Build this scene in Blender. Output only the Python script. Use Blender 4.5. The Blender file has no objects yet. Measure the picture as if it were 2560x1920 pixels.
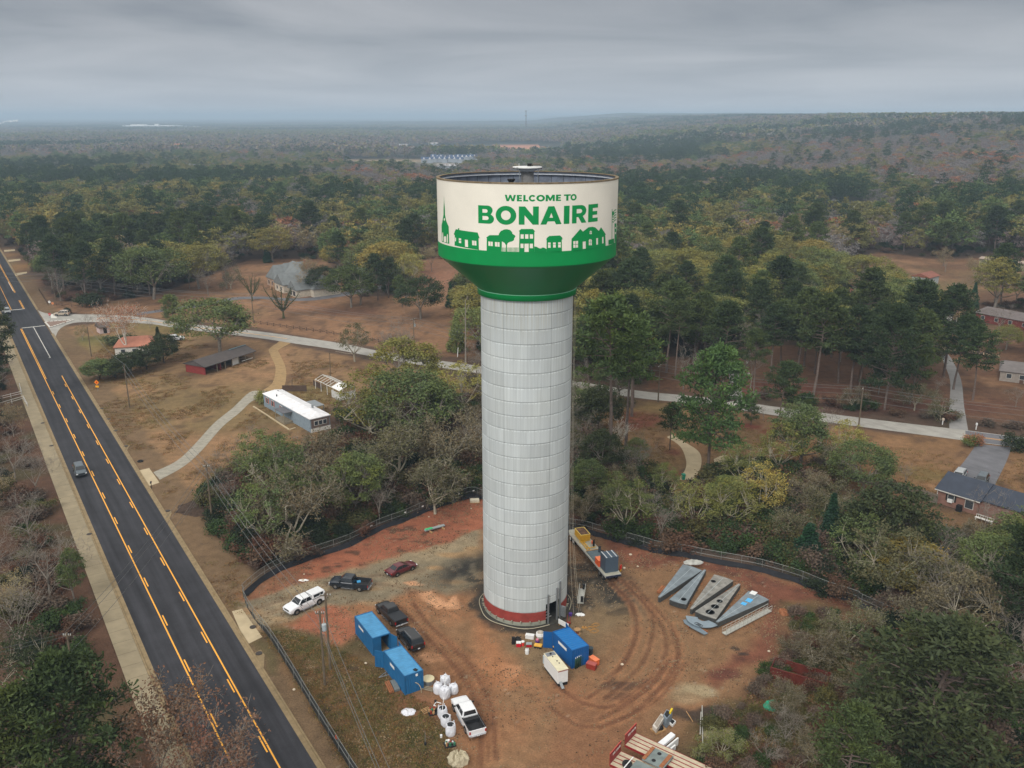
import bpy,bmesh,math,random
import numpy as np
from mathutils import Vector,Matrix
from mathutils.geometry import tessellate_polygon
FOC=2208.0
PITCH=math.atan(669/FOC)
CAMH=65.1
sc=bpy.context.scene
cam_data=bpy.data.cameras.new("camera")
cam=bpy.data.objects.new("camera",cam_data)
sc.collection.objects.link(cam)
cam.location=(0,0,CAMH)
cam.rotation_euler=(math.pi/2-PITCH,0,0)
cam_data.sensor_width=36
cam_data.lens=36*FOC/2560
cam_data.clip_start=1
cam_data.clip_end=60000
sc.camera=cam
SUN_EL,SUN_AZ=math.radians(38),math.radians(205)
world=bpy.data.worlds.new("World")
sc.world=world
world.use_nodes=True
wn=world.node_tree
wn.nodes.clear()
def wnode(t,**k):
 n=wn.nodes.new(t)
 for a,b in k.items():
  setattr(n,a,b)
 return n
def wmath(op,a,b=None,clamp=False):
 n=wnode('ShaderNodeMath',operation=op,use_clamp=clamp)
 for i,v in enumerate((a,b)):
  if v is None:continue
  if isinstance(v,(int,float)):n.inputs[i].default_value=v
  else:wn.links.new(v,n.inputs[i])
 return n.outputs[0]
w_out=wnode('ShaderNodeOutputWorld')
w_sky=wnode('ShaderNodeTexSky',sky_type='NISHITA',sun_disc=False,sun_elevation=SUN_EL,sun_rotation=SUN_AZ)
w_bg1=wnode('ShaderNodeBackground');w_bg1.inputs[1].default_value=0.08
wn.links.new(w_sky.outputs[0],w_bg1.inputs[0])
w_tc=wnode('ShaderNodeTexCoord')
w_sep=wnode('ShaderNodeSeparateXYZ');wn.links.new(w_tc.outputs['Generated'],w_sep.inputs[0])
dx,dy,dz=w_sep.outputs
up=wmath('MAXIMUM',dz,0.0)
den=wmath('ADD',up,0.07)
cu,cv=wmath('DIVIDE',dx,den),wmath('DIVIDE',dy,den)
w_cmb=wnode('ShaderNodeCombineXYZ')
wn.links.new(wmath('MULTIPLY',cu,0.9),w_cmb.inputs[0]);wn.links.new(wmath('MULTIPLY',cv,0.85),w_cmb.inputs[1])
w_n=wnode('ShaderNodeTexNoise');w_n.inputs['Scale'].default_value=0.42;w_n.inputs['Detail'].default_value=6
w_n.inputs['Roughness'].default_value=0.5
w_n.inputs["Distortion"].default_value=0.6
wn.links.new(w_cmb.outputs[0],w_n.inputs['Vector'])
w_r=wnode('ShaderNodeValToRGB')
w_r.color_ramp.elements[0].position=0.30;w_r.color_ramp.elements[0].color=(0.225,0.252,0.295,1)
w_r.color_ramp.elements[1].position=0.72;w_r.color_ramp.elements[1].color=(0.52,0.53,0.56,1)
wn.links.new(w_n.outputs[0],w_r.inputs[0])
w_hz=wnode('ShaderNodeMixRGB');w_hz.inputs[2].default_value=(0.55,0.61,0.69,1)
hz=wmath('POWER',wmath('SUBTRACT',1.0,wmath('MULTIPLY',up,8.0),True),1.6,True)
wn.links.new(wmath('MULTIPLY',hz,0.85),w_hz.inputs[0]);wn.links.new(w_r.outputs[0],w_hz.inputs[1])
w_bg2=wnode('ShaderNodeBackground')
w_zn=wnode('ShaderNodeMixRGB');w_zn.inputs[2].default_value=(0.56,0.545,0.52,1)
wn.links.new(wmath('MULTIPLY',wmath('SUBTRACT',up,0.15),4.0,True),w_zn.inputs[0]);wn.links.new(w_hz.outputs[0],w_zn.inputs[1])
wn.links.new(w_zn.outputs[0],w_bg2.inputs[0])
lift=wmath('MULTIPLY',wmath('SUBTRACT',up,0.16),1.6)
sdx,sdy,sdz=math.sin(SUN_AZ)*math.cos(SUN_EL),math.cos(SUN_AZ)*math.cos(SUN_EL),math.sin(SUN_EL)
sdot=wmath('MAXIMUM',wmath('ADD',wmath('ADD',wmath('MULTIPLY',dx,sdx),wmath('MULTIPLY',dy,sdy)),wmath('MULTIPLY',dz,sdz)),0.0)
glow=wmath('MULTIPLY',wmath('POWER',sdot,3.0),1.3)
wn.links.new(wmath('ADD',wmath('ADD',0.92,wmath('MAXIMUM',lift,0.0)),glow),w_bg2.inputs[1])  # out-of-view sky raised overhead and around the sun, added to brighten the tower
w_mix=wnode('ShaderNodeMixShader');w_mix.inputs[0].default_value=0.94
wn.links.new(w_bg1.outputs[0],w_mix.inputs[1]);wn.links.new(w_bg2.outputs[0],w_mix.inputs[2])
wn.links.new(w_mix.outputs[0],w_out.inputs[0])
sun_data=bpy.data.lights.new("sun",'SUN')
sun_data.energy=1.5;sun_data.angle=math.radians(14);sun_data.color=(1.0,0.96,0.90)
sun=bpy.data.objects.new("sun",sun_data);sc.collection.objects.link(sun)
sd=Vector((math.sin(SUN_AZ)*math.cos(SUN_EL),math.cos(SUN_AZ)*math.cos(SUN_EL),math.sin(SUN_EL)))
sun.rotation_euler=(-sd).to_track_quat('-Z','Y').to_euler()
sc.view_settings.view_transform='Standard'
sc.view_settings.look='None'
sc.view_settings.exposure=0.06
sc.view_settings.gamma=1.0
sc.cycles.volume_bounces=0
sc.cycles.max_bounces=5
sc.cycles.diffuse_bounces=2
sc.cycles.glossy_bounces=2
sc.cycles.transmission_bounces=2
VIEWS=dict(ov=(0,0,.8641),M=(1060,380,4.148),L1=(0,560,3.456),L2=(560,560,3.456),L3=(0,1000,3.456),L4=(0,1440,3.456),S1=(580,1360,2.9625),S2=(1180,1280,3.771),S3=(1500,1300,2.6766),R1=(1960,1000,1.8033),R2=(1420,660,3.0724),R3=(1980,560,2.8603),F1=(0,240,2.572),F2=(860,240,2.572),F3=(1700,240,2.572),T1=(1500,1700,7.373),T2=(700,1380,5.821),T3=(920,1640,5.925),T4=(1620,1370,6.506),T5=(1400,1290,9.218),T6=(1260,1540,8.508),H1=(600,880,6.144),H2=(560,1180,5.185),H3=(880,1200,6.379),H4=(2280,1080,5.925),H5=(0,600,5.531),H6=(2100,700,4.809),H7=(1640,470,3.3515),px=(0,0,1))
CP,SP=math.cos(PITCH),math.sin(PITCH)
def W(view,x,y,z=0.0):
 o=VIEWS[view]
 u=(o[0]+x/o[2]-1280)/FOC;v=(o[1]+y/o[2]-960)/FOC
 t=(CAMH-z)/(SP+v*CP)
 return(u*t,(CP-v*SP)*t)
def height_at(view,x,y,X,Y):
 """height of the point above ground (X, Y) seen at that row of the view"""
 o=VIEWS[view];v=(o[1]+y/o[2]-960)/FOC
 return CAMH-Y*(SP+v*CP)/(CP-v*SP)
def ss(a,b,x):
 t=np.clip((np.asarray(x,float)-a)/(b-a),0,1)
 return t*t*(3-2*t)
def TH(x,y):
 """terrain height: level round the tower, a long hill rising far off on the right"""
 x=np.asarray(x,float);y=np.asarray(y,float)
 h=46*ss(250,1050,x)*ss(430,1400,y)
 h=h+8*ss(160,420,x)*ss(260,600,y)
 return h-10*ss(500,1500,y)*(1-ss(0,500,x))
def th(x,y):return float(TH(x,y))
_rs=np.random.RandomState(7);_lat=_rs.rand(512,512)
def vnoise(x,y,s):
 x=np.asarray(x,float)/s+57.3;y=np.asarray(y,float)/s+91.7
 xi=np.floor(x).astype(int);yi=np.floor(y).astype(int);fx=x-xi;fy=y-yi
 fx=fx*fx*(3-2*fx);fy=fy*fy*(3-2*fy)
 a=_lat[xi&511,yi&511];b=_lat[(xi+1)&511,yi&511]
 c=_lat[xi&511,(yi+1)&511];d=_lat[(xi+1)&511,(yi+1)&511]
 return(a*(1-fx)+b*fx)*(1-fy)+(c*(1-fx)+d*fx)*fy
def fbm(x,y,s,o=4):
 v=0;a=1;t=0
 for i in range(o):
  v=v+a*vnoise(x+i*13.7*s,y-i*7.1*s,s/2**i);t+=a;a*=.55
 return v/t
def inpoly(x,y,poly):
 x=np.asarray(x,float);y=np.asarray(y,float);r=np.zeros(x.shape,bool);n=len(poly)
 for i in range(n):
  x0,y0=poly[i];x1,y1=poly[(i+1)%n]
  c=(y0>y)!=(y1>y)
  with np.errstate(divide='ignore',invalid='ignore'):
   r^=c&(x<(x1-x0)*(y-y0)/(y1-y0+1e-12)+x0)
 return r
def polydist(x,y,line):
 d=np.full(np.shape(x),1e9)
 for(x0,y0),(x1,y1)in zip(line[:-1],line[1:]):
  ex,ey=x1-x0,y1-y0;L=ex*ex+ey*ey+1e-9
  t=np.clip(((x-x0)*ex+(y-y0)*ey)/L,0,1)
  d=np.minimum(d,np.hypot(x-x0-t*ex,y-y0-t*ey))
 return d
MATS={}
def mat(name,col,rough=.7,metal=0.0,spec=.35,var=0.12,scale=3.0,bump=0.0,objcol=False,coat=0.0,coords='Object',emis=None):
 """procedural material: base colour broken up by two noises, optional bump"""
 if name in MATS:return MATS[name]
 m=bpy.data.materials.new(name);MATS[name]=m;m.use_nodes=True
 nt=m.node_tree;b=nt.nodes['Principled BSDF']
 b.inputs['Roughness'].default_value=rough;b.inputs['Metallic'].default_value=metal
 b.inputs['Specular IOR Level'].default_value=spec;b.inputs['Coat Weight'].default_value=coat
 tc=nt.nodes.new('ShaderNodeTexCoord');n=nt.nodes.new('ShaderNodeTexNoise')
 n.inputs['Scale'].default_value=scale;n.inputs['Detail'].default_value=4;n.inputs['Roughness'].default_value=.6
 nt.links.new(tc.outputs[coords],n.inputs['Vector'])
 mr=nt.nodes.new('ShaderNodeMapRange');mr.inputs['From Min'].default_value=.3;mr.inputs['From Max'].default_value=.7
 mr.inputs['To Min'].default_value=1-var;mr.inputs['To Max'].default_value=1+var
 nt.links.new(n.outputs[0],mr.inputs[0])
 mx=nt.nodes.new('ShaderNodeVectorMath');mx.operation='SCALE'
 if objcol:
  oi=nt.nodes.new('ShaderNodeObjectInfo');nt.links.new(oi.outputs['Color'],mx.inputs[0])
 else:mx.inputs[0].default_value=col[:3]
 nt.links.new(mr.outputs[0],mx.inputs['Scale']);nt.links.new(mx.outputs[0],b.inputs['Base Color'])
 if bump:
  bp=nt.nodes.new('ShaderNodeBump');bp.inputs['Strength'].default_value=bump;bp.inputs['Distance'].default_value=.05
  nt.links.new(n.outputs[0],bp.inputs['Height']);nt.links.new(bp.outputs[0],b.inputs['Normal'])
 if emis:
  b.inputs['Emission Color'].default_value=(*emis[:3],1);b.inputs['Emission Strength'].default_value=emis[3]
 return m
def attr_mat(name,rough=.9,var=.25,scale=1.5,var2=.15,scale2=12.,bump=.4,attr='Col',spec=.2):
 """material coloured by a colour attribute, broken up by two scales of noise"""
 m=bpy.data.materials.new(name);MATS[name]=m;m.use_nodes=True
 nt=m.node_tree;b=nt.nodes['Principled BSDF'];b.inputs['Roughness'].default_value=rough
 b.inputs['Specular IOR Level'].default_value=spec
 a=nt.nodes.new('ShaderNodeVertexColor');a.layer_name=attr
 tc=nt.nodes.new('ShaderNodeTexCoord');prev=a.outputs['Color']
 for s,v in((scale,var),(scale2,var2)):
  n=nt.nodes.new('ShaderNodeTexNoise');n.inputs['Scale'].default_value=s;n.inputs['Detail'].default_value=5
  n.inputs['Roughness'].default_value=.65
  nt.links.new(tc.outputs['Object'],n.inputs['Vector'])
  mr=nt.nodes.new('ShaderNodeMapRange');mr.inputs['From Min'].default_value=.3;mr.inputs['From Max'].default_value=.7
  mr.inputs['To Min'].default_value=1-v;mr.inputs['To Max'].default_value=1+v
  nt.links.new(n.outputs[0],mr.inputs[0])
  mx=nt.nodes.new('ShaderNodeVectorMath');mx.operation='SCALE'
  nt.links.new(prev,mx.inputs[0]);nt.links.new(mr.outputs[0],mx.inputs['Scale']);prev=mx.outputs[0]
 nt.links.new(prev,b.inputs['Base Color'])
 if bump:
  bp=nt.nodes.new('ShaderNodeBump');bp.inputs['Strength'].default_value=bump;bp.inputs['Distance'].default_value=.08
  nt.links.new(n.outputs[0],bp.inputs['Height']);nt.links.new(bp.outputs[0],b.inputs['Normal'])
 return m
COL=sc.collection
def empty(name,loc=(0,0,0),rz=0.0):
 o=bpy.data.objects.new(name,None);COL.objects.link(o);o.empty_display_size=.5
 o.location=loc;o.rotation_euler=(0,0,rz);return o
def tag(o,label=None,cat=None,group=None,kind=None):
 if label:o['label']=label
 if cat:o['category']=cat
 if group:o['group']=group
 if kind:o['kind']=kind
 return o
def thing(name,label,cat,loc=(0,0,0),rz=0.0,group=None):
 if len(loc)==2:loc=(loc[0],loc[1],th(*loc))
 return tag(empty(name,loc,rz),label,cat,group)
def np_mesh(name,v,f,mats=(),mi=None,smooth=False,cols=None):
 """mesh from numpy arrays; f is (n,3) or (n,4) ints or a list of such arrays"""
 fs=[np.asarray(a,np.int32)for a in(f if isinstance(f,list)else[f])if len(a)]
 me=bpy.data.meshes.new(name);v=np.asarray(v,np.float32)
 me.vertices.add(len(v));me.vertices.foreach_set('co',v.ravel())
 loops=np.concatenate([a.ravel()for a in fs]);tot=np.concatenate([np.full(len(a),a.shape[1],np.int32)for a in fs])
 st=np.concatenate([[0],np.cumsum(tot)[:-1]]).astype(np.int32)
 me.loops.add(len(loops));me.loops.foreach_set('vertex_index',loops)
 me.polygons.add(len(tot));me.polygons.foreach_set('loop_start',st);me.polygons.foreach_set('loop_total',tot)
 for m in mats:me.materials.append(m)
 if mi is not None:me.polygons.foreach_set('material_index',np.asarray(mi,np.int32))
 me.polygons.foreach_set('use_smooth',np.full(len(tot),smooth))
 if cols is not None:
  ca=me.color_attributes.new('Col','FLOAT_COLOR','POINT')
  c4=np.ones((len(v),4),np.float32);c4[:,:3]=cols;ca.data.foreach_set('color',c4.ravel())
 me.update(calc_edges=True);return me
def link(name,me,parent=None,loc=None,rz=0):
 o=bpy.data.objects.new(name,me);COL.objects.link(o)
 if parent:o.parent=parent
 if loc:o.location=loc
 if rz:o.rotation_euler=(0,0,rz)
 return o
def tubes(p0,p1,r0,r1,n=5):
 """tapered prisms from p0 to p1, vectorised"""
 p0,p1=np.asarray(p0,float).reshape(-1,3),np.asarray(p1,float).reshape(-1,3);k=len(p0)
 r0=np.broadcast_to(r0,k);r1=np.broadcast_to(r1,k)
 d=p1-p0;d/=np.linalg.norm(d,axis=1)[:,None]+1e-9
 a=np.where(np.abs(d[:,2:3])>.9,[[1.,0,0]],[[0,0,1.]])
 u=np.cross(d,a);u/=np.linalg.norm(u,axis=1)[:,None];w=np.cross(d,u)
 t=np.arange(n)*2*math.pi/n;c,s=np.cos(t),np.sin(t)
 ring=u[:,None]*c[None,:,None]+w[:,None]*s[None,:,None]
 v=np.concatenate([p0[:,None]+ring*r0[:,None,None],p1[:,None]+ring*r1[:,None,None]],1).reshape(-1,3)
 i=np.arange(n);q=np.stack([i,(i+1)%n,(i+1)%n+n,i+n],1)
 f=(np.arange(k)[:,None,None]*2*n+q[None]).reshape(-1,4)
 return v,f
class MB:
 """collects shapes and links them as one mesh object"""
 def __init__(s):s.v=[];s.f=[];s.m=[];s.n=0
 def add(s,v,f,m=0):
  s.v+=[tuple(p)for p in v];s.f+=[tuple(int(i)+s.n for i in q)for q in f];s.m+=[m]*len(f);s.n+=len(v);return s
 def box(s,c,d,m=0,rz=0,tilt=None):
  x,y,z=d[0]/2,d[1]/2,d[2]/2
  M=Matrix.Translation(c)@Matrix.Rotation(rz,4,'Z')
  if tilt:M=M@Matrix.Rotation(tilt[0],4,tilt[1])
  v=[M@Vector(p)for p in((-x,-y,-z),(x,-y,-z),(x,y,-z),(-x,y,-z),(-x,-y,z),(x,-y,z),(x,y,z),(-x,y,z))]
  return s.add(v,[(0,3,2,1),(4,5,6,7),(0,1,5,4),(1,2,6,5),(2,3,7,6),(3,0,4,7)],m)
 def bb(s,x0,x1,y0,y1,z0,z1,m=0):return s.box(((x0+x1)/2,(y0+y1)/2,(z0+z1)/2),(x1-x0,y1-y0,z1-z0),m)
 def tube(s,p0,p1,r,r2=None,n=6,m=0,cap=True):
  v,f=tubes([p0],[p1],r,r if r2 is None else r2,n);f=[tuple(q)for q in f]
  if cap:f+=[tuple(range(n-1,-1,-1)),tuple(range(n,2*n))]
  return s.add(v,f,m)
 def path(s,pts,r,n=5,m=0):
  for a,b in zip(pts[:-1],pts[1:]):s.tube(a,b,r,n=n,m=m)
  return s
 def prism(s,poly,z0,z1,m=0):
  n=len(poly);v=[(x,y,z0)for x,y in poly]+[(x,y,z1)for x,y in poly]
  f=[tuple(range(n-1,-1,-1)),tuple(range(n,2*n))]+[(i,(i+1)%n,(i+1)%n+n,i+n)for i in range(n)]
  return s.add(v,f,m)
 def lathe(s,prof,n=16,c=(0,0,0),m=0,cap=True):
  v=[];f=[]
  for r,z in prof:
   for i in range(n):
    a=2*math.pi*i/n;v.append((c[0]+r*math.cos(a),c[1]+r*math.sin(a),c[2]+z))
  for k in range(len(prof)-1):
   for i in range(n):
    j=(i+1)%n;f.append((k*n+i,k*n+j,(k+1)*n+j,(k+1)*n+i))
  if cap:f+=[tuple(range(n-1,-1,-1)),tuple(range((len(prof)-1)*n,len(prof)*n))]
  return s.add(v,f,m)
 def quad(s,a,b,c,d,m=0):return s.add([a,b,c,d],[(0,1,2,3)],m)
 def loft(s,rings,m=0,cap=True):
  n=len(rings[0]);v=[p for r in rings for p in r];f=[]
  for k in range(len(rings)-1):
   for i in range(n):
    j=(i+1)%n;f.append((k*n+i,k*n+j,(k+1)*n+j,(k+1)*n+i))
  if cap:f+=[tuple(range(n-1,-1,-1)),tuple(range((len(rings)-1)*n,len(rings)*n))]
  return s.add(v,f,m)
 def build(s,name,mats,parent=None,smooth=False,loc=None,rz=0,bevel=0):
  me=bpy.data.meshes.new(name);me.from_pydata([tuple(p)for p in s.v],[],s.f)
  for m in(mats if isinstance(mats,(list,tuple))else[mats]):me.materials.append(m)
  me.polygons.foreach_set('material_index',s.m)
  bm=bmesh.new();bm.from_mesh(me);bmesh.ops.recalc_face_normals(bm,faces=bm.faces)
  if bevel:bmesh.ops.bevel(bm,geom=bm.edges[:],offset=bevel,segments=1,affect='EDGES')
  bm.to_mesh(me);bm.free()
  if smooth:me.polygons.foreach_set('use_smooth',[True]*len(me.polygons))
  return link(name,me,parent,loc,rz)
def copy_tree(o,parent=None):
 c=o.copy();COL.objects.link(c);c.parent=parent
 for ch in list(o.children):copy_tree(ch,c)
 return c
def ang(a,b):return math.atan2(b[1]-a[1],b[0]-a[0])
def mid(a,b,t=.5):return(a[0]+(b[0]-a[0])*t,a[1]+(b[1]-a[1])*t)
#  GROUND
def C(r,g,b):
 f=lambda c:(c/255/12.92)if c/255<.04045 else((c/255+.055)/1.055)**2.4
 return np.array([f(r),f(g),f(b)])
def steps(*segs):
 """grid lines: (start, stop, step) runs joined, then growing steps on both sides"""
 a=[]
 for s0,s1,d in segs:a+=list(np.arange(s0,s1,d))
 a.append(segs[-1][1]);return a
def grow(a,lo,hi,g=1.09):
 d=a[1]-a[0];x=a[0];L=[]
 while x>lo:d*=g;x-=d;L.append(x)
 d=a[-1]-a[-2];x=a[-1];R=[]
 while x<hi:d*=g;x+=d;R.append(x)
 return np.array(L[::-1]+a+R)
gx=grow(steps((-170,-62,1.0),(-62,64,.34),(64,170,1.0)),-16000,16000)
gy=grow(steps((68,152,.34),(152,262,.7),(262,460,1.6)),-60,45000)
GX,GY=np.meshgrid(gx,gy)
VX,VY=GX.ravel(),GY.ravel()
def wp(view,pts,z=0):return[W(view,x,y,z)for x,y in pts]
def mixc(col,c,w):return col*(1-w[:,None])+np.asarray(c)[None]*w[:,None]
n_big=fbm(VX,VY,45,3);n_mid=fbm(VX,VY,9,4);n_sm=fbm(VX,VY,1.8,3);n_x=vnoise(VX,VY,.7)
JX=VX+(fbm(VX,VY,5,3)-.5)*3.4;JY=VY+(fbm(VX+300,VY,5,3)-.5)*3.4
def zone(poly,soft=0.9):
 """0..1 mask of a polygon, feathered at its edge"""
 xs=[p[0]for p in poly];ys=[p[1]for p in poly]
 near=(JX>min(xs)-4)&(JX<max(xs)+4)&(JY>min(ys)-4)&(JY<max(ys)+4)
 w=np.zeros(len(VX));i=np.where(near)[0]
 if len(i):
  ins=inpoly(JX[i],JY[i],poly);d=polydist(JX[i],JY[i],list(poly)+[poly[0]])
  w[i]=np.clip(.5+np.where(ins,d,-d)/soft,0,1)
 return w
grass_dry=C(134,104,66);litter=C(92,70,54);clay=C(158,88,54);gravel=C(158,138,102);dirt=C(146,106,66)
col=np.repeat(litter[None],len(VX),0)
col=mixc(col,C(118,84,58),np.clip((n_big-.45)*4,0,1)*.7)
col=mixc(col,C(70,62,42),np.clip((n_mid-.5)*4,0,1)*.6)
YARD_L=wp('ov',[(112,715),(150,705),(250,695),(400,712),(560,735),(760,772),(985,815),(1035,850),(1035,900),(880,855),(720,850),(700,905),(690,950),(610,985),(530,1010),(470,1040),(430,1080),(430,1110),(470,1150),(520,1215),(545,1270),(520,1330),(460,1290),(330,1075),(200,850),(130,745)])
ESTATE=wp('ov',[(60,600),(110,650),(200,655),(330,640),(440,600),(540,560),(700,560),(780,640),(900,640),(880,590),(890,560),(1010,560),(1030,640),(1035,775),(960,770),(900,762),(700,735),(540,705),(300,685),(110,672),(70,640)])
ROADSIDE=wp('ov',[(-80,490),(0,505),(50,600),(110,672),(112,715),(60,640),(-20,540)])
YARD_R=wp('ov',[(1240,905),(1400,872),(1560,885),(1780,915),(1960,940),(2240,965),(2300,1060),(2240,1110),(2000,1085),(1820,1050),(1780,1010),(1620,1000),(1560,1010),(1500,1120),(1440,1100),(1400,1010),(1290,1010),(1240,970)])
ACROSS_R=wp('ov',[(1390,800),(1440,770),(1560,780),(1640,750),(1800,740),(1900,790),(2020,790),(2040,740),(2100,700),(2240,700),(2300,930),(1990,890),(1600,855),(1400,840)])
FAR_R=wp('ov',[(1800,600),(1830,560),(1900,545),(2000,560),(2120,560),(2260,570),(2290,640),(2160,660),(2060,640),(2000,700),(1940,660),(1840,620)])
BACKYARD_R=wp('ov',[(1800,1060),(2030,1100),(2250,1130),(2250,1210),(2060,1160),(1990,1130),(1860,1110),(1780,1150),(1760,1080)])
for poly,c in((YARD_L,C(146,110,68)),(ESTATE,C(142,101,64)),(ROADSIDE,C(128,96,62)),(YARD_R,C(138,100,58)),(ACROSS_R,C(112,76,50)),(FAR_R,C(122,86,54)),(BACKYARD_R,C(118,88,54))):
 w=zone(poly,2.5);col=mixc(col,c,w)
 col=mixc(col,C(108,78,52),w*np.clip((n_mid-.52)*5,0,1)*.75)
 col=mixc(col,C(122,106,58),w*np.clip((n_big-.5)*5,0,1)*.55)
 col=mixc(col,C(84,62,44),w*np.clip((fbm(VX,VY*.6,2.6,3)-.6)*8,0,1)*.55)
 col=mixc(col,C(170,124,78),w*np.clip((.4-n_mid)*6,0,1)*.5)
def blob(view,x,y,r,c,a=.8,ry=None,soft=.5):
 global col
 X,Y=W(view,x,y);ry=ry or r
 d=np.sqrt(((JX-X)/r)**2+((JY-Y)/ry)**2)+(n_sm-.5)*.5
 col=mixc(col,c,np.clip((1-d)/soft,0,1)*a)
green=C(86,92,42);red_mulch=C(128,62,42)
for a in(('L1',780,1010,14,C(104,104,48),.85,9),('L1',1450,900,12,C(132,112,50),.7,10),('L1',1150,870,14,C(120,108,52),.6,8),('L1',900,1060,16,C(140,118,56),.6,9),('L1',160,380,9,C(150,108,50),.8,20),('L1',110,270,6,C(150,108,56),.7,12),('H1',1150,640,9,C(124,110,56),.8,8),('H1',1100,700,12,C(132,104,60),.5,10),('R2',470,1480,3.0,red_mulch,.9),('R2',1610,1300,3.6,red_mulch,.9),('R2',1400,1245,3.2,red_mulch,.9),('R2',780,1440,2.6,red_mulch,.9),('R2',720,1620,6,red_mulch,.85,3),('R2',520,1200,7,red_mulch,.8,8),('R2',1600,960,22,C(112,62,42),.8,9),('R3',900,1300,30,C(104,62,44),.7,9),('R2',430,1480,14,C(116,96,48),.5,9),('R2',600,1100,8,C(130,106,52),.5,6),('H4',200,640,6,C(118,98,46),.8,5),('H6',1450,620,8,C(92,100,50),.9,7),('H6',1400,700,9,C(150,112,66),.8,5),('L2',515,815,1.8,C(82,50,40),.9),('L2',1100,760,14,C(96,58,40),.6,10),('L2',1750,480,22,C(164,110,78),.8,30),('L2',1950,300,40,C(160,108,76),.7,60),('L2',700,720,14,C(150,100,66),.4,8),('L1',700,600,20,C(104,66,48),.7,10),('L1',280,520,10,C(116,78,54),.7,24),('H7',1580,740,22,C(128,90,52),.9,30),('H7',1720,250,40,C(118,74,52),.8,50),('R3',380,330,14,C(134,96,54),.9,22),('R3',1400,520,22,C(120,82,54),.8,16)):
 blob(a[0],a[1],a[2],a[3],a[4],a[5],a[6]if len(a)>6 else None)
RD=Vector((-1486*CP/FOC,1.0)).normalized()
RN=Vector((RD.y,-RD.x))
_l=[Vector(W('px',95.5,1000)),Vector(W('px',492,1920))];_r=[Vector(W('px',227,1000)),Vector(W('px',796,1920))]
RO=(_l[0]+_r[0])/2;RO=RO-RD*(RO.dot(RD))
off=lambda p:(Vector(p)-RO).dot(RN)
RL=sum(off(p)for p in _l)/2;RR=sum(off(p)for p in _r)/2
SR=(VX-RO.x)*RN.x+(VY-RO.y)*RN.y
SL=(VX-RO.x)*RD.x+(VY-RO.y)*RD.y
w=np.clip((8.2+(n_mid-.5)*3-np.abs(SR-4))/1.0,0,1)*(SL<430)
col=mixc(col,C(122,96,64),w*(SR>0)*.9)
w=np.clip((-SR-RR-1)/2,0,1)*np.clip((26+SR)/8,0,1)*(SL<300)
col=mixc(col,C(98,66,44),w*.8);col=mixc(col,C(76,70,38),w*np.clip((n_mid-.52)*5,0,1)*.8)
FENCE_L=wp('S1',[(960,1800),(865,1659),(600,1230),(440,960),(290,720),(215,625)])+wp('S1',[(130,520),(90,400),(95,372),(260,240),(480,140),(860,10)])+wp('H3',[(400,800),(830,640),(1100,520),(1390,410),(1660,330),(1920,262),(2070,310)])
FENCE_R=wp('T5',[(-60,250),(540,345),(840,432),(1090,500),(1320,570),(1600,640),(2028,760)])+wp('S3',[(380,212),(560,238),(700,268),(1000,322),(1130,352),(1330,412),(1500,482),(1713,552)])+wp('R1',[(340,925),(470,985),(620,1060)])
SITE=FENCE_L+FENCE_R+wp('R1',[(620,1500),(640,1900)])+wp('px',[(2300,2100),(1100,2200)])
w_site=zone(SITE,.6)
col=mixc(col,dirt,w_site)
col=mixc(col,C(128,92,56),w_site*np.clip((n_big-.42)*4,0,1)*.7)
col=mixc(col,C(166,104,56),w_site*np.clip((n_mid-.52)*5,0,1)*.5)
w=zone(wp('S2',[(900,480),(1240,600),(1480,700),(1550,1000),(1300,1250),(900,1600),(500,1600),(300,1300),(420,1080),(850,1000)]),4)*w_site
col=mixc(col,C(134,110,74),w*.85)
w=zone(wp('S1',[(60,430),(280,368),(560,272),(760,205),(1060,150),(1300,60)])+wp('H3',[(1100,1110),(1380,1030),(1800,870),(2100,790),(2100,1659),(1500,1800)])+wp('S1',[(1500,330),(1350,330),(1150,420),(900,432),(720,442),(560,522),(370,612),(215,650),(60,560)]),1.6)
col=mixc(col,gravel,w);col=mixc(col,C(112,104,84),w*np.clip((n_mid-.5)*6,0,1)*.6)
col=mixc(col,C(176,134,80),w*np.clip((vnoise(VX+VY*.5,VY*2.2,4.5)-.72)*8,0,1)*.7)
w_c=zone(wp('S1',[(200,300),(260,240),(480,140),(860,10)])+wp('H3',[(400,800),(830,640),(1100,520),(1390,410),(1660,330),(1920,262),(2200,330),(2200,760),(1800,870),(1380,1030),(1100,1110),(720,1210),(360,1330),(0,1400)])+wp('S1',[(760,205),(560,272),(280,368),(120,410)]),1.0)
w_c2=zone(wp('S1',[(450,640),(560,530),(740,440),(900,470),(945,640),(820,690),(800,770),(680,785),(600,700)]),1.2)
for w in(w_c,w_c2):
 col=mixc(col,clay,w);col=mixc(col,C(174,100,60),w*np.clip((n_mid-.5)*5,0,1)*.7)
 tuft=np.clip((fbm(VX+VY*.3,VY*1.6,1.7,2)-.63)*10,0,1)*np.clip((fbm(VX,VY,7,2)-.36)*5,0,1)
 col=mixc(col,C(88,62,44),w*tuft*.85)
w=zone(wp('S1',[(100,420),(95,370),(260,240),(420,170),(520,260),(400,320),(200,400)]),2.0)
col=mixc(col,C(134,92,58),w*.7)
w_rb=zone(wp('S3',[(20,105),(380,225),(560,240),(1130,360),(1500,490),(1713,560),(1713,640),(1330,560),(1200,610),(1280,760),(1180,900),(900,1010),(760,1100),(700,1050),(900,900),(1100,760),(1130,640),(1000,470),(800,370),(560,280),(300,330),(120,280),(40,160)]),2.0)
col=mixc(col,C(128,74,48),w_rb);col=mixc(col,C(92,56,42),w_rb*np.clip((n_sm-.5)*6,0,1)*.7)
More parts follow.
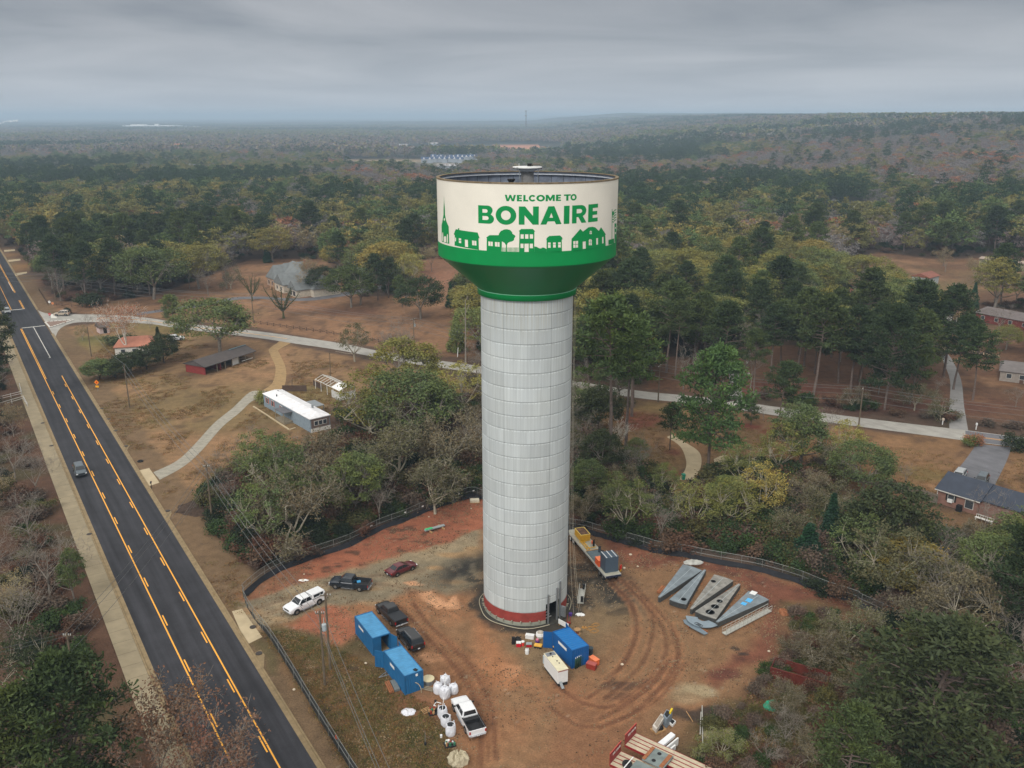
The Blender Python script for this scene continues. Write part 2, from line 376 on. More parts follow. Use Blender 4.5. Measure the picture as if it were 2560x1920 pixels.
col=mixc(col,C(158,92,56),w_rb*np.clip((.42-n_mid)*6,0,1)*.6)
w=zone(wp('S3',[(1250,560),(1713,600),(1713,1100),(1900,1659),(500,1659),(520,1480),(640,1340),(760,1230),(1000,1130),(1200,900),(1280,760)]),3)
col=mixc(col,C(112,82,50),w);col=mixc(col,C(84,78,42),w*np.clip((n_mid-.45)*5,0,1)*.9)
col=mixc(col,C(140,84,52),w*np.clip((.44-n_mid)*6,0,1)*.8)
w_g=zone(wp('S1',[(215,650),(430,650),(800,780),(930,650),(1060,820),(1180,1000),(1280,1110),(1500,1190),(1550,1320),(1600,1450),(1640,1659),(1700,1900),(960,1900),(865,1659),(600,1230),(440,960)]),1.6)
col=mixc(col,C(116,88,54),w_g);col=mixc(col,C(94,84,44),w_g*np.clip((n_mid-.46)*5,0,1)*.8)
col=mixc(col,C(72,56,38),w_g*np.clip((fbm(VX,VY,1.3,2)-.62)*9,0,1)*.8)
w=zone(wp('S1',[(1180,1080),(1500,1130),(1560,1290),(1400,1300),(1250,1180)]),2);col=mixc(col,C(144,88,54),w*.8)
w=zone(wp('S1',[(320,635),(450,655),(600,715),(700,850),(640,885),(520,850),(400,760)]),1.6);col=mixc(col,C(78,82,38),w*.9)
w=zone(wp('S1',[(1260,1400),(1330,1370),(1390,1390),(1380,1440),(1320,1500),(1270,1500)]),.8);col=mixc(col,C(66,72,34),w*.9)
w=zone(wp('S1',[(140,740),(250,700),(330,800),(380,960),(300,960),(230,900)]),1.2);col=mixc(col,C(92,84,46),w*.7)
TX,TY=W('px',1311,1524)
TX,TY=1.85,109.0
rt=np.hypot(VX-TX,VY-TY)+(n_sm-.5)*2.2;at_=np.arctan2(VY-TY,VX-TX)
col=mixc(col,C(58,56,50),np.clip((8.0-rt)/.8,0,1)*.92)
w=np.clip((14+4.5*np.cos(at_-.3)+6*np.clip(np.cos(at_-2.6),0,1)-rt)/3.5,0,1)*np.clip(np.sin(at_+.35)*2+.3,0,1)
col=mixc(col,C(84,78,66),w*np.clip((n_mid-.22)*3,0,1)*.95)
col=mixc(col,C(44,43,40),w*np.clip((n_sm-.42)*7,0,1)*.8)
for a in(('S3',160,1110,3.2,1.2),('S3',295,1085,.9,.7),('S3',130,1180,1.6,.8),('S3',915,830,1.0,.5),('S3',975,870,.8,.6),('S3',640,1290,3.0,1.5)):
 blob(a[0],a[1],a[2],a[3],C(62,54,48),.85,a[4],.4)
blob('S3',640,1130,3.2,C(170,152,112),.8,1.4);blob('S3',590,1180,2.4,C(158,136,98),.6,1.2);blob('S3',850,1020,3.0,C(96,50,40),.8,1.6)
for poly in(('S1',[(1405,850),(1480,795),(1580,830),(1560,880),(1490,890)]),('S1',[(1440,735),(1500,695),(1510,720),(1470,750)]),('S1',[(1560,440),(1640,370),(1720,440),(1700,500),(1600,480)]),('S1',[(1390,350),(1470,340),(1600,440),(1560,480),(1430,410)]),('S2',[(270,1540),(295,1450),(460,1500),(390,1560),(300,1560)]),('S1',[(1300,270),(1390,260),(1400,300),(1320,310)])):
 w=zone(wp(*poly),.5);col=mixc(col,C(214,152,100),w*.95)
w=np.clip((fbm(VX*.75+VY*.75,(VX-VY)*.18,1.6,2)-.60)*8,0,1)*zone(wp('S1',[(1380,330),(1720,380),(1896,620),(1896,1100),(1700,1000),(1420,760),(1500,560)]),3)
col=mixc(col,C(196,130,76),w*.75)
w=zone(wp('S2',[(0,1030),(120,1100),(330,1380),(460,1540),(560,1659),(0,1659)]),2);col=mixc(col,C(176,112,60),w*.7)
w=zone(wp('S1',[(1340,520),(1520,640),(1760,860),(1896,1080),(1896,1659),(1700,1659),(1760,1300),(1600,1000),(1400,800)]),2.5);col=mixc(col,C(130,86,48),w*.75)
w=zone(wp('S3',[(-300,1050),(0,1180),(260,1080),(440,900),(560,940),(480,1140),(240,1400),(0,1659),(-400,1659)]),3);col=mixc(col,C(138,88,52),w*.6)
def catmull(p,n=14):
 p=[p[0]]+list(p)+[p[-1]];r=[]
 for i in range(1,len(p)-2):
  a,b,c,d=[np.array(q,float)for q in p[i-1:i+3]]
  for k in range(n):
   t=k/n;r.append(tuple(.5*((2*b)+(-a+c)*t+(2*a-5*b+4*c-d)*t*t+(-a+3*b-3*c+d)*t**3)))
 r.append(tuple(p[-2]));return r
TRACKS=[('S1',[(1340,440),(1500,640),(1760,900),(1900,1180),(1960,1600)]),('S1',[(1300,520),(1470,720),(1700,980),(1830,1240),(1850,1659)]),('S3',[(-300,1100),(-100,1230),(120,1240),(330,1120),(480,930)]),('S3',[(-340,1250),(-120,1380),(140,1330),(400,1180),(560,960)]),('S2',[(1300,640),(1480,860),(1560,1010),(1545,1200),(1450,1400),(1300,1590),(1100,1750)]),('S2',[(1350,620),(1560,800),(1690,960),(1700,1150),(1620,1400),(1480,1560),(1250,1760)]),('S2',[(1420,640),(1650,880),(1790,1080),(1830,1290),(1760,1480),(1620,1640),(1400,1800)]),('S2',[(1500,660),(1700,880),(1880,1080),(1955,1300),(1900,1540),(1700,1720)]),('S3',[(80,430),(210,560),(235,760),(160,950),(40,1060)]),('S3',[(0,1330),(200,1220),(380,1060),(460,940)]),('S3',[(0,1390),(220,1290),(420,1100),(520,900),(480,740)]),('S1',[(1300,330),(1420,560),(1700,800),(1896,1060),(1960,1400)]),('S1',[(1200,420),(1500,740),(1720,960),(1860,1200),(1900,1600)]),('S1',[(100,560),(400,470),(800,330),(1150,300),(1400,380)]),('S1',[(100,500),(400,410),(760,290),(1100,230),(1400,200)])]
for k,(vw,pts)in enumerate(TRACKS):
 line=catmull(wp(vw,pts),8)
 xs=[p[0]for p in line];ys=[p[1]for p in line]
 i=np.where((VX>min(xs)-2)&(VX<max(xs)+2)&(VY>min(ys)-2)&(VY<max(ys)+2))[0]
 d=polydist(VX[i],VY[i],line)
 a=np.zeros(len(VX));a[i]=np.clip((.30+n_sm[i]*.2-d)/.22,0,1)*(.35+.65*n_mid[i])*(.95 if k<11 else.4)
 col=mixc(col,C(112,68,40),a)
 b=np.zeros(len(VX));b[i]=np.clip(1-np.abs(d-.52)/.2,0,1)*.45*(1 if k<11 else.4);col=mixc(col,C(176,116,66),b)
st=(vnoise(VX,VY,.36)>.93)&(w_site>.5)&(fbm(VX,VY,6,2)>.5);col[st]=col[st]*.6+C(170,156,132)*.4
far=np.clip((VY-420)/300,0,1);nb=fbm(VX*.5,VY,420,4)
col=mixc(col,mixc(np.repeat(C(66,62,52)[None],len(VX),0),C(40,56,40),np.clip((nb-.48)*7,0,1)),far)if False else col*(1-far[:,None])+far[:,None]*mixc(np.repeat(C(62,66,54)[None],len(VX),0),C(44,54,42),np.clip((nb-.48)*7,0,1))
CLEAR_CLAY=wp('F2',[(880,320),(960,292),(1120,286),(1300,300),(1310,325),(1120,345),(900,345)])
CLEAR_ROAD=wp('F2',[(-20,372),(600,375),(600,386),(300,402),(-20,390)])
CLEAR_SUB=wp('F2',[(440,385),(860,372),(870,400),(700,420),(700,455),(440,420)])
for poly,c in((CLEAR_CLAY,C(196,128,92)),(CLEAR_ROAD,C(150,128,96)),(CLEAR_SUB,C(112,108,88))):
 col=mixc(col,c,inpoly(VX,VY,poly).astype(float))
lum=col.mean(1,keepdims=True);col=(col*.80+lum*.20)*.86
VZ=TH(VX,VY)
VZ=VZ+np.where(np.hypot(VX,VY-100)<60,(n_sm-.5)*.05*w_site,0)
far_h=np.clip((VY-6500)/800,0,1)
VZ=VZ+far_h*(8+fbm(VX,VY,260,4)*26+ss(.45,.7,fbm(VX*.3,VY,2600,2))*16)
nx_,ny_=len(gx),len(gy)
idx=np.arange(nx_*ny_).reshape(ny_,nx_)
gf=np.stack([idx[:-1,:-1].ravel(),idx[:-1,1:].ravel(),idx[1:,1:].ravel(),idx[1:,:-1].ravel()],1)
M_ground=attr_mat('ground_soil',rough=.95,var=.24,scale=.6,var2=.34,scale2=5.0,bump=.9)
g=link('ground',np_mesh('ground',np.stack([VX,VY,VZ],1),gf,[M_ground],smooth=True,cols=col));tag(g,kind='structure')
M_wet=mat('wet_slurry',C(206,146,98),rough=.25,spec=.5,var=.10,scale=.8)
#  ROADS
def asphalt(name,c,streak,rough=.85):
 m=bpy.data.materials.new(name);m.use_nodes=True;nt=m.node_tree;b=nt.nodes['Principled BSDF'];b.inputs['Roughness'].default_value=rough
 b.inputs['Specular IOR Level'].default_value=.25
 tc=nt.nodes.new('ShaderNodeTexCoord');mp=nt.nodes.new('ShaderNodeMapping');nt.links.new(tc.outputs['Object'],mp.inputs[0])
 mp.inputs['Rotation'].default_value=(0,0,-math.atan2(RD.y,RD.x));nt.links.new(tc.outputs['Object'],mp.inputs[0])
 s2=nt.nodes.new('ShaderNodeVectorMath');s2.operation='MULTIPLY';s2.inputs[1].default_value=(.04,1.1,1);nt.links.new(mp.outputs[0],s2.inputs[0])
 n1=nt.nodes.new('ShaderNodeTexNoise');n1.inputs['Scale'].default_value=1;n1.inputs['Detail'].default_value=4;nt.links.new(s2.outputs[0],n1.inputs['Vector'])
 n2=nt.nodes.new('ShaderNodeTexNoise');n2.inputs['Scale'].default_value=.35;n2.inputs['Detail'].default_value=6;nt.links.new(tc.outputs['Object'],n2.inputs['Vector'])
 n3=nt.nodes.new('ShaderNodeTexNoise');n3.inputs['Scale'].default_value=9;n3.inputs['Detail'].default_value=3;nt.links.new(tc.outputs['Object'],n3.inputs['Vector'])
 def mr(o,lo,hi):
  k=nt.nodes.new('ShaderNodeMapRange');k.inputs[1].default_value=.3;k.inputs[2].default_value=.7;k.inputs[3].default_value=lo;k.inputs[4].default_value=hi
  nt.links.new(o,k.inputs[0]);return k.outputs[0]
 prev=None
 for o,lo,hi in((n1.outputs[0],1-streak,1+streak),(n2.outputs[0],.85,1.15),(n3.outputs[0],.88,1.12)):
  v=nt.nodes.new('ShaderNodeVectorMath');v.operation='SCALE'
  if prev is None:v.inputs[0].default_value=tuple(c)
  else:nt.links.new(prev,v.inputs[0])
  nt.links.new(mr(o,lo,hi),v.inputs['Scale']);prev=v.outputs[0]
 nt.links.new(prev,b.inputs['Base Color']);return m
M_asph=asphalt('fresh_asphalt',C(52,52,56),.34)
M_asph2=asphalt('old_asphalt',C(156,153,146),.08)
M_asph3=asphalt('dark_old_asphalt',C(104,104,108),.12)
M_conc=mat('pavement_concrete',C(142,130,106),.9,var=.14,scale=.5,bump=.1)
M_conc2=mat('pale_concrete',C(178,162,132),.9,var=.12,scale=.6)
M_curb=mat('kerb_concrete',C(136,118,88),.9,var=.2,scale=1.2)
M_yel=mat('yellow_paint',C(238,170,62),.7,var=.10,scale=4)
M_wht=mat('white_paint',C(214,212,204),.7,var=.12,scale=4)
M_grav=mat('gravel_track',C(150,145,132),.95,var=.2,scale=.9)
M_dirt=mat('sandy_track',C(152,126,88),.95,var=.18,scale=.8)
def RP(s,o,z=0.0):
 p=RO+RD*s+RN*o;return(p.x,p.y,z)
def band(mb,s0,s1,o0,o1,z,m=0,ds=12.0,z2=None):
 n=max(1,int((s1-s0)/ds));L=np.linspace(s0,s1,n+1)
 for a,b in zip(L[:-1],L[1:]):
  z2_=z if z2 is None else z2
  mb.quad(RP(a,o0,z),RP(b,o0,z),RP(b,o1,z2_),RP(a,o1,z2_),m)
S0,S1_=-60,620
mb=MB();band(mb,S0,S1_,RL,RR,.05);tag(mb.build('main_road',M_asph),kind='structure')
sof=lambda v,x,y:(Vector(W(v,x,y))-RO).dot(RD)
oof=lambda v,x,y:(Vector(W(v,x,y))-RO).dot(RN)
s_j0=sof('L1',450,950);s_j1=sof('L1',318,742)
mb=MB()
def kerb(s0,s1,side):
 e=RR if side>0 else RL;k=side
 n=max(1,int((s1-s0)/12));L=np.linspace(s0,s1,n+1)
 for a,b in zip(L[:-1],L[1:]):
  pr=[(0,.045),(.55,.03),(.60,.15),(.78,.15),(.80,-.05)]
  for(oa,za),(ob,zb)in zip(pr[:-1],pr[1:]):
   mb.quad(RP(a,e+k*oa,za),RP(b,e+k*oa,za),RP(b,e+k*ob,zb),RP(a,e+k*ob,zb),0)
kerb(S0,s_j0,1);kerb(s_j1,S1_,1);kerb(S0,S1_,-1)
tag(mb.build('kerb',M_curb),kind='structure')
mb=MB();
for k in range(int((330-S0)/3.0)):
 a=S0+k*3.0;band(mb,a+.02,a+2.98,RL-3.3,RL-.81,.13)
tag(mb.build('pavement',M_conc),kind='structure')
mb=MB();yo_r=(oof('px',186.6,1000)+oof('px',457,1480))/2;yo_l=(oof('px',136,1000)+oof('px',373,1480))/2
s_y0=sof('L1',515,1315);s_l0=sof('L1',390,1340);s_bar=sof('L1',285,890)
zl=.056
band(mb,S0,s_y0,yo_r-.08,yo_r+.10,zl);band(mb,S0,s_bar-1,yo_l-.10,yo_l+.08,zl)
band(mb,s_l0,s_bar-1,yo_l+.22,yo_l+.38,zl)
dash_s=sof('px',246.5,1157.7)
for k in range(-14,16):
 c=dash_s+k*12.19
 if c+1.6<s_y0:band(mb,c-1.5,c+1.5,yo_r-.42,yo_r-.25,zl)
 if c+1.6<s_l0:band(mb,c-1.5-5.2,c+1.5-5.2,yo_l+.25,yo_l+.42,zl)
s_f=sof('L1',200,735)
band(mb,s_f,s_f+18,yo_r-.1,yo_r+.06,zl);band(mb,s_f,s_f+18,yo_r-.42,yo_r-.26,zl)
band(mb,s_f+36,s_f+200,yo_r-.1,yo_r+.06,zl);band(mb,s_f+36,s_f+200,yo_r-.42,yo_r-.26,zl);band(mb,s_f,s_f+200,yo_l-.1,yo_l+.06,zl)
tag(mb.build('yellow_road_markings',M_yel),kind='structure')
mb=MB();band(mb,s_bar-.3,s_bar+.3,yo_l+.4,RR-.2,zl);so=oof('L1',360,1020)
band(mb,sof('L1',432,1155),s_bar-.4,so-.08,so+.08,zl);band(mb,s_f-.3,s_f+.3,RL+.3,yo_r,zl)
so2=oof('L1',92,540);band(mb,sof('L1',115,580),sof('L1',70,500),so2-.08,so2+.08,zl);band(mb,sof('L1',432,1155)-.3,sof('L1',432,1155),so-.4,so+.08,zl)
tag(mb.build('white_road_markings',M_wht),kind='structure')
DRIVES=[]
def strip(name,pairs,z,material,label=None,sub=5,kind='structure'):
 DRIVES.append(([mid(a,b)for a,b in pairs],max(math.dist(a,b)for a,b in pairs[1:])/2))
 A=catmull([p[0]for p in pairs],sub);B=catmull([p[1]for p in pairs],sub);mb=MB()
 for i in range(len(A)-1):
  q=[A[i],A[i+1],B[i+1],B[i]]
  mb.quad(*[(p[0],p[1],th(*p)+z)for p in q])
 o=mb.build(name,material);tag(o,kind=kind);return A,B
pr=lambda v,a,b:(W(v,*a),W(v,*b))
side_pairs=[pr('L1',(325,745),(478,985)),pr('L1',(420,775),(520,905)),pr('L1',(640,780),(640,855)),pr('L1',(900,785),(860,848)),pr('L1',(1100,795),(1080,850)),pr('L1',(1300,815),(1330,868)),pr('L1',(1560,855),(1560,905)),pr('L2',(270,925),(270,982)),pr('L2',(620,972),(600,1032)),pr('L2',(1000,1030),(960,1085)),pr('L2',(1250,1080),(1250,1140)),pr('L2',(1660,1155),(1640,1210)),pr('L2',(2100,1212),(2100,1275)),pr('px',(1380,944),(1380,962)),pr('R2',(510,970),(510,1027)),pr('R2',(900,1010),(880,1065)),pr('R2',(1310,1055),(1310,1120)),pr('R2',(1600,1098),(1600,1165)),pr('R3',(600,1400),(600,1465)),pr('R3',(1240,1475),(1240,1550))]
SA,SB=strip('side_road',side_pairs,.035,M_asph2)
r2_pairs=[pr('R3',(1240,1475),(1240,1550)),pr('R3',(1450,1503),(1450,1578)),pr('R3',(1659,1530),(1659,1605)),pr('R3',(1980,1572),(1980,1650)),pr('R3',(2400,1630),(2400,1715))]
RA,RB_=strip('side_road_resurfaced',r2_pairs,.04,M_asph3)
def lineon(mb,A,B,t,w,z):
 for i in range(len(A)-1):
  a0,b0=Vector(A[i]),Vector(B[i]);a1,b1=Vector(A[i+1]),Vector(B[i+1])
  p0=a0.lerp(b0,t);p1=a1.lerp(b1,t);d=(p1-p0).normalized();n=Vector((-d.y,d.x))*w/2
  mb.quad((*(p0-n),th(*p0)+z),(*(p1-n),th(*p1)+z),(*(p1+n),th(*p1)+z),(*(p0+n),th(*p0)+z))
mb=MB();lineon(mb,RA,RB_,.47,.14,.048);lineon(mb,RA,RB_,.53,.14,.048);lineon(mb,SA[14:40],SB[14:40],.5,.22,.043)
tag(mb.build('side_road_yellow_line',M_yel),kind='structure')
mb=MB();lineon(mb,RA,RB_,.02,.14,.048);lineon(mb,RA,RB_,.98,.14,.048)
a,b=W('L1',455,782),W('L1',455,812)
mb.quad((a[0]-.6,a[1],.043),(a[0]+1.4,a[1],.043),(b[0]+1.4,b[1],.043),(b[0]-.6,b[1],.043))
tag(mb.build('side_road_white_line',M_wht),kind='structure')
isl=wp('L1',[(388,848),(640,832),(560,858),(432,897)])
mb=MB().prism(isl,.03,.16);tag(mb.build('traffic_island',mat('island_brick',C(132,112,100),.9,var=.3,scale=2)),kind='structure')
rr=random.Random(3);mb=MB()
for i in range(4):
 a,b=isl[i],isl[(i+1)%4];L=math.dist(a,b)
 for k in range(int(L/1.3)):
  p=mid(a,b,(k+.5)/(L/1.3));mb.box((p[0],p[1],.22),(.85,.5,.14),rz=ang(a,b)+rr.uniform(-.15,.15))
tag(mb.build('island_kerb',M_wht),kind='structure')
strip('farm_drive',[pr('L3',(1325,625),(1380,690)),pr('L3',(1530,525),(1580,580)),pr('L3',(1680,385),(1740,440)),pr('L3',(1850,200),(1920,235)),pr('L3',(2010,70),(2070,110)),pr('H1',(150,620),(180,760)),pr('H1',(330,600),(350,700)),pr('H1',(420,600),(440,660))],.03,M_grav)
strip('sandy_track',[pr('L2',(330,1440),(420,1445)),pr('L2',(420,1370),(520,1400)),pr('L2',(445,1240),(535,1250)),pr('L2',(400,1130),(480,1120)),pr('L2',(390,1080),(470,1090)),pr('L2',(450,1035),(545,1045)),pr('L2',(480,1010),(580,1030))],.026,M_dirt)
strip('estate_drive',[pr('L1',(1180,770),(1190,790)),pr('L1',(1400,738),(1420,755)),pr('L1',(1660,700),(1680,722)),pr('L1',(1900,660),(1910,685)),pr('L2',(100,632),(100,655)),pr('L2',(330,628),(330,648)),pr('L2',(520,640),(520,662)),pr('L2',(700,640),(710,664)),pr('L2',(880,618),(900,645)),pr('L2',(1200,560),(1220,590)),pr('L2',(1500,500),(1520,525))],.03,M_asph3)
strip('house_driveway',[pr('H4',(960,175),(1480,230)),pr('H4',(800,400),(1380,480)),pr('H4',(640,600),(1260,720)),pr('H4',(560,720),(1200,860))],.03,M_asph3)
strip('curved_driveway',[pr('R2',(760,1330),(800,1310)),pr('R2',(860,1400),(900,1370)),pr('R2',(905,1500),(1010,1450)),pr('R2',(900,1580),(1020,1560)),pr('R2',(840,1659),(960,1659))],.03,M_conc2)
strip('driveway_pad',[pr('R2',(1120,1500),(1130,1560)),pr('R2',(1190,1470),(1240,1545)),pr('R2',(1240,1480),(1275,1530))],.034,M_conc2)
strip('far_side_driveway',[pr('R3',(1125,1475),(1260,1480)),pr('R3',(1125,1300),(1230,1300)),pr('R3',(1130,1120),(1210,1120)),pr('R3',(1080,980),(1150,980)),pr('R3',(1060,920),(1110,925))],.03,mat('worn_drive',C(136,134,132),.9,var=.15,scale=.4))
strip('back_street',[pr('R2',(1225,1060),(1360,1120)),pr('R2',(1240,900),(1320,900)),pr('R2',(1225,740),(1290,740)),pr('R2',(1200,640),(1270,640))],.03,mat('back_street_tar',C(128,126,122),.9,var=.12,scale=.4))
strip('yard_lane',[pr('R3',(1480,940),(1490,960)),pr('R3',(1200,890),(1200,912)),pr('R3',(1000,870),(1000,895)),pr('R3',(560,845),(560,872)),pr('R3',(300,830),(300,850))],.03,mat('lane_sand',C(150,128,106),.9,var=.15,scale=.4))
strip('rear_lane',[pr('H7',(1400,905),(1440,935)),pr('H7',(1560,860),(1600,890)),pr('H7',(1640,840),(1700,860)),pr('H7',(1560,808),(1600,800))],.05,mat('lane_tar',C(146,138,130),.9,var=.15,scale=.4))
strip('hillside_lane',[pr('H7',(1380,228),(1380,236)),pr('H7',(1600,252),(1600,262)),pr('H7',(1850,285),(1850,296)),pr('H7',(2100,320),(2100,332))],.3,M_conc)
for k,(v,a,b,c,d)in enumerate((('H5',(55,140),(205,130),(210,150),(60,165)),('H5',(100,280),(280,262),(285,285),(110,305)),('H5',(205,465),(370,440),(375,460),(215,500)))):
 mb=MB().quad(*[(*W(v,*p),.06)for p in(a,b,c,d)]);tag(mb.build('roadside_apron',M_conc2),kind='structure')
def plate(name,v,pts,z,m):
 mb=MB().prism(wp(v,pts),-.1,z);tag(mb.build(name,m),kind='structure')
plate('drive_apron','L3',[(1205,610),(1290,590),(1378,715),(1290,745)],.06,M_conc2)
plate('site_apron','S1',[(0,500),(75,482),(150,590),(225,690),(125,740),(60,640)],.06,M_conc2)
plate('road_gully','S1',[(160,810),(215,785),(242,825),(235,925),(195,880)],.06,M_curb)
for q in([(855,65),(905,72),(885,95),(865,90)],[(912,152),(962,165),(940,182),(922,178)],[(975,250),(1025,265),(1000,290),(985,285)],[(1062,392),(1125,388),(1100,435),(1075,425)],[(1400,955),(1470,948),(1485,975),(1465,1030),(1430,1000)]):
 plate('road_gully','L3',q,.055,M_curb)
MHW=iter(('first from the top along the right kerb','second from the top along the right kerb','third from the top along the right kerb','just above the concrete drive apron','just below the black mailbox','upper of three in the left pavement','middle of three in the left pavement','lowest of three in the left pavement','below the pale site apron','on the pale site apron'))
for v,x,y in(('L3',880,78),('L3',937,168),('L3',1000,270),('L3',1090,402),('L3',1450,962),('L3',370,203),('L3',445,400),('L3',772,1165),('S1',200,815),('S1',155,620)):
 X,Y=W(v,x,y);mb=MB().lathe([(.42,.10),(.42,.16),(.36,.165),(0.05,.165)],14,(X,Y,0));tag(mb.build('manhole_cover',mat('iron',C(64,58,54),.7)),'round iron manhole cover '+next(MHW),'manhole cover','manhole covers along the road')
#  WATER TOWER
RS,RB=5.77,10.9
Z_RIM=58.15
zf=lambda y,R:height_at('px',0,y,0,TY-R)
Z_CYL=zf(380+1190/4.148,RB)
Z_COLT,Z_COLB=zf(744.3,6.15),zf(754.4,6.15)
Z_RED1,Z_RED0=zf(1532.9,RS),zf(1556.3,RS)
J0,JS=3.99,1.829
tower=thing('water_tower','tall concrete water tower with white and green steel bowl reading WELCOME TO BONAIRE','water tower',(TX,TY,0))
def shaft_mat():
 m=bpy.data.materials.new('cast_concrete');m.use_nodes=True;nt=m.node_tree;N=nt.nodes;L=nt.links;b=N['Principled BSDF']
 b.inputs['Roughness'].default_value=.85;b.inputs['Specular IOR Level'].default_value=.25
 def M(op,a,b_=None,c=None,clamp=False):
  n=N.new('ShaderNodeMath');n.operation=op;n.use_clamp=clamp
  for i,v in enumerate((a,b_,c)):
   if v is None:continue
   if isinstance(v,(int,float)):n.inputs[i].default_value=v
   else:L.new(v,n.inputs[i])
  return n.outputs[0]
 def comb(x,y,z=0.0):
  n=N.new('ShaderNodeCombineXYZ')
  for i,v in enumerate((x,y,z)):
   if isinstance(v,(int,float)):n.inputs[i].default_value=v
   else:L.new(v,n.inputs[i])
  return n.outputs[0]
 def noise(v,s,d=4,r=.6):
  n=N.new('ShaderNodeTexNoise');n.inputs['Scale'].default_value=s;n.inputs['Detail'].default_value=d;n.inputs['Roughness'].default_value=r
  L.new(v,n.inputs['Vector']);return n.outputs[0]
 tc=N.new('ShaderNodeTexCoord');sp=N.new('ShaderNodeSeparateXYZ');L.new(tc.outputs['Object'],sp.inputs[0])
 X,Y,Z=sp.outputs
 th_=M('ADD',M('ARCTAN2',Y,X),math.pi)
 seg=M('MULTIPLY',th_,84/(2*math.pi));fr=M('FRACT',seg)
 lift=M('DIVIDE',M('SUBTRACT',Z,J0),JS);lf=M('FRACT',M('ADD',lift,10.0));li=M('FLOOR',M('ADD',lift,10.0))
 wn1=N.new('ShaderNodeTexWhiteNoise');wn1.noise_dimensions='2D';L.new(comb(li,M('FLOOR',M('DIVIDE',seg,7.0))),wn1.inputs['Vector'])
 wn2=N.new('ShaderNodeTexWhiteNoise');wn2.noise_dimensions='2D';L.new(comb(M('FLOOR',seg),li),wn2.inputs['Vector'])
 tone=M('ADD',M('MULTIPLY',wn1.outputs[0],.16),.90)
 tone=M('MULTIPLY',tone,M('ADD',M('MULTIPLY',wn2.outputs[0],.09),.955))
 streak=noise(comb(M('MULTIPLY',th_,26),M('MULTIPLY',Z,.10)),1.0,5,.62)
 fine=noise(comb(M('MULTIPLY',th_,90),M('MULTIPLY',Z,.22),4.0),1.0,3)
 tone=M('MULTIPLY',tone,M('ADD',M('MULTIPLY',streak,.40),.80));tone=M('MULTIPLY',tone,M('ADD',M('MULTIPLY',fine,.22),.89))
 board=M('LESS_THAN',fr,.07);bstr=noise(comb(M('FLOOR',seg),M('MULTIPLY',li,3.1),2.0),.9,2)
 tone=M('SUBTRACT',tone,M('MULTIPLY',board,M('MULTIPLY',bstr,.30)))
 pan=M('FRACT',M('DIVIDE',seg,14.0));tone=M('SUBTRACT',tone,M('MULTIPLY',M('LESS_THAN',pan,.014),.26))
 j=M('LESS_THAN',M('ABSOLUTE',M('SUBTRACT',M('FRACT',M('ADD',lf,.5)),.5)),.026)
 tone=M('SUBTRACT',tone,M('MULTIPLY',j,M('ADD',M('MULTIPLY',noise(comb(M('MULTIPLY',th_,7),Z),1.5,3),.5),.05)))
 fin=M('MULTIPLY',M('MULTIPLY',M('GREATER_THAN',lf,.885),M('LESS_THAN',lf,.955)),M('GREATER_THAN',fr,.22))
 fin=M('MULTIPLY',fin,M('GREATER_THAN',noise(comb(M('MULTIPLY',th_,9),M('MULTIPLY',li,2.3)),1.0,2),.42))
 tone=M('ADD',tone,M('MULTIPLY',fin,.24))
 top=M('MULTIPLY',M('SUBTRACT',Z,36.5),1/8.0,None,True)
 run=M('MULTIPLY',M('GREATER_THAN',noise(comb(M('MULTIPLY',th_,34),M('MULTIPLY',Z,.09),9.0),1.0,4,.7),.52),M('MULTIPLY',top,top))
 mx=N.new('ShaderNodeMixRGB');mx.inputs[1].default_value=(*C(186,194,197),1);mx.inputs[2].default_value=(*C(160,150,122),1)
 L.new(M('MULTIPLY',run,.62),mx.inputs[0])
 warm=N.new('ShaderNodeMixRGB');warm.inputs[2].default_value=(*C(192,194,184),1)
 L.new(M('MULTIPLY',noise(tc.outputs['Object'],.16,3),.55),warm.inputs[0]);L.new(mx.outputs[0],warm.inputs[1])
 v=N.new('ShaderNodeVectorMath');v.operation='SCALE';L.new(warm.outputs[0],v.inputs[0]);L.new(tone,v.inputs['Scale']);L.new(v.outputs[0],b.inputs['Base Color'])
 bp=N.new('ShaderNodeBump');bp.inputs['Strength'].default_value=.35;bp.inputs['Distance'].default_value=.04;L.new(tone,bp.inputs['Height']);L.new(bp.outputs[0],b.inputs['Normal'])
 return m
M_shaft=shaft_mat()
M_red=mat('red_oxide_paint',C(146,60,52),.7,var=.22,scale=.9)
M_cream=mat('cream_steel_paint',C(232,227,212),.5,var=.045,scale=.3,spec=.3)
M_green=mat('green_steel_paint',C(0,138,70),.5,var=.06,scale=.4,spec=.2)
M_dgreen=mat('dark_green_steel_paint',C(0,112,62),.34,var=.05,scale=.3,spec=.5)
M_steelin=mat('weathered_tank_steel',C(112,120,134),.6,var=.35,scale=.9)
M_dark=mat('near_black',C(28,28,30),.7)
M_galv=mat('galvanised_steel',C(150,155,158),.45,metal=.6,var=.15,scale=5)
M_white=mat('white_sheet',C(225,226,224),.5,var=.05,scale=2)
M_foot=mat('footing_concrete',C(150,152,138),.9,var=.2,scale=1.1)
A0=-math.pi/2
def adoor(px):return A0+math.asin((px-1311.5)/104.0)
ad0,ad1=adoor(1359.5),adoor(1394.5)
Z_DOOR=height_at('px',0,1511.4,0,TY-RS*math.cos(ad0-A0))
NS=168
angs=sorted([A0+2*math.pi*i/NS for i in range(NS)]+[ad0,ad1])
zs=[-.3,Z_RED0,Z_RED1,Z_DOOR]
k=0
while J0+k*JS<Z_COLT+.3:
 z=J0+k*JS
 zs+=[z-.05,z-.03,z+.03,z+.05];k+=1
zs=sorted(z for z in zs if z<Z_COLT+.3)+[Z_COLT+.3]
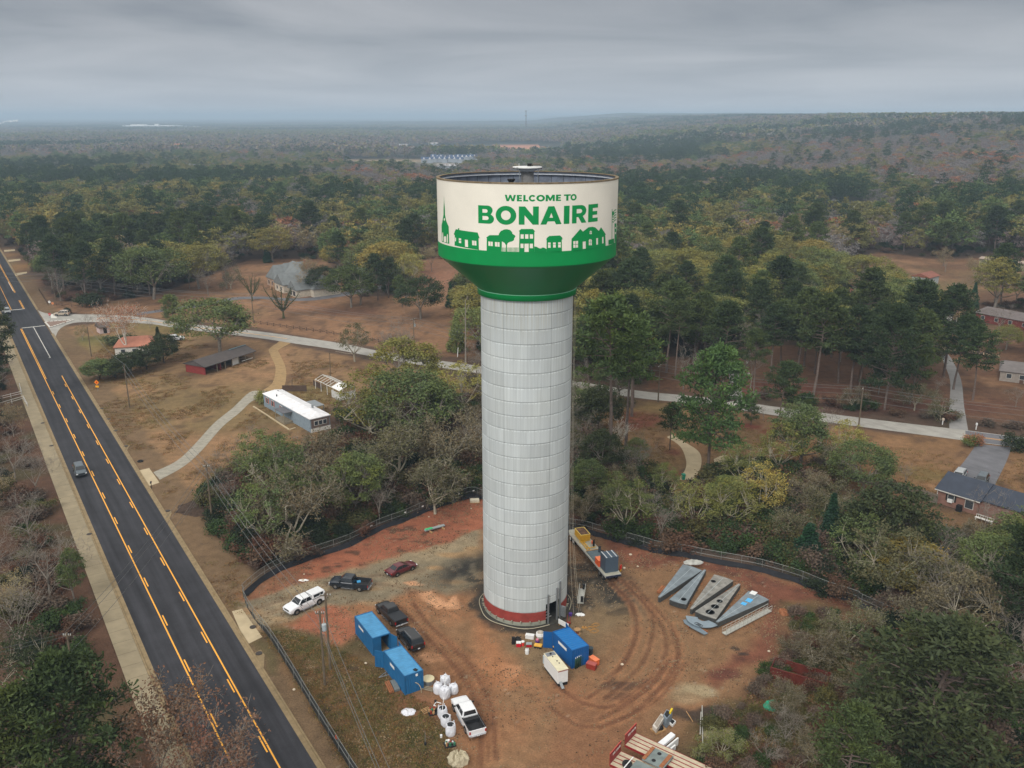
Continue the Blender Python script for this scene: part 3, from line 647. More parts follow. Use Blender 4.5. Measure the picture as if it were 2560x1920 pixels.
def rad(z):
 f=(z-J0)/JS;f=abs(f-round(f))*JS
 return RS-(.045 if f<.04 and z>3 else 0)
v=[];f=[];mi=[]
na=len(angs)
for z in zs:
 for a in angs:v.append((rad(z)*math.cos(a),rad(z)*math.sin(a),z))
for kz in range(len(zs)-1):
 for i in range(na):
  j_=(i+1)%na;am=angs[i]+1e-4
  if ad0-1e-6<=am<ad1 and zs[kz+1]<=Z_DOOR+1e-6:continue
  f.append((kz*na+i,kz*na+j_,(kz+1)*na+j_,(kz+1)*na+i))
  mi.append(1 if Z_RED0-1e-6<=zs[kz]<Z_RED1-1e-6 else(2 if zs[kz]<Z_RED0-1e-6 else 0))
sh=link('shaft',np_mesh('shaft',v,np.array(f),[M_shaft,M_red,M_foot],mi),tower)
mb=MB()
for a in(ad0,ad1):
 c,s=math.cos(a),math.sin(a);mb.quad((RS*c,RS*s,0),((RS-.35)*c,(RS-.35)*s,0),((RS-.35)*c,(RS-.35)*s,Z_DOOR),(RS*c,RS*s,Z_DOOR))
c0,s0,c1,s1=math.cos(ad0),math.sin(ad0),math.cos(ad1),math.sin(ad1)
mb.quad((RS*c0,RS*s0,Z_DOOR),(RS*c1,RS*s1,Z_DOOR),((RS-.35)*c1,(RS-.35)*s1,Z_DOOR),((RS-.35)*c0,(RS-.35)*s0,Z_DOOR))
mb.build('door_jamb',M_foot,tower)
mb=MB().lathe([(RS+.55,-.2),(RS+.55,.10),(RS+.02,.12)],60);mb.build('footing',mat('tar_footing',C(62,60,54),.9,var=.3,scale=1.5),tower)
mb=MB()
for rr_,zz in((RS+.62,.16),):
 for i in range(90):
  a=2*math.pi*i/90
  if ad0<(a-2*math.pi if a>math.pi else a)<ad1+.3:continue
  r1=rr_+.1*math.sin(a*7);b_=2*math.pi*(i+1)/90;r2=rr_+.1*math.sin(b_*7)
  mb.tube((r1*math.cos(a),r1*math.sin(a),zz),(r2*math.cos(b_),r2*math.sin(b_),zz),.06,n=4)
mb.build('base_hose',mat('pale_hose',C(168,160,138),.8),tower)
for i in range(30):
 a=A0+math.radians(-6.6+12*i)
 if-.06<(a-ad0)and a<ad1+.06:continue
 mb=MB().box(((RS+.12)*math.cos(a),(RS+.12)*math.sin(a),Z_RED0-.02),(.22,.12,.42),rz=a).box(((RS+.26)*math.cos(a),(RS+.26)*math.sin(a),Z_RED0+.16),(.12,.16,.10),rz=a)
 mb.build('anchor_bracket',mat('raw_concrete',C(150,146,130),.9),tower)
for a,dz in((ad0+.05,1.4),(ad1-.13,1.9),(ad1-.02,2.6)):
 mb=MB().box(((RS+.12)*math.cos(a),(RS+.12)*math.sin(a),(Z_DOOR+dz)/2),(.16,.22,Z_DOOR+dz),rz=a);mb.build('door_rail',M_galv,tower)
am=(ad0+ad1)/2;mb=MB()
for i in range(6):
 r_=RS-1.0-i*.30;mb.box((r_*math.cos(am-.02),r_*math.sin(am-.02),.2+i*.2),(.12,1.2,.05),rz=am)
mb.build('stair',M_white,tower)
mb=MB().box(((RS+.5)*math.cos(ad1+.02),(RS+.5)*math.sin(ad1+.02),1.1),(.7,.25,1.5),rz=ad1);mb.build('door_winch',M_galv,tower)
def lathe_obj(name,prof,m,n=180,smooth=True,cap=False):
 mb=MB().lathe(prof,n,cap=cap);o=mb.build(name,m,tower,smooth=False)
 if smooth:o.data.polygons.foreach_set('use_smooth',[True]*len(o.data.polygons))
 return o
lathe_obj('bowl_wall',[(RB,Z_CYL),(RB,Z_RIM)],M_cream)
lathe_obj('bowl_inner_wall',[(RB-.06,Z_RIM),(RB-.06,Z_CYL+.1)],M_steelin)
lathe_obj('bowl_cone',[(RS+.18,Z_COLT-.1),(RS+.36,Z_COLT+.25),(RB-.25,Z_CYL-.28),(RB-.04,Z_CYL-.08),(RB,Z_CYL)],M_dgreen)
lathe_obj('bowl_floor',[(RB-.07,Z_CYL+.1),(3,Z_COLT+1.2),(.8,Z_COLT+1.2)],M_steelin)
lathe_obj('collar',[(RS+.02,Z_COLB),(RS+.38,Z_COLB+.02),(RS+.40,Z_COLT+.12),(RS+.44,Z_COLT+.2),(RS+.40,Z_COLT+.26),(RS+.34,Z_COLT+.12),(RS+.26,Z_COLT)],M_green)
lathe_obj('collar_lip',[(RS+.40,Z_COLT+.255),(RS+.45,Z_COLT+.215),(RS+.46,Z_COLT+.27),(RS+.40,Z_COLT+.275)],mat('pale_green_lip',C(150,214,180),.5))
lathe_obj('rim',[(RB-.32,Z_RIM-.02),(RB-.32,Z_RIM+.06),(RB+.05,Z_RIM+.06),(RB+.05,Z_RIM-.1)],mat('rim_rust',C(120,104,78),.7,var=.4,scale=2),smooth=False)
lathe_obj('rim_stiffener',[(RB-.07,Z_RIM-.42),(RB-.42,Z_RIM-.40),(RB-.42,Z_RIM-.30),(RB-.07,Z_RIM-.28)],mat('stiffener_pale',C(176,182,190),.5,var=.2,scale=3),smooth=False)
mb=MB()
for i in range(40):
 a=2*math.pi*i/40;mb.tube(((RB-.085)*math.cos(a),(RB-.085)*math.sin(a),Z_CYL+.2),((RB-.085)*math.cos(a),(RB-.085)*math.sin(a),Z_RIM-.45),.035,n=4)
mb.build('plate_seams',mat('seam_dark',C(74,78,86),.7),tower)
Z_DISC=height_at('px',0,380+152/4.148,0,TY)
mb=MB().lathe([(.78,Z_COLT+1),(.78,Z_DISC-.4)],24);mb.build('access_tube',mat('tube_concrete_grey',C(112,112,112),.7,var=.2,scale=1),tower,smooth=True)
mb=MB().lathe([(.78,Z_DISC-.55),(1.72,Z_DISC-.16),(1.76,Z_DISC-.16),(1.76,Z_DISC-.12),(1.76,Z_DISC),(0.02,Z_DISC+.08)],36);o=mb.build('top_platform',[M_white,M_dark],tower)
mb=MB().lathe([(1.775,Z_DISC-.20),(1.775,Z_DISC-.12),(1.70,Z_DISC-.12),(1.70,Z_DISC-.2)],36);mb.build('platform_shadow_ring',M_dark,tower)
mb=MB().lathe([(.26,Z_DISC+.02),(.26,Z_DISC+.34),(.34,Z_DISC+.34),(.34,Z_DISC+.38)],14,(.25,-.2,0));mb.build('vent',M_dark,tower)
mb=MB().box((.95,.35,Z_DISC+.22),(1.1,.7,.08)).box((.6,.3,Z_DISC+.1),(.1,.6,.22));mb.build('hatch',mat('hatch_brown',C(96,88,74),.7),tower)
for i,(x,y,z0,z1,r_)in enumerate(((-.95,-1.2,Z_COLT+2,Z_DISC-.1,.06),(1.25,-1.0,Z_COLT+2,Z_DISC-.1,.05),(-1.5,.3,Z_COLT+2,Z_DISC-1.5,.05))):
 mb=MB().tube((x,y,z0),(x,y,z1),r_,n=6);mb.build('riser_pipe',M_galv,tower)
zz=height_at('px',0,380+278/4.148,0,TY-1.5)
mb=MB().lathe([(.1,zz-1.3),(.12,zz-.7),(.46,zz-.1),(.46,zz)],12,(-1.95,-1.5,0));mb.tube((-1.95,-1.5,zz-1.3),(-1.95,-1.5,zz-6),.1);mb.build('overflow_funnel',M_dark,tower)
for a in(-.32,-.22,.02,.5):
 mb=MB().tube((-1.5-a,-1.72+abs(a),Z_DISC+.02),(-1.5-a,-1.72+abs(a),Z_DISC-.35),.03,n=4);mb.build('platform_clip',M_galv,tower)
mb=MB().tube((-1.0,0.3,Z_DISC),(-1.0,.3,Z_DISC+.4),.03);mb.build('whip_aerial',M_white,tower)
def on_bowl(x,y):
 o=VIEWS['M'];u=(o[0]+x/o[2]-1280)/FOC;v_=(o[1]+y/o[2]-960)/FOC
 d=Vector((u,CP-v_*SP,-(SP+v_*CP)));dx_,dy_=d.x,d.y
 A=dx_*dx_+dy_*dy_;B=-2*(dx_*TX+dy_*TY);Cc=TX*TX+TY*TY-RB*RB
 disc=max(B*B-4*A*Cc,0);t=(-B-math.sqrt(disc))/(2*A)
 X,Y,Z=d.x*t,d.y*t,CAMH+d.z*t
 return(math.atan2(X-TX,TY-Y)*RB,Z)
def wrap_shapes(name,shapes,m,out=.012):
 """shapes: list of (outer, [holes]) in (arc, z); cut into slivers and bent round the bowl"""
 bm=bmesh.new()
 for outer,holes in shapes:
  loops=[[Vector((p[0],p[1],0))for p in l]for l in[outer]+list(holes)]
  flat=[bm.verts.new(p)for l in loops for p in l]
  for t in tessellate_polygon(loops):
   try:bm.faces.new([flat[i]for i in t])
   except ValueError:pass
 xs=[v_.co.x for v_ in bm.verts];st_=RB*2*math.pi/180
 for k in range(int(math.floor(min(xs)/st_)),int(max(xs)/st_)+2):
  bmesh.ops.bisect_plane(bm,geom=bm.verts[:]+bm.edges[:]+bm.faces[:],plane_co=(k*st_,0,0),plane_no=(1,0,0))
 for v_ in bm.verts:
  a=v_.co.x/RB;z=v_.co.y;v_.co=((RB+out)*math.sin(a),-(RB+out)*math.cos(a),z)
 bmesh.ops.recalc_face_normals(bm,faces=bm.faces)
 me=bpy.data.meshes.new(name);bm.to_mesh(me);bm.free();me.materials.append(m);return link(name,me,tower)
def arc(cx,cy,rx,ry,a0,a1,n=14):return[(cx+rx*math.cos(math.radians(a0+(a1-a0)*i/n)),cy+ry*math.sin(math.radians(a0+(a1-a0)*i/n)))for i in range(n+1)]
def glyph(ch):
 """bold grotesque letters in a unit box; list of (outer, holes)"""
 s=.27
 if ch=='B':return[([(0,0),(.62,0)]+arc(.68,.265,.32,.265,-90,60)[1:]+[(.80,.51)]+arc(.62,.745,.30,.255,-20,90)+[(0,1)],[[(.28,.60),(.28,.80),(.50,.80)]+arc(.50,.70,.11,.10,90,-90,8),[(.28,.2),(.28,.42),(.54,.42)]+arc(.54,.31,.13,.11,90,-90,8)])]
 if ch=='O':return[(arc(.5,.5,.5,.52,0,354,40),[arc(.5,.5,.235,.265,0,350,30)])]
 if ch=='N':return[([(0,0),(.29,0),(.29,.52),(.70,0),(1,0),(1,1),(.71,1),(.71,.48),(.31,1),(0,1)],[])]
 if ch=='A':return[([(0,0),(.27,0),(.34,.17),(.66,.17),(.73,0),(1,0),(.64,1),(.36,1)],[[(.415,.37),(.585,.37),(.50,.64)]])]
 if ch=='I':return[([(0,0),(1,0),(1,1),(0,1)],[])]
 if ch=='R':return[([(0,0),(.29,0),(.29,.34),(.40,.34),(.62,0),(.96,0),(.70,.38)]+arc(.56,.68,.38,.32,-55,90)+[(0,1)],[[(.29,.55),(.29,.79),(.50,.79)]+arc(.50,.67,.15,.12,90,-90,8)])]
 if ch=='E':return[([(0,0),(1,0),(1,.22),(.45,.22),(.45,.39),(.93,.39),(.93,.60),(.45,.60),(.45,.78),(1,.78),(1,1),(0,1)],[])]
 if ch=='W':return[([(.16,0),(.37,0),(.50,.56),(.63,0),(.84,0),(1,1),(.81,1),(.715,.36),(.585,1),(.415,1),(.285,.36),(.19,1),(0,1)],[])]
 if ch=='L':return[([(0,0),(1,0),(1,.23),(.46,.23),(.46,1),(0,1)],[])]
 if ch=='C':return[(arc(.52,.5,.52,.52,38,322,30)+[(.70,.35)]+arc(.52,.5,.25,.26,320,40,24),[])]
 if ch=='M':return[([(0,0),(.23,0),(.23,.56),(.42,.06),(.58,.06),(.77,.56),(.77,0),(1,0),(1,1),(.72,1),(.50,.46),(.28,1),(0,1)],[])]
 if ch=='T':return[([(.34,0),(.66,0),(.66,.77),(1,.77),(1,1),(0,1),(0,.77),(.34,.77)],[])]
def letters(name,row,ytop,ybot,xref):
 z1=on_bowl(xref,ytop)[1];z0=on_bowl(xref,ybot)[1];shapes=[]
 for ch,xa,xb in row:
  ym=(ytop+ybot)/2
  s0_,s1_=on_bowl(xa,ym)[0],on_bowl(xb,ym)[0]
  for outer,holes in glyph(ch):
   shapes.append(([(s0_+(s1_-s0_)*x,z0+(z1-z0)*y)for x,y in outer],[[(s0_+(s1_-s0_)*x,z0+(z1-z0)*y)for x,y in h]for h in holes]))
 return wrap_shapes(name,shapes,M_green)
letters('lettering_bonaire',[('B',563,726),('O',744,957),('N',983,1190),('A',1208,1427),('I',1450,1508),('R',1535,1690),('E',1702,1801)],565,754,1060)
letters('lettering_welcome_to',[('W',838,953),('E',963,1016),('L',1030,1080),('C',1086,1160),('O',1165,1254),('M',1262,1356),('E',1368,1420),('T',1450,1521),('O',1519,1582)],446,512,1060)
rect=lambda x0,y0,x1,y1:[(x0,y0),(x1,y0),(x1,y1),(x0,y1)]
def arch(x0,y0,x1,y1):return[(x0,y1),(x0,y0+12),((x0*3+x1)/4,y0+2),((x0+x1)/2,y0),((x0+x1*3)/4,y0+2),(x1,y0+12),(x1,y1)]
SKY=[([(186,928),(183,760),(192,715),(203,650),(203,600),(207,520),(208,452),(211,520),(217,590),(218,650),(232,715),(257,775),(263,952)],[[(206,690),(212,683),(218,690),(219,705),(212,716),(206,706)],arch(190,832,200,922),arch(206,872,231,935),arch(238,850,249,940)]),([(318,970),(320,865),(310,850),(330,800),(355,804),(354,789),(366,791),(366,808),(556,835),(578,895),(566,895),(570,1015)],[rect(322,888,333,926),[(361,892),(386,896),(387,946),(362,942)],[(424,907),(455,911),(458,986),(426,982)],[(498,917),(543,922),(545,970),(500,966)]]),([(650,1025),(652,890),(645,887),(680,862),(775,862),(778,845),(798,818),(815,812),(830,803),(860,800),(893,809),(915,832),(917,848),(944,864),(948,880),(936,893),(934,912),(915,926),(890,932),(868,944),(860,968),(863,1036),(848,1036),(851,968),(836,942),(808,926),(806,1034)],[[(667,927),(714,931),(714,976),(668,972)],[(735,932),(784,935),(784,982),(736,979)]]),([(985,1042),(990,825),(982,820),(1008,798),(1128,798),(1152,822),(1145,826),(1143,985),(1146,1042)],[rect(1002,853,1034,899),rect(1048,853,1082,899),rect(1097,853,1131,898),rect(1001,950,1032,996),rect(1042,950,1086,1036),rect(1096,950,1130,997)]),([(1146,1042),(1144,980),(1165,982),(1195,998),(1212,1000),(1228,990),(1245,992),(1270,1005),(1270,1042)],[]),([(1270,1042),(1272,915),(1268,905),(1275,890),(1300,870),(1410,865),(1435,890),(1435,908),(1428,908),(1430,1040)],[rect(1285,938,1313,994),rect(1338,937,1366,991),rect(1391,935,1418,990)]),([(1527,1036),(1530,900),(1620,797),(1648,825),(1705,780),(1745,775),(1775,782),(1812,818),(1835,780),(1885,855),(1879,862),(1883,978)],[[(1547,924),(1597,920),(1597,990),(1548,994)],[(1645,930),(1677,926),(1677,1001),(1646,1005)],arch(1708,902,1740,967),arch(1717,815,1740,851),[(1785,894),(1804,891),(1804,959),(1786,962)],[(1846,881),(1861,878),(1861,946),(1847,949)]]),([(1945,960),(1948,592),(1952,592),(1950,955)],[]),([(1975,935),(1975,742),(1994,738),(1994,925)],[[(1979,778),(1990,776),(1990,795),(1979,797)],[(1979,830),(1990,828),(1990,850),(1979,853)]]),([(1912,962),(1912,912),(1970,896),(1970,945)],[])]
for k in range(5):
 y=592+k*26;SKY.append(([(1951,y+22),(1962,y+28),(1975,y+8),(1993,y),(1993,y+8),(1976,y+18),(1963,y+37),(1951,y+31)],[]))
SKY.append(([(1951,620),(1969,612),(1969,655),(1951,662)],[]))
for x in[812,825,838]+list(range(868,985,13)):SKY.append(([(x,1042),(x,990),(x+6,990),(x+6,1042)],[]))
for x0,y0,x1,y1 in((520,919,523,968),(362,917,386,921),(690,929,693,974),(760,933,763,981),(1547,955,1597,959),(1571,921,1575,992),(1708,933,1740,936),(1722,903,1725,967),(1728,816,1730,850),(1717,834,1740,837),(1285,960,1313,963),(1338,958,1366,961),(1391,956,1418,959)):SKY.append((rect(x0,y0,x1,y1),[]))
wrap_shapes('skyline_mural',[([on_bowl(*p)for p in o_],[[on_bowl(*p)for p in h]for h in hs])for o_,hs in SKY],M_green)
Z_BAND=on_bowl(1060,1037)[1]
lathe_obj('green_band',[(RB+.012,Z_CYL),(RB+.012,Z_BAND)],M_green)
#  TREES
def leaf_mat(name,tint=None,back=.10):
 """foliage: the object's own colour (or a fixed one), broken up by clump-sized and leaf-sized noise"""
 m=bpy.data.materials.new(name);m.use_nodes=True;nt=m.node_tree;N=nt.nodes;L=nt.links;b=N['Principled BSDF']
 b.inputs['Roughness'].default_value=.75;b.inputs['Specular IOR Level'].default_value=.15
 oi=N.new('ShaderNodeObjectInfo');tc=N.new('ShaderNodeTexCoord')
 ad=N.new('ShaderNodeVectorMath');ad.operation='ADD';L.new(tc.outputs['Object'],ad.inputs[0])
 sc_=N.new('ShaderNodeVectorMath');sc_.operation='SCALE';sc_.inputs[0].default_value=(37,19,53);L.new(oi.outputs['Random'],sc_.inputs['Scale']);L.new(sc_.outputs[0],ad.inputs[1])
 n1=N.new('ShaderNodeTexNoise');n1.inputs['Scale'].default_value=.28;n1.inputs['Detail'].default_value=3;L.new(ad.outputs[0],n1.inputs['Vector'])
 n2=N.new('ShaderNodeTexNoise');n2.inputs['Scale'].default_value=2.2;n2.inputs['Detail'].default_value=2;L.new(ad.outputs[0],n2.inputs['Vector'])
 hs=N.new('ShaderNodeHueSaturation')
 def mr(o,a,b_,lo,hi):
  k=N.new('ShaderNodeMapRange');k.inputs[1].default_value=a;k.inputs[2].default_value=b_;k.inputs[3].default_value=lo;k.inputs[4].default_value=hi;L.new(o,k.inputs[0]);return k.outputs[0]
 L.new(mr(n1.outputs[0],.3,.7,.478,.516),hs.inputs['Hue']);L.new(mr(n1.outputs[0],.3,.7,1.12,.85),hs.inputs['Saturation'])
 mu=N.new('ShaderNodeMath');mu.operation='MULTIPLY';L.new(mr(n2.outputs[0],.3,.7,.62,1.4),mu.inputs[0]);L.new(mr(oi.outputs['Random'],0,1,.86,1.16),mu.inputs[1])
 L.new(mu.outputs[0],hs.inputs['Value'])
 if tint is None:L.new(oi.outputs['Color'],hs.inputs['Color'])
 else:hs.inputs['Color'].default_value=(*tint,1)
 L.new(hs.outputs[0],b.inputs['Base Color'])
 return m
M_leaf=leaf_mat('foliage')
def bark(name,c):return mat(name,c,.9,var=.3,scale=2.5)
M_bpine=bark('pine_bark',C(112,98,90));M_bgrey=bark('grey_bark',C(134,126,116));M_bpale=bark('pale_lichen_bark',C(160,152,134));M_bmoss=bark('mossy_bark',C(78,80,52))
M_bdark=bark('dark_bark',C(72,62,54));M_bwhite=bark('white_bark',C(204,196,184))
def cards(rs,cen,size,up=.4,aspect=.75,squash=1.0):
 """one little four-sided leaf spray per centre, random facing biased upwards"""
 n=len(cen);d=rs.normal(size=(n,3));d[:,2]=np.abs(d[:,2])+up;d/=np.linalg.norm(d,axis=1)[:,None]
 r=rs.normal(size=(n,3));u=np.cross(d,r);u/=np.linalg.norm(u,axis=1)[:,None]+1e-9;w=np.cross(d,u)
 s=size*rs.uniform(.65,1.35,n)[:,None]
 u=u*s;w=w*s*aspect
 bend=d*s*.22
 v=np.stack([cen-u,cen-w*.8+bend,cen+u,cen+w*.8+bend],1).reshape(-1,3)
 f=np.arange(n*4).reshape(n,4);return v,f
def needles(rs,cen,out,size):
 """a needle tuft: thin blades fanned about each centre's outward direction"""
 n=len(cen);d=out+rs.normal(size=(n,3))*.75;d[:,2]+=.15;d/=np.linalg.norm(d,axis=1)[:,None]
 r=rs.normal(size=(n,3));u=np.cross(d,r);u/=np.linalg.norm(u,axis=1)[:,None]
 s=size*rs.uniform(.7,1.3,n)[:,None]
 v=np.stack([cen-u*s*.10,cen+u*s*.10,cen+d*s+u*s*.20,cen+d*s-u*s*.20],1).reshape(-1,3)
 return v,np.arange(n*4).reshape(n,4)
def grow_branch(rs,p,d,L,r,segs,curl=.25,lift=.1,n=5):
 """a wandering tapering limb; returns its points"""
 pts=[p];q=p.copy();dd=d.copy();st=L/n
 for i in range(n):
  dd=dd+rs.normal(size=3)*curl;dd[2]+=lift;dd/=np.linalg.norm(dd)
  q2=q+dd*st;segs.append((q,q2,r*(1-i/n*.6),r*(1-(i+1)/n*.6)));pts.append(q2);q=q2
 return pts,dd
def ramify(rs,p,d,L,r,depth,segs,tips,spread=.75,ratio=.68,kids=(2,4),lift=.10,curl=.2):
 pts,dd=grow_branch(rs,p,d,L,r,segs,curl,lift,3 if depth<2 else 4)
 if depth==0:tips.append((pts[-1],dd));return
 for k in range(rs.randint(kids[0],kids[1]+1)):
  i=rs.randint(max(1,len(pts)-3),len(pts));nd=dd+rs.normal(size=3)*spread;nd[2]=nd[2]*.7+lift;nd/=np.linalg.norm(nd)
  ramify(rs,pts[i],nd,L*ratio*rs.uniform(.75,1.2),r*.40 if i<len(pts)-1 else r*.42,depth-1,segs,tips,spread,ratio,kids,lift,curl)
 tips.append((pts[-1],dd))
def seg_mesh(name,segs,m,n=5,rmin=.012):
 a=np.array([s[0]for s in segs]);b=np.array([s[1]for s in segs]);r0=np.maximum([s[2]for s in segs],rmin);r1=np.maximum([s[3]for s in segs],rmin)
 thick=r0>.06;vs=[];fs=[];o=0
 for mask,k in((thick,n),(~thick,3)):
  if mask.any():
   v,f=tubes(a[mask],b[mask],r0[mask],r1[mask],k);vs.append(v);fs.append(f+o);o+=len(v)
 return np_mesh(name,np.concatenate(vs),np.concatenate(fs),[m],smooth=True)
def p_pine(seed,h=24,crown=5.0,start=.5,dens=1.0,leafs=.62,low=False):
 rs=np.random.RandomState(seed);segs=[];cen=[];out=[]
 p=np.zeros(3);d=np.array([rs.normal()*.02,rs.normal()*.02,1.]);n=14;r=h*.0115+.06;pts=[p]
 for i in range(n):
  d=d+np.array([rs.normal(),rs.normal(),0])*.018;d/=np.linalg.norm(d);q=p+d*h/n
  segs.append((p,q,r*(1-.85*i/n),r*(1-.85*(i+1)/n)));p=q;pts.append(p)
 at=lambda t:pts[min(n-1,int(t*n))]+(pts[min(n,int(t*n)+1)]-pts[min(n-1,int(t*n))])*(t*n-int(t*n))
 nb=int(34*dens)
 for k in range(nb):
  t=start+(1-start)*(k+rs.rand())/nb*.98;u=(t-start)/(1-start)
  prof=(math.sin(math.pi*min(1,u*.86+.17))**.7)*(1-.25*u);L=crown*prof*rs.uniform(.55,1.12)+.5
  az=k*2.4+rs.uniform(-.5,.5);el=-.05+.75*u+rs.uniform(-.15,.2)
  dd=np.array([math.cos(az)*math.cos(el),math.sin(az)*math.cos(el),math.sin(el)])
  bp,_=grow_branch(rs,at(t),dd,L,.04+.018*L,segs,.10,.045,4)
  for j in range(2,5):
   for s in range(3 if j>2 else 2):
    sd_=dd+rs.normal(size=3)*.7;sd_[2]=abs(sd_[2])*.4+.12;sd_/=np.linalg.norm(sd_);e=bp[j]+sd_*rs.uniform(.4,1.15)*(.5+.14*L)
    segs.append((bp[j],e,.03,.012));m_=int(rs.uniform(13,22))
    c=e+rs.normal(size=(m_,3))*np.array([.50,.50,.24]);cen.append(c);o_=(c-e);o_[:,2]+=.35;out.append(o_/(np.linalg.norm(o_,axis=1)[:,None]+.1))
 c=at(.985)+rs.normal(size=(40,3))*np.array([.6,.6,.6]);cen.append(c);out.append(c-at(.985))
 if low:
  for k in range(7):
   t=rs.uniform(.2,start);az=rs.uniform(0,6.3);dd=np.array([math.cos(az),math.sin(az),-.1]);grow_branch(rs,at(t),dd,rs.uniform(.8,2.2),.04,segs,.2,-.02,3)
 v,f=needles(rs,np.concatenate(cen),np.concatenate(out),leafs)
 return segs,v,f
def p_broad(seed,h=16,w=13,clumps=150,per=62,leafs=.205,trunk=.22,fill=.25,flat=.8,gap=.33):
 rs=np.random.RandomState(seed);segs=[];r=h*.016+.05;th_=h*trunk
 base=np.zeros(3);top=np.array([rs.normal()*.2,rs.normal()*.2,th_]);segs.append((base,top,r*1.15,r))
 ctr=np.array([0,0,h*.56]);R=np.array([w/2,w/2,h*.44]);cl=[]
 lobes=rs.normal(size=(9,3));lobes/=np.linalg.norm(lobes,axis=1)[:,None];la=rs.uniform(-.30,.16,9)
 while len(cl)<clumps:
  d=rs.normal(size=3);d/=np.linalg.norm(d)
  if d[2]<-.55:continue
  k=1+sum(a*max(0,d@l)**4 for a,l in zip(la,lobes))
  rr_=(rs.rand()**.33 if rs.rand()<fill else rs.uniform(.82,1.0))*k;q=ctr+d*R*rr_
  if d[2]<0:q[2]=ctr[2]+d[2]*R[2]*rr_*flat
  if rs.rand()<gap and vnoise(q[0]+seed*31,q[1]+q[2]*1.7,2.4)<.42:continue
  cl.append(q)
 cl=np.array(cl);limbs=[]
 for k in range(6):
  az=k*1.05+rs.uniform(-.3,.3);el=rs.uniform(.5,1.2);dd=np.array([math.cos(az)*math.cos(el),math.sin(az)*math.cos(el),math.sin(el)])
  pts,_=grow_branch(rs,top,dd,h*.42,r*.55,segs,.12,.06,5);limbs+=pts[1:]
 limbs=np.array(limbs)
 for q in cl[::2]:
  a=limbs[np.argmin(np.linalg.norm(limbs-q,axis=1))];m_=(a+q)/2+rs.normal(size=3)*.3;segs.append((a,m_,.07,.045));segs.append((m_,q,.045,.015))
 n_=clumps*per;idx_=rs.randint(0,clumps,n_);sz=(w/13)*rs.uniform(.55,1.15,clumps)[idx_][:,None]
 cen=cl[idx_]+rs.normal(size=(n_,3))*np.array([.80,.80,.42])*sz
 v,f=cards(rs,cen,leafs);return segs,v,f
def p_bare(seed,h=15,w=.75,depth=5,leaf=0,leafs=.14,r=None,base=.22,spread=.72,lift=.12,L0=.30):
 rs=np.random.RandomState(seed);segs=[];tips=[];r=r or h*.011+.03;p=np.zeros(3);th_=h*base
 pts,dd=grow_branch(rs,p,np.array([0,0,1.]),th_,r*1.1,segs,.04,.1,4)
 for k in range(5):
  az=k*1.26+rs.uniform(-.4,.4);el=rs.uniform(.55,1.25);d=np.array([math.cos(az)*math.cos(el)*w,math.sin(az)*math.cos(el)*w,math.sin(el)]);d/=np.linalg.norm(d)
  ramify(rs,pts[-1-(k%2)],d,h*L0,r*.5,depth-1,segs,tips,spread,.70,(2,3),lift,.17)
 tp=np.array([t[0]for t in tips]);td=np.array([t[1]for t in tips])
 for k in range(2):
  e=tp+(td+rs.normal(size=td.shape)*.6)*h*.035;segs+=[(a,b,.02,.012)for a,b in zip(tp,e)]
 v=f=None
 if leaf:
  i=rs.randint(0,len(tp),leaf);v,f=cards(rs,tp[i]+rs.normal(size=(leaf,3))*.45,leafs)
 return segs,v,f
def p_cone(seed,h=9,w=5,n=5200,leafs=.20,power=.9,low=.04):
 rs=np.random.RandomState(seed);segs=[(np.zeros(3),np.array([0,0,h*.9]),.16,.03)]
 t=rs.rand(n)**1.15;az=rs.rand(n)*6.283;lob=.82+.18*np.sin(az*5+t*9+seed)+.14*np.sin(az*3-t*17)
 rad_=w/2*(1-t)**power*lob*rs.uniform(.72,1.04,n);q=np.stack([rad_*np.cos(az),rad_*np.sin(az),h*(low+(1-low)*t)],1)
 q+=rs.normal(size=q.shape)*.14;v,f=cards(rs,q,leafs,up=.2);return segs,v,f
def p_shrub(seed,h=2.6,w=3.4,n=1800,leafs=.16):
 rs=np.random.RandomState(seed);cl=rs.normal(size=(16,3))*np.array([w*.22,w*.22,h*.12])+np.array([0,0,h*.5]);i=rs.randint(0,16,n)
 q=cl[i]+rs.normal(size=(n,3))*np.array([w*.13,w*.13,h*.15]);q[:,2]=np.abs(q[:,2])+.08
 segs=[(np.zeros(3),c,.04,.015)for c in cl];v,f=cards(rs,q,leafs);return segs,v,f
def p_topped(seed,h=12):
 """an old oak cut back hard: stubby rising limbs furred with moss and shoots"""
 rs=np.random.RandomState(seed);segs=[];pts,_=grow_branch(rs,np.zeros(3),np.array([0,0,1.]),h*.2,.5,segs,.03,.1,3);cen=[]
 for k in range(9):
  az=k*.7+rs.uniform(-.2,.2);el=rs.uniform(.45,1.15);d=np.array([math.cos(az)*math.cos(el),math.sin(az)*math.cos(el),math.sin(el)])
  lp,dd=grow_branch(rs,pts[-1],d,h*rs.uniform(.55,.85),.26,segs,.10,.08,7)
  for q in lp[2:]:
   for s in range(3):
    e=q+(dd+rs.normal(size=3)*.9)*rs.uniform(.4,1.1);segs.append((q,e,.05,.015));cen.append((q+e)/2+rs.normal(size=(5,3))*.25)
 c=np.concatenate(cen);v,f=cards(rs,c,.13);return segs,v,f
PROTO={}
def proto(key,res,bark_m,name='crown',limbs='trunk'):
 segs,v,f=res;PROTO[key]=(seg_mesh(limbs,segs,bark_m),np_mesh(name,v,f,[M_leaf])if v is not None else None)
for i in range(4):proto('pine%d'%i,p_pine(11+i,24,5.2,(.42,.5,.46,.36)[i],(1.25,1.0,1.15,1.3)[i]),M_bpine)
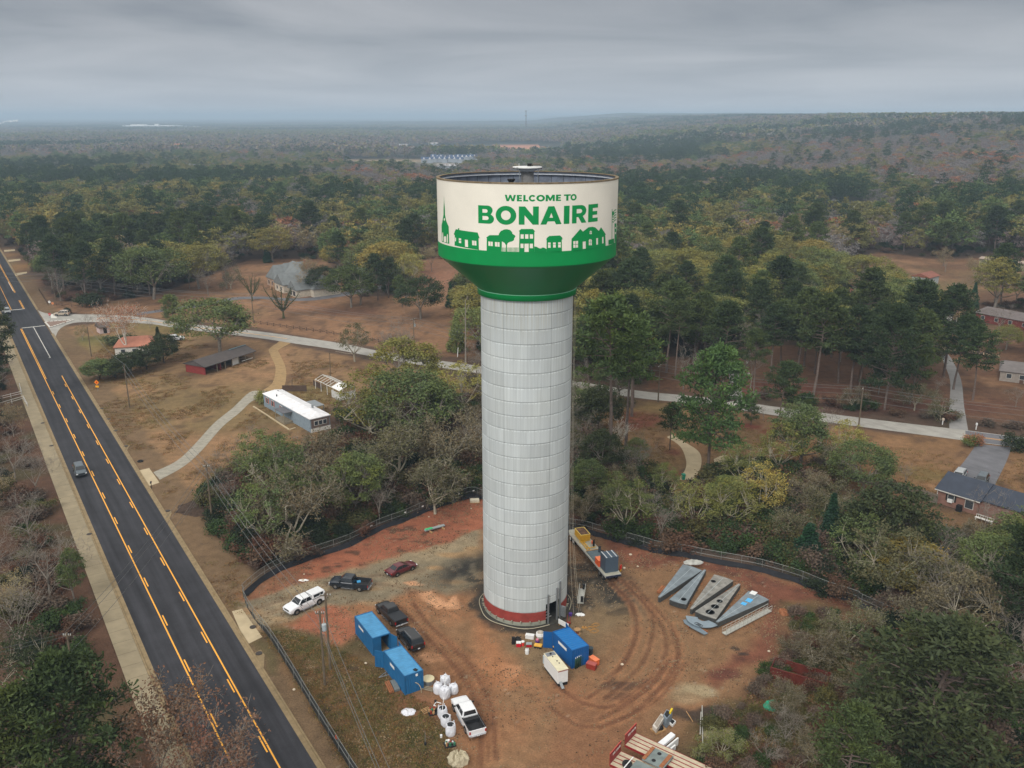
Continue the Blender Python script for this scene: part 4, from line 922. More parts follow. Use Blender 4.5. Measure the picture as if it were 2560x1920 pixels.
for i in range(2):proto('tallpine%d'%i,p_pine(31+i,30,5.4,.60,1.05,low=True),M_bpine)
proto('bigpine',p_pine(41,24,7.0,.22,2.1,.62),M_bpine)
for i in range(5):proto('oak%d'%i,p_broad(51+i,16,(13,14,12,15,11)[i],(150,165,140,175,130)[i]),M_bgrey)
for i in range(2):proto('thin%d'%i,p_broad(61+i,15,11,96,36,.19,.2,.4,.8,.7),M_bpale)
for i in range(4):proto('bare%d'%i,p_bare(71+i,15,.8,5),M_bgrey)
for i in range(3):proto('lichen%d'%i,p_bare(81+i,13,1.0,5,4200,.16,.30,.16,.8,.06,.31),M_bpale)
for i in range(2):proto('rusty%d'%i,p_bare(91+i,15,.75,5,3800,.15),M_bgrey)
proto('sycamore',p_bare(95,18,.6,5,2600,.15,.36,.2),M_bwhite)
for i in range(2):proto('cedar%d'%i,p_cone(101+i,10,5.2),M_bdark)
proto('magnolia',p_broad(111,14,14,190,40,.28,.12,.3,1.0,.15),M_bdark)
for i in range(3):proto('shrub%d'%i,p_shrub(121+i),M_bdark)
for i in range(2):proto('topped%d'%i,p_topped(131+i),M_bmoss)
proto('birch',p_bare(141,11,.35,4,0,.1,.12,.25,.5,.2,.22),M_bwhite)
proto('youngpine',p_pine(151,13,3.2,.22,.9,.5),M_bpine)
PH=dict(pine=24,tallpine=30,bigpine=24,oak=16,thin=15,bare=15,lichen=13,rusty=15,sycamore=18,cedar=10,magnolia=14,shrub=2.6,topped=12,birch=11,youngpine=13)
rng=random.Random(11)
PC={'pine':[C(64,76,42),C(56,70,40),C(72,84,44),C(50,64,38)],'brightpine':[C(78,98,52),C(82,100,54),C(70,94,50)],'olive':[C(112,110,54),C(102,104,54),C(120,116,60),C(96,100,56)],'yellow':[C(124,116,60),C(130,118,60),C(116,112,60)],'green':[C(84,94,52),C(92,100,54),C(78,90,52)],'rust':[C(142,96,66),C(150,104,74)],'sparse':[C(92,84,62),C(84,82,56)],'dark':[C(58,66,40),C(50,60,36)],'cedar':[C(42,72,48),C(38,66,46)],'tan':[C(130,118,84),C(122,108,78)]}
for k_ in PC:PC[k_]=[c*(1.24 if k_ in('olive','yellow','green','tan','sparse')else 1.05)for c in PC[k_]]
PINNED=[]
def tree(key,x,y,h,label,cat='tree',group=None,col='olive',name=None,wscale=None,rz=None):
 base=key.rstrip('0123456789');s=h/PH[base];ws=(wscale or s)*(1.28 if base=='oak'else 1.12 if base in('pine','thin')else 1)
 name=name or{'pine':'pine_tree','tallpine':'pine_tree','bigpine':'pine_tree','youngpine':'pine_tree','oak':'broadleaf_tree','thin':'broadleaf_tree','bare':'bare_tree','lichen':'lichen_tree','rusty':'autumn_tree','sycamore':'sycamore_tree','cedar':'cedar_tree','magnolia':'magnolia_tree','shrub':'shrub','topped':'topped_oak','birch':'bare_tree'}[base]
 o=thing(name,label,cat,(x,y,th(x,y)-.03),rng.uniform(0,6.28)if rz is None else rz,group);o.scale=(ws,ws,s)
 tm,cm=PROTO[key];link('trunk',tm,o)
 c=np.array(PC[col][rng.randrange(len(PC[col]))]if isinstance(col,str)else col)*rng.uniform(.9,1.1)
 if cm is not None:
  k_=link('crown',cm,o);k_.color=(*[float(q)for q in c],1)
 PINNED.append((x,y,2.0*ws/s if base=='shrub'else 3.2));return o
def tree_px(key,base,top,label,**k):
 """a tree stood at the photo point of its foot, as tall as its tip shows; points are (view, x, y)"""
 x,y=W(*base);h=height_at(top[0],top[1],top[2],x,y)-th(x,y);return tree(key,x,y,max(h,1.2),label,**k)
T=tree_px
T('bigpine',('R2',1075,1580),('R2',1090,655),'big bushy light green pine standing alone over the curved driveway',col='brightpine')
T('tallpine0',('R2',325,1600),('R2',350,285),'tallest pine, with a long pale trunk, just right of the tower shaft',col='brightpine')
T('tallpine1',('R2',440,1480),('R2',480,400),'tall straight pine just behind the tallest one beside the tower',col='brightpine')
T('pine0',('R2',490,1170),('R2',560,380),'dark trunked pine at the edge of the mulch bed beside the curved driveway lawn',col='pine')
T('tallpine0',('R2',820,885),('R2',850,290),'broad dark green pine with a pale forked trunk beyond the side road',col='pine')
T('tallpine0',('R2',500,1100),('R2',540,420),'tall pine with a reddish trunk right of the two tallest pines',col='pine')
T('tallpine1',('R2',240,1020),('R2',260,330),'tall pine close to the shaft behind the tallest pine',col='pine')
T('pine1',('R2',160,980),('R2',170,480),'dark pine against the right side of the shaft by the side road',col='pine')
T('pine3',('R2',640,800),('R2',640,350),'dense pine beyond the side road between the two forked ones',col='pine')
T('pine0',('R2',960,760),('R2',960,330),'dense dark pine behind the big light green pine',col='pine')
T('pine2',('R2',1100,700),('R2',1080,300),'dense pine at the left side of the back street',col='pine')
T('pine2',('R2',1610,1280),('R2',1690,760),'lone pine on the orange lawn below the side road, foot ringed with red mulch',col='pine')
T('tallpine1',('R2',1420,1060),('R2',1450,500),'slender pine beside the side street mouth across the road',col='pine')
T('youngpine',('R2',1405,1235),('R2',1430,1040),'small dark pine in a red mulch ring on the orange lawn',col='pine')
T('bare1',('R2',1500,1200),('R2',1520,1050),'small crooked leafless tree beside the young pine on the orange lawn')
T('birch',('R2',385,1520),('R2',390,1095),'slim white leafless sapling between the two tallest pines')
T('birch',('R2',1470,1500),('R2',1500,1380),'little white sapling standing among the yellow green scrub')
T('birch',('R2',1200,1500),('R2',1160,1360),'pale leafless sapling by the concrete pad under the big pine')
T('pine1',('R2',780,1430),('R2',740,1080),'stout pine with mulch at its foot left of the curved driveway',col='pine')
T('sycamore',('L1',1100,1140),('L1',1050,570),'white trunked sycamore with a pinkish brown crown over the pink roofed house',col='rust')
T('youngpine',('L1',1515,920),('L1',1490,620),'young pine standing alone on a brown mound beside the side road',col='green')
T('oak3',('L1',1900,1110),('L1',1880,610),'large spreading yellow green oak behind the dark roofed barn',col='green',wscale=1.2)
T('topped0',('L2',515,815),('L2',490,495),'topped oak with mossy rising limbs standing alone on the estate lawn',col='dark')
T('topped1',('L2',245,665),('L2',220,430),'topped mossy oak with a white box at its foot beside the estate drive',col='dark')
T('rusty0',('L2',770,610),('L2',740,260),'brown leafed tree in front of the grey estate house',col='tan')
T('rusty1',('L2',1795,410),('L2',1790,130),'lone brownish round tree on the reddish field behind the bowl',col='tan')
T('bare0',('L2',1510,1300),('L2',1440,700),'tall purplish leafless tree with a thick dark trunk by the side road')
T('bare2',('L2',1568,1195),('L2',1545,800),'second leafless tree, slimmer, right behind the thick dark trunk')
T('thin0',('L2',1130,1190),('L2',1110,850),'small ragged greenish pine-like tree on the near verge of the side road',col='sparse')
T('oak1',('L2',1100,720),('L2',1000,330),'dense dark green tree crowding right of the estate house',col='pine')
T('pine3',('L2',1330,660),('L2',1310,270),'dark pine in the group right of the estate house, above its neighbours',col='pine')
T('oak2',('L2',1180,700),('L2',1180,400),'low dark green tree at the front of the group right of the estate house',col='dark')
T('oak0',('L2',1700,820),('L2',1740,430),'dark rounded tree on the estate lawn nearest the tower',col='pine')
T('pine0',('L2',1540,720),('L2',1560,450),'dark pine left of the rounded lawn tree near the tower',col='pine')
T('cedar0',('L2',1960,720),('L2',1960,510),'pointed bright green cedar just left of the tower collar',col='cedar')
T('cedar1',('L2',2080,600),('L2',2090,460),'pointed dark cedar right under the edge of the bowl',col='cedar')
T('oak4',('L2',2050,800),('L2',2090,540),'yellowish tree under the green cone of the bowl',col='yellow')
T('cedar0',('L2',2010,1100),('L2',2020,780),'dense green thicket tree beside the lane mouth left of the shaft',col='green',wscale=1.3)
T('oak3',('L2',1470,470),('L2',1440,100),'big grey green spreading oak by the lawn behind the bowl',col='green')
T('oak1',('L2',980,400),('L2',1000,160),'golden yellow topped tree behind the grey estate house',col='yellow')
T('oak0',('L2',420,330),('L2',470,5),'yellow green oak over the left gable of the estate house',col='yellow')
T('cedar1',('L2',375,335),('L2',375,170),'narrow dark cedar behind the estate house left wing',col='cedar')
T('bare1',('L1',1800,620),('L1',1800,330),'grey leafless tree left of the topped oak with the white box')
T('bare3',('L1',1960,560),('L1',1950,200),'tall grey leafless tree behind the estate house left wing')
T('bare0',('L1',1640,560),('L1',1660,280),'spreading grey leafless tree between the huge tan oak and the estate')
T('lichen0',('L2',60,560),('L2',60,330),'pale leafless tree beside the estate drive left of the topped oaks',col='sparse')
T('oak2',('L2',850,620),('L2',880,350),'dense dark green tree right in front of the estate house end',col='dark')
T('pine1',('L2',1420,640),('L2',1420,300),'dark pine at the back of the group by the estate drive',col='pine')
T('oak3',('L1',1330,650),('L1',1300,150),'huge rounded dark oak at the corner of the estate lawn',col='green')
T('oak1',('L1',1720,560),('L1',1680,130),'huge rounded tan green oak behind the first one on the estate lawn',col='olive')
T('oak0',('L1',880,600),('L1',860,210),'yellow green oak over the woods by the road junction',col='yellow')
T('shrub0',('L1',800,700),('L1',800,590),'dark round evergreen at the rail fence by the junction',col='dark',wscale=2.4)
T('bare3',('L1',755,900),('L1',745,760),'small leafless tree with purplish twigs in front of the junction')
T('thin1',('L1',715,1005),('L1',700,870),'small sparse yellowish tree left of the little shed',col='tan')
T('bare1',('L1',1300,915),('L1',1290,800),'small bare shrubby tree behind the pink roofed house')
for k,(bx,by,ty,key,cl,lb)in enumerate(((860,1345,1170,'magnolia','green','green leafy bush at the left end of the clump by the pink roofed house'),(1000,1330,1170,'magnolia','dark','dark bush in the middle of the clump by the pink roofed house'),(1130,1300,1110,'magnolia','dark','dark evergreen in front of the pink roofed house wall'),(1270,1260,1060,'magnolia','dark','dark rounded evergreen in front of the pink roof'),(1420,1200,960,'magnolia','dark','dark rounded evergreen right of the pink roofed house'),(1380,1100,890,'cedar1','dark','tall narrow dark evergreen beside the pink roof corner'),(1010,1040,960,'shrub2','dark','small dark bush left of the pink roofed house'))):
 T(key,('L1',bx,by),('L1',bx,ty),lb,col=cl,cat='bush'if 'shrub'in key else 'tree',wscale=(2.3 if 'shrub'in key else.62 if key=='magnolia'else None))
T('magnolia',('R1',430,745),('R1',470,385),'large glossy dark magnolia beside the brick house backyard',col='dark')
T('oak4',('R1',520,860),('R1',530,632),'small golden yellow tree between the magnolia and the leafless tree',col='yellow',wscale=.8)
T('bare2',('R1',720,1040),('R1',780,540),'large pinkish leafless tree below the brick house',group=None)
T('bigpine',('R1',640,1620),('R1',660,1040),'huge dark spreading pine filling the bottom right of the view',col='dark',wscale=1.22)
T('pine3',('R1',1060,1150),('R1',1050,520),'dark pine leaning over the brick house from the right',col='pine')
T('bare0',('R1',545,390),('R1',550,260),'small round bare shrubby tree on the lawn beside the board fence')
T('thin0',('R1',280,310),('R1',300,90),'thin yellowish tree where the board fence starts by the side road',col='olive')
T('lichen0',('R1',190,560),('R1',220,330),'pale leaning leafless tree at the end of the board fence',col='sparse')
T('bare3',('R1',190,200),('R1',200,20),'pale twisted leafless tree beside the side road below the wires')
T('youngpine',('R1',88,112),('R1',90,0),'thin trunked pine pair below the side road',col='pine')
T('cedar0',('R1',100,740),('R1',110,560),'dense dark green tree behind the site fence corner',col='cedar',wscale=1.25)
T('pine2',('R3',1290,1260),('R3',1330,740),'dark pine beside the long grey drive at the right edge',col='pine')
T('bigpine',('R3',660,1330),('R3',760,590),'broad dark pine over the red leaf litter by the long grey drive',col='pine',wscale=.9)
T('pine0',('R3',840,1290),('R3',900,800),'second dark pine over the red leaf litter',col='pine')
T('pine1',('R3',330,1140),('R3',370,610),'yellow green topped pine behind the wires right of the side street',col='olive')
T('bare0',('R3',1030,1230),('R3',1040,1060),'small leafless tree left of the long grey drive')
T('bare2',('R3',1600,1310),('R3',1590,1120),'low leafless spreading tree at the right edge beside the drive')
T('cedar0',('R3',640,640),('R3',560,455),'rich dark green cedar left of the three, beside the collapsed house',col='cedar',wscale=1.2)
T('cedar1',('R3',760,640),('R3',760,500),'rich dark green cedar in the middle of the three by the collapsed house',col='cedar',wscale=1.2)
T('cedar0',('R3',880,560),('R3',880,420),'rich dark green cedar right of the three, below the small shed house',col='cedar',wscale=1.1)
T('rusty1',('R3',1165,680),('R3',1160,430),'brown feathery cypress behind the porch house',col='tan')
T('cedar1',('R3',1290,600),('R3',1250,420),'dark cedar leaning beside the brown cypress',col='cedar')
T('bare1',('R3',1390,700),('R3',1400,570),'grey leafless tree before the long brick house')
T('oak0',('R3',1530,900),('R3',1540,720),'olive brown oak below the long brick house',col='olive')
T('rusty0',('H7',1220,600),('H7',1200,360),'pinkish orange leafed tree standing out in the woods right of the bowl',col='rust')
T('thin1',('H7',430,420),('H7',430,150),'pale yellow green feathery tree right of the bowl',col='yellow')
T('oak4',('H7',720,640),('H7',740,480),'dark reddish brown tree right of the tower neck',col='rust',wscale=.8)
T('oak0',('R2',430,200),('R2',430,70),'orange gold topped tree just right of the green cone',col=C(170,116,50))
for k,(bx,by,ty,key,cl,lb)in enumerate(((560,1060,930,'thin0','green','leafy green tree at the left end of the wood beside the yard'),(640,1180,960,'lichen0','sparse','lichen pale twisted tree at the front left of the wood by the fence'),(700,1080,900,'lichen1','sparse','lichen pale tree in the middle of the wood left of the shaft'),(770,1120,980,'oak4','green','bright green clump of leaves in the wood by the fence'),(600,1100,940,'thin1','green','dark green leafy tree near the guyed pole'),(860,1050,860,'lichen2','sparse','pale spreading oak behind the fence left of the shaft'),(960,1040,850,'lichen0','sparse','pale twisting oak nearest the shaft on its left'),(900,960,790,'oak3','green','grey green spreading tree behind the metal frame shelter'),(800,960,800,'thin0','olive','olive tree right of the mobile home'),(1000,900,780,'thin1','olive','yellow green tree by the side road left of the shaft'),(1010,1000,880,'bare1','sparse','grey leafless tree against the shaft'),(520,1050,900,'bare2','sparse','leaning leafless tree at the yard edge of the wood'),(750,1060,950,'lichen1','sparse','lichen covered oak below the mobile home'),(820,1130,1010,'bare0','sparse','reddish leafless thicket tree above the fence'),(940,1110,960,'lichen2','sparse','forked pale oak leaning over the fence'),(660,1060,930,'bare3','sparse','leafless tree below the white mobile home roof'),(570,1180,1040,'thin0','green','green tree with yellowing leaves beside the leaf heap'))):
 T(key,('ov',bx,by),('ov',bx,ty),lb,col=cl)
for k,(px_,py_,h,key,cl,ws,lb)in enumerate(((150,1560,19,'bigpine','pine',.95,'dark spreading pine at the bottom left corner'),(20,1640,17,'pine2','pine',.9,'dark pine cut by the bottom left corner of the view'),(330,1570,14,'rusty0',C(120,92,70),1.0,'brown leafless looking tree leaning over the pavement at the bottom left'),(30,1300,14,'bare0','sparse',1.1,'leafless tree low on the left edge beside the pole wires'),(90,1180,13,'bare1','sparse',1.1,'leafless tree left of the pavement halfway down'),(50,1080,12,'bare2','sparse',1.0,'leafless tree at the left edge below the white rail fence'),(20,960,12,'bare1','sparse',1.1,'brown leafless tree at the left edge just below the white rail fence'),(150,1230,8,'oak4','green',.55,'yellow green bushy tree beside the pavement on the left'),(-10,700,20,'pine0','dark',1.0,'tall dark pine at the left edge beside the junction'),(-20,780,18,'pine1','dark',1.0,'second dark pine at the left edge beside the junction'),(60,1420,10,'thin0','dark',.8,'dark bushy tree by the low pole on the left'),(-30,1180,15,'bare3','sparse',1.0,'leafless tree cut by the left edge of the view'),(420,1640,15,'rusty1',C(116,90,72),1.0,'fan shaped brown twiggy tree overhanging the big road'))):
 x,y=W('ov',px_,py_,h*.62);tree(key,x,y,h,lb,col=cl,wscale=ws*h/PH[key.rstrip('0123456789')])
for k,(px_,py_,h,key,cl,ws,lb)in enumerate(((1930,1200,12,'thin1','sparse',1.1,'sparse tree leaning over the right end of the site fence'),(1760,1370,8,'lichen0','sparse',1.0,'low pale thorny tree left of the rusty container'),(1840,1330,9,'lichen1','sparse',1.0,'greyish twiggy tree behind the rusty container'),(1700,1490,6,'lichen2','sparse',1.0,'low spreading grey twigs in front of the rusty container'),(1760,1600,6,'lichen0','sparse',1.0,'low pale twiggy tree right of the lying pipes'),(1560,1590,5,'lichen1','olive',1.1,'small mossy shrubby tree beside the flatbed trailers'),(1830,1640,13,'pine2','pine',1.0,'yellow green pine tip at the bottom edge'),(2160,1400,14,'bare1','sparse',1.1,'leafless tree at the right edge above the huge dark pine'),(2060,1240,10,'lichen2','sparse',1.1,'pale twisting tree below the large pinkish leafless tree'),(1980,1290,9,'lichen0','sparse',1.1,'grey twisting tree between the fence end and the huge pine'),(1660,1600,5,'bare2','sparse',1.3,'low leafless scrub tree left of the lying pipes'),(1700,1560,5,'bare3','sparse',1.3,'low leafless scrub tree behind the lying pipes'),(2080,1290,11,'thin0','sparse',1.1,'olive leafed tree right of the big leafless tree'),(2190,1300,11,'bare3','sparse',1.0,'bare pinkish twigs at the right edge'),(2215,1165,9,'oak1','green',.95,'green leafy tree over the right end of the dark roof'),(2125,1195,8,'oak4','green',1.0,'bright green bushy tree hiding the brick house porch'),(1870,1450,7,'lichen2','sparse',1.2,'pale twiggy tree right of the rusty container'))):
 x,y=W('ov',px_,py_,h*.62);tree(key,x,y,h,lb,col=cl,wscale=ws*h/PH[key.rstrip('0123456789')])
for k,(bx,by,h,key,cl,lb)in enumerate(((1275,1085,8,'oak4','green','bright green bush just right of the shaft behind the fence'),(1330,1100,7,'thin0','green','green bush behind the fence above the flatbed trailer'),(1400,1130,8,'bare0','sparse','spreading leafless tree behind the fence above the flatbed trailer'),(1500,1150,9,'thin1','olive','olive bushy tree behind the fence above the steel plates'),(1580,1150,10,'thin0','olive','tan green tree above the rightmost steel plates'),(1640,1120,10,'thin1','yellow','pale yellow green tree above the fence right of centre'),(1700,1170,8,'lichen0','sparse','pale branched tree in the thicket behind the fence'),(1740,1100,9,'lichen1','sparse','silvery twiggy tree in the thicket behind the fence'),(1680,1030,11,'thin0','olive','tall pale yellow green tree behind the thicket'),(1600,1060,9,'thin1','olive','yellowish scrub tree beside the curved driveway end'),(1560,1110,7,'oak4','green','dark green bush right of the curved driveway end'),(1300,1020,9,'oak2','dark','dark evergreen below the tall pines right of the shaft'),(1290,930,10,'magnolia','dark','dark evergreen mass right of the shaft by the side road'),(1250,860,12,'bare1','sparse','leafless tree against the right side of the shaft'),(1370,1010,6,'oak4','green','green shrubby tree at the foot of the tall pines'),(1440,1080,7,'thin0','green','green scrub at the lawn end behind the fence'),(1260,960,9,'bare2','sparse','bare twiggy tree close to the shaft on its right'),(1790,1180,9,'cedar1','cedar','dark green dense tree right end of the thicket'))):
 x,y=W('ov',bx,by);tree(key,x,y,h,lb,col=cl)
#  WOODS
LANE=[mid(a,b)for a,b in zip(SA,SB)]+[mid(a,b)for a,b in zip(RA,RB_)]
HOUSE_SPOTS=[]
for v,x,y,r in(('L2',520,440,21),('L2',650,500,17),('L2',380,420,14),('L1',1150,1010,12),('L1',900,920,5),('L1',1900,1180,13),('H1',800,800,17),('H1',1350,600,9),('H4',900,850,12),('R3',1500,280,20),('R3',1000,400,9),('R3',350,600,12),('R3',1090,690,9),('R3',1480,680,18),('R3',1560,1050,14),('H7',1540,280,18),('H7',600,370,12),('H7',620,490,8),('H7',1030,500,10),('R2',770,270,9),('R2',710,230,7),('H7',1690,150,9),('H7',1500,115,6),('F3',1620,770,15),('L2',1190,440,7),('R3',1120,780,8),('H7',1680,400,8),('ov',105,360,20),('ov',190,355,18),('ov',245,357,14),('ov',420,357,16),('L1',1130,110,14)):
 X,Y=W(v,x,y);HOUSE_SPOTS.append((X,Y,r))
HILL_YARD=wp('H7',[(1360,210),(1400,160),(1640,130),(1800,200),(2050,300),(2080,350),(1800,310),(1600,262),(1380,240)])
crng=random.Random(5)
FRONT_R=wp('ov',[(1880,960),(2260,965),(2260,1190),(2080,1120),(1980,1090),(1850,1055)])
def clear_of(x,y,big=0):
 p=(np.array([x]),np.array([y]));
 sr=(x-RO.x)*RN.x+(y-RO.y)*RN.y;sl_=(x-RO.x)*RD.x+(y-RO.y)*RD.y
 if-11.5<sr<13 and sl_<520:return 'road'
 for hx,hy,r in HOUSE_SPOTS:
  hd_=math.hypot(hx,hy);al=(x*hx+y*hy)/hd_-hd_
  if not big and-r-36<al<0 and abs(x*hy-y*hx)/hd_<r*.8 and hd_>190 and crng.random()<.85:return 'sight'
  if abs(x-hx)<r and abs(y-hy)<r and math.hypot(x-hx,y-hy)<r+big:return 'house'
 for name,poly in(('site',SITE),('yard',YARD_L),('estate',ESTATE),('verge',ROADSIDE),('lawn',YARD_R),('across',ACROSS_R),('far',FAR_R),('back',BACKYARD_R),('front',FRONT_R),('hill',HILL_YARD)):
  if inpoly(p[0],p[1],poly)[0]:return name
 if y<330 and polydist(p[0],p[1],LANE)[0]<8:return 'lane'
 return None
MARKS=[('the mobile home',W('H1',800,850)),('the old barn',W('L1',1950,1200)),('the guyed pole',W('L3',1835,1055)),('the shaft foot',(2,112)),('the magnolia',W('R1',430,745)),('the brick house',W('H4',800,1000)),('the curved driveway',W('R2',930,1500)),('the big driveway pine',W('R2',1075,1580)),('the long grey drive',W('R3',1170,1300)),('the rusty skip',W('S3',1300,1080)),('the back street',W('R2',1250,800)),('the car on the road',W('L3',690,640)),('the low left pole',W('L4',650,1100)),('the white rail fence',W('L1',100,1560)),('the dark cedars',W('R3',760,640)),('the orange leafed tree',W('H7',1220,600)),('the lone field tree',W('L2',1795,410)),('the topped oak',W('L2',515,815)),('the estate drive end',W('L2',1500,510)),('the steel stacks',W('T4',1000,800)),('the grey estate house',W('L2',520,460)),('the pink roofed house',W('L1',1150,1010)),('the road junction',W('L1',400,850)),('the red roofed cottage',W('R2',770,270)),('the pink roofed house on the right',W('H7',1540,280)),('the olive trailer home',W('R3',1500,280)),('the long brick house',W('R3',1500,680)),('the collapsed house',W('R3',350,600)),('the big road',(-190,380)),('the reddish field',W('L2',1900,450)),('the blue grey house',W('H7',1030,500)),('the rail fence',W('L1',600,700)),('the shed house',W('R3',1000,400)),('the far left houses',W('ov',150,365)),('the yellow house on the right',W('F3',1620,770)),('the white two storey house',W('ov',420,357))]
USED=set()
def place_words(x,y,head):
 first=None
 for n,p in sorted(MARKS,key=lambda m:math.hypot(m[1][0]-x,m[1][1]-y))[:6]:
  dx_,dy_=x-p[0],y-p[1];d=math.hypot(dx_,dy_)
  w1='close'if d<14 else('near'if d<26 else('some way'if d<45 else('well'if d<75 else 'far')))
  o8=int(((math.degrees(math.atan2(dy_,dx_))+382.5)%360)//45);side=('right of','behind right of','behind','behind left of','left of','front left of','in front of','front right of')[o8]
  lb='%s %s %s %s'%(head,w1,side,n)
  if lb not in USED:break
  first=first or lb
 else:lb=first
 USED.add(lb);return lb
COLN=dict(olive='olive green',yellow='yellow green',green='grey green',pine='dark green',dark='blackish green',rust='rust brown',tan='tan brown',sparse='grey')
crng=random.Random(5);cand=[]
y=96.0
while y<640:
 sp=8.2 if y<230 else 8.6
 x=-.66*y-30
 while x<.66*y+30:
  px_,py_=x+crng.uniform(-.42,.42)*sp,y+crng.uniform(-.42,.42)*sp;x+=sp
  cand.append((px_,py_))
 y+=sp
woods=[]
for x,y in cand:
 z=clear_of(x,y)
 sr=(x-RO.x)*RN.x+(y-RO.y)*RN.y
 if z:
  k={'across':.72,'far':.06,'back':0}.get(z,0)
  if crng.random()>k:continue
 if sr<-11 and y<300 and crng.random()<.45:continue
 if y<150 and z is None and sr>0 and x<50 and x>-38:
  if crng.random()<.5:continue
 if any(abs(x-a)<r+2 and abs(y-b)<r+2 and math.hypot(x-a,y-b)<r+1.2 for a,b,r in PINNED[:160]):continue
 woods.append((x,y))
woods.sort(key=lambda p:p[1])
def species(x,y):
 """what grows here: stands of pine, yellowing oaks, leafless brakes"""
 n1=float(fbm(x,y,70,2));n2=float(fbm(x+900,y,85,2));n3=crng.random();u=x/max(y,1)
 if u<-.47 and y<420:n1+=.16
 if(x-RO.x)*RN.x+(y-RO.y)*RN.y<-9:return('pine','dark')if n3<.15 else(('bare','sparse')if n3<.8 else('rusty','tan'))
 if y<200:return('lichen','sparse')if n3<.45 else(('thin','green')if n3<.58 else(('bare','sparse')if n3<.92 else('oak','green')))
 if inpoly(np.array([x]),np.array([y]),ACROSS_R)[0]:return('pine','pine')if n3<.7 else('bare','sparse')
 right=ss(.05,.5,u)*.12
 if u>.02 and y<560 and n1>.52:return('pine','pine')if n3<.28 else(('oak','olive')if n3<.52 else(('bare','sparse')if n3<.80 else(('oak','green')if n3<.92 else('rusty','tan'))))
 if n1>.62:return('pine','pine')if n3<.7 else(('oak','green')if n3<.88 else('bare','sparse'))
 if n2>.56-right:return('bare','sparse')if n3<.48 else(('rusty','tan')if n3<.62 else(('thin','olive')if n3<.75 else(('pine','pine')if n3<.87 else('oak','olive'))))
 return('oak','olive')if n3<.34 else(('oak','yellow')if n3<.50-right else(('oak','green')if n3<.70 else(('thin','olive')if n3<.78 else(('pine','pine')if n3<.87 else(('bare','sparse')if n3<.96 else('rusty','rust'))))))
NV=dict(pine=4,oak=5,thin=2,bare=4,lichen=3,rusty=2)
KN=dict(pine='pine',oak='broadleaf tree',thin='sparse leafed tree',bare='leafless tree',lichen='lichen pale oak',rusty='tree')
cnt={};far_pts=[]
for x,y in woods:
 sp_,c_=species(x,y);kind={'oak':'oak','thin':'oak','lichen':'bare'}.get(sp_,sp_);cnt[kind]=cnt.get(kind,0)+1
 lim=dict(pine=225,oak=255,bare=235,rusty=95)[kind]
 h=dict(pine=crng.uniform(16,24),oak=crng.uniform(12,19),thin=crng.uniform(11,16),bare=crng.uniform(10,16),lichen=crng.uniform(9,13),rusty=crng.uniform(10,15))[sp_]
 if y<200:h*=.72
 if cnt[kind]>lim or y>560:far_pts.append((x,y,h,sp_,c_));continue
 sz='tall 'if h>17 else('low 'if h<12 else '')
 key=sp_+str(crng.randrange(NV[sp_]))
 o=tree(key,x,y,h,place_words(x,y,'%s%s %s'%(sz,COLN[c_],KN[sp_])),col=c_,group='trees of the woods round the houses')
def gn_scatter(name,pts,protos,kind='stuff'):
 """one object: instances of the prototypes on points (x, y, z, scale_xy, scale_z, turn, which)"""
 coll=bpy.data.collections.new(name+'_kinds')
 for i,(nm,me)in enumerate(protos):
  o=bpy.data.objects.new('%03d_%s'%(i,nm),me);coll.objects.link(o)
 a=np.array(pts,float);me=bpy.data.meshes.new(name);me.vertices.add(len(a));me.vertices.foreach_set('co',a[:,:3].astype(np.float32).ravel())
 for an,ty,arr in(('sc','FLOAT_VECTOR',np.stack([a[:,3],a[:,3],a[:,4]],1)),('turn','FLOAT',a[:,5]),('which','INT',a[:,6])):
  at=me.attributes.new(an,ty,'POINT')
  if ty=='FLOAT_VECTOR':at.data.foreach_set('vector',arr.astype(np.float32).ravel())
  elif ty=='INT':at.data.foreach_set('value',arr.astype(np.int32))
  else:at.data.foreach_set('value',arr.astype(np.float32))
 o=link(name,me);ng=bpy.data.node_groups.new(name,'GeometryNodeTree')
 ng.interface.new_socket('Geometry',in_out='INPUT',socket_type='NodeSocketGeometry');ng.interface.new_socket('Geometry',in_out='OUTPUT',socket_type='NodeSocketGeometry')
 N=ng.nodes;L=ng.links;gi=N.new('NodeGroupInput');go=N.new('NodeGroupOutput');ci=N.new('GeometryNodeCollectionInfo');ci.inputs['Collection'].default_value=coll
 ci.inputs['Separate Children'].default_value=True;ci.inputs['Reset Children'].default_value=True
 ip=N.new('GeometryNodeInstanceOnPoints');ip.inputs['Pick Instance'].default_value=True
 def na(n,t):
  k=N.new('GeometryNodeInputNamedAttribute');k.data_type=t;k.inputs['Name'].default_value=n;return k.outputs['Attribute']
 L.new(gi.outputs[0],ip.inputs['Points']);L.new(ci.outputs[0],ip.inputs['Instance']);L.new(na('which','INT'),ip.inputs['Instance Index']);L.new(na('sc','FLOAT_VECTOR'),ip.inputs['Scale'])
 cb=N.new('ShaderNodeCombineXYZ');L.new(na('turn','FLOAT'),cb.inputs[2]);L.new(cb.outputs[0],ip.inputs['Rotation']);L.new(ip.outputs[0],go.inputs[0])
 md=o.modifiers.new('scatter','NODES');md.node_group=ng;tag(o,kind=kind);return o
def tinted(me,m):c=me.copy();c.materials.clear();c.materials.append(m);return c
US=[leaf_mat('under_green',tuple(C(52,70,36))),leaf_mat('under_dark',tuple(C(38,48,32))),leaf_mat('under_brown',tuple(C(92,68,52))),leaf_mat('under_olive',tuple(C(82,80,46))),leaf_mat('under_grey',tuple(C(98,84,72)))]
uprot=[('shrub',tinted(PROTO['shrub%d'%(i%3)][1],US[i]))for i in range(5)]
pts=[]
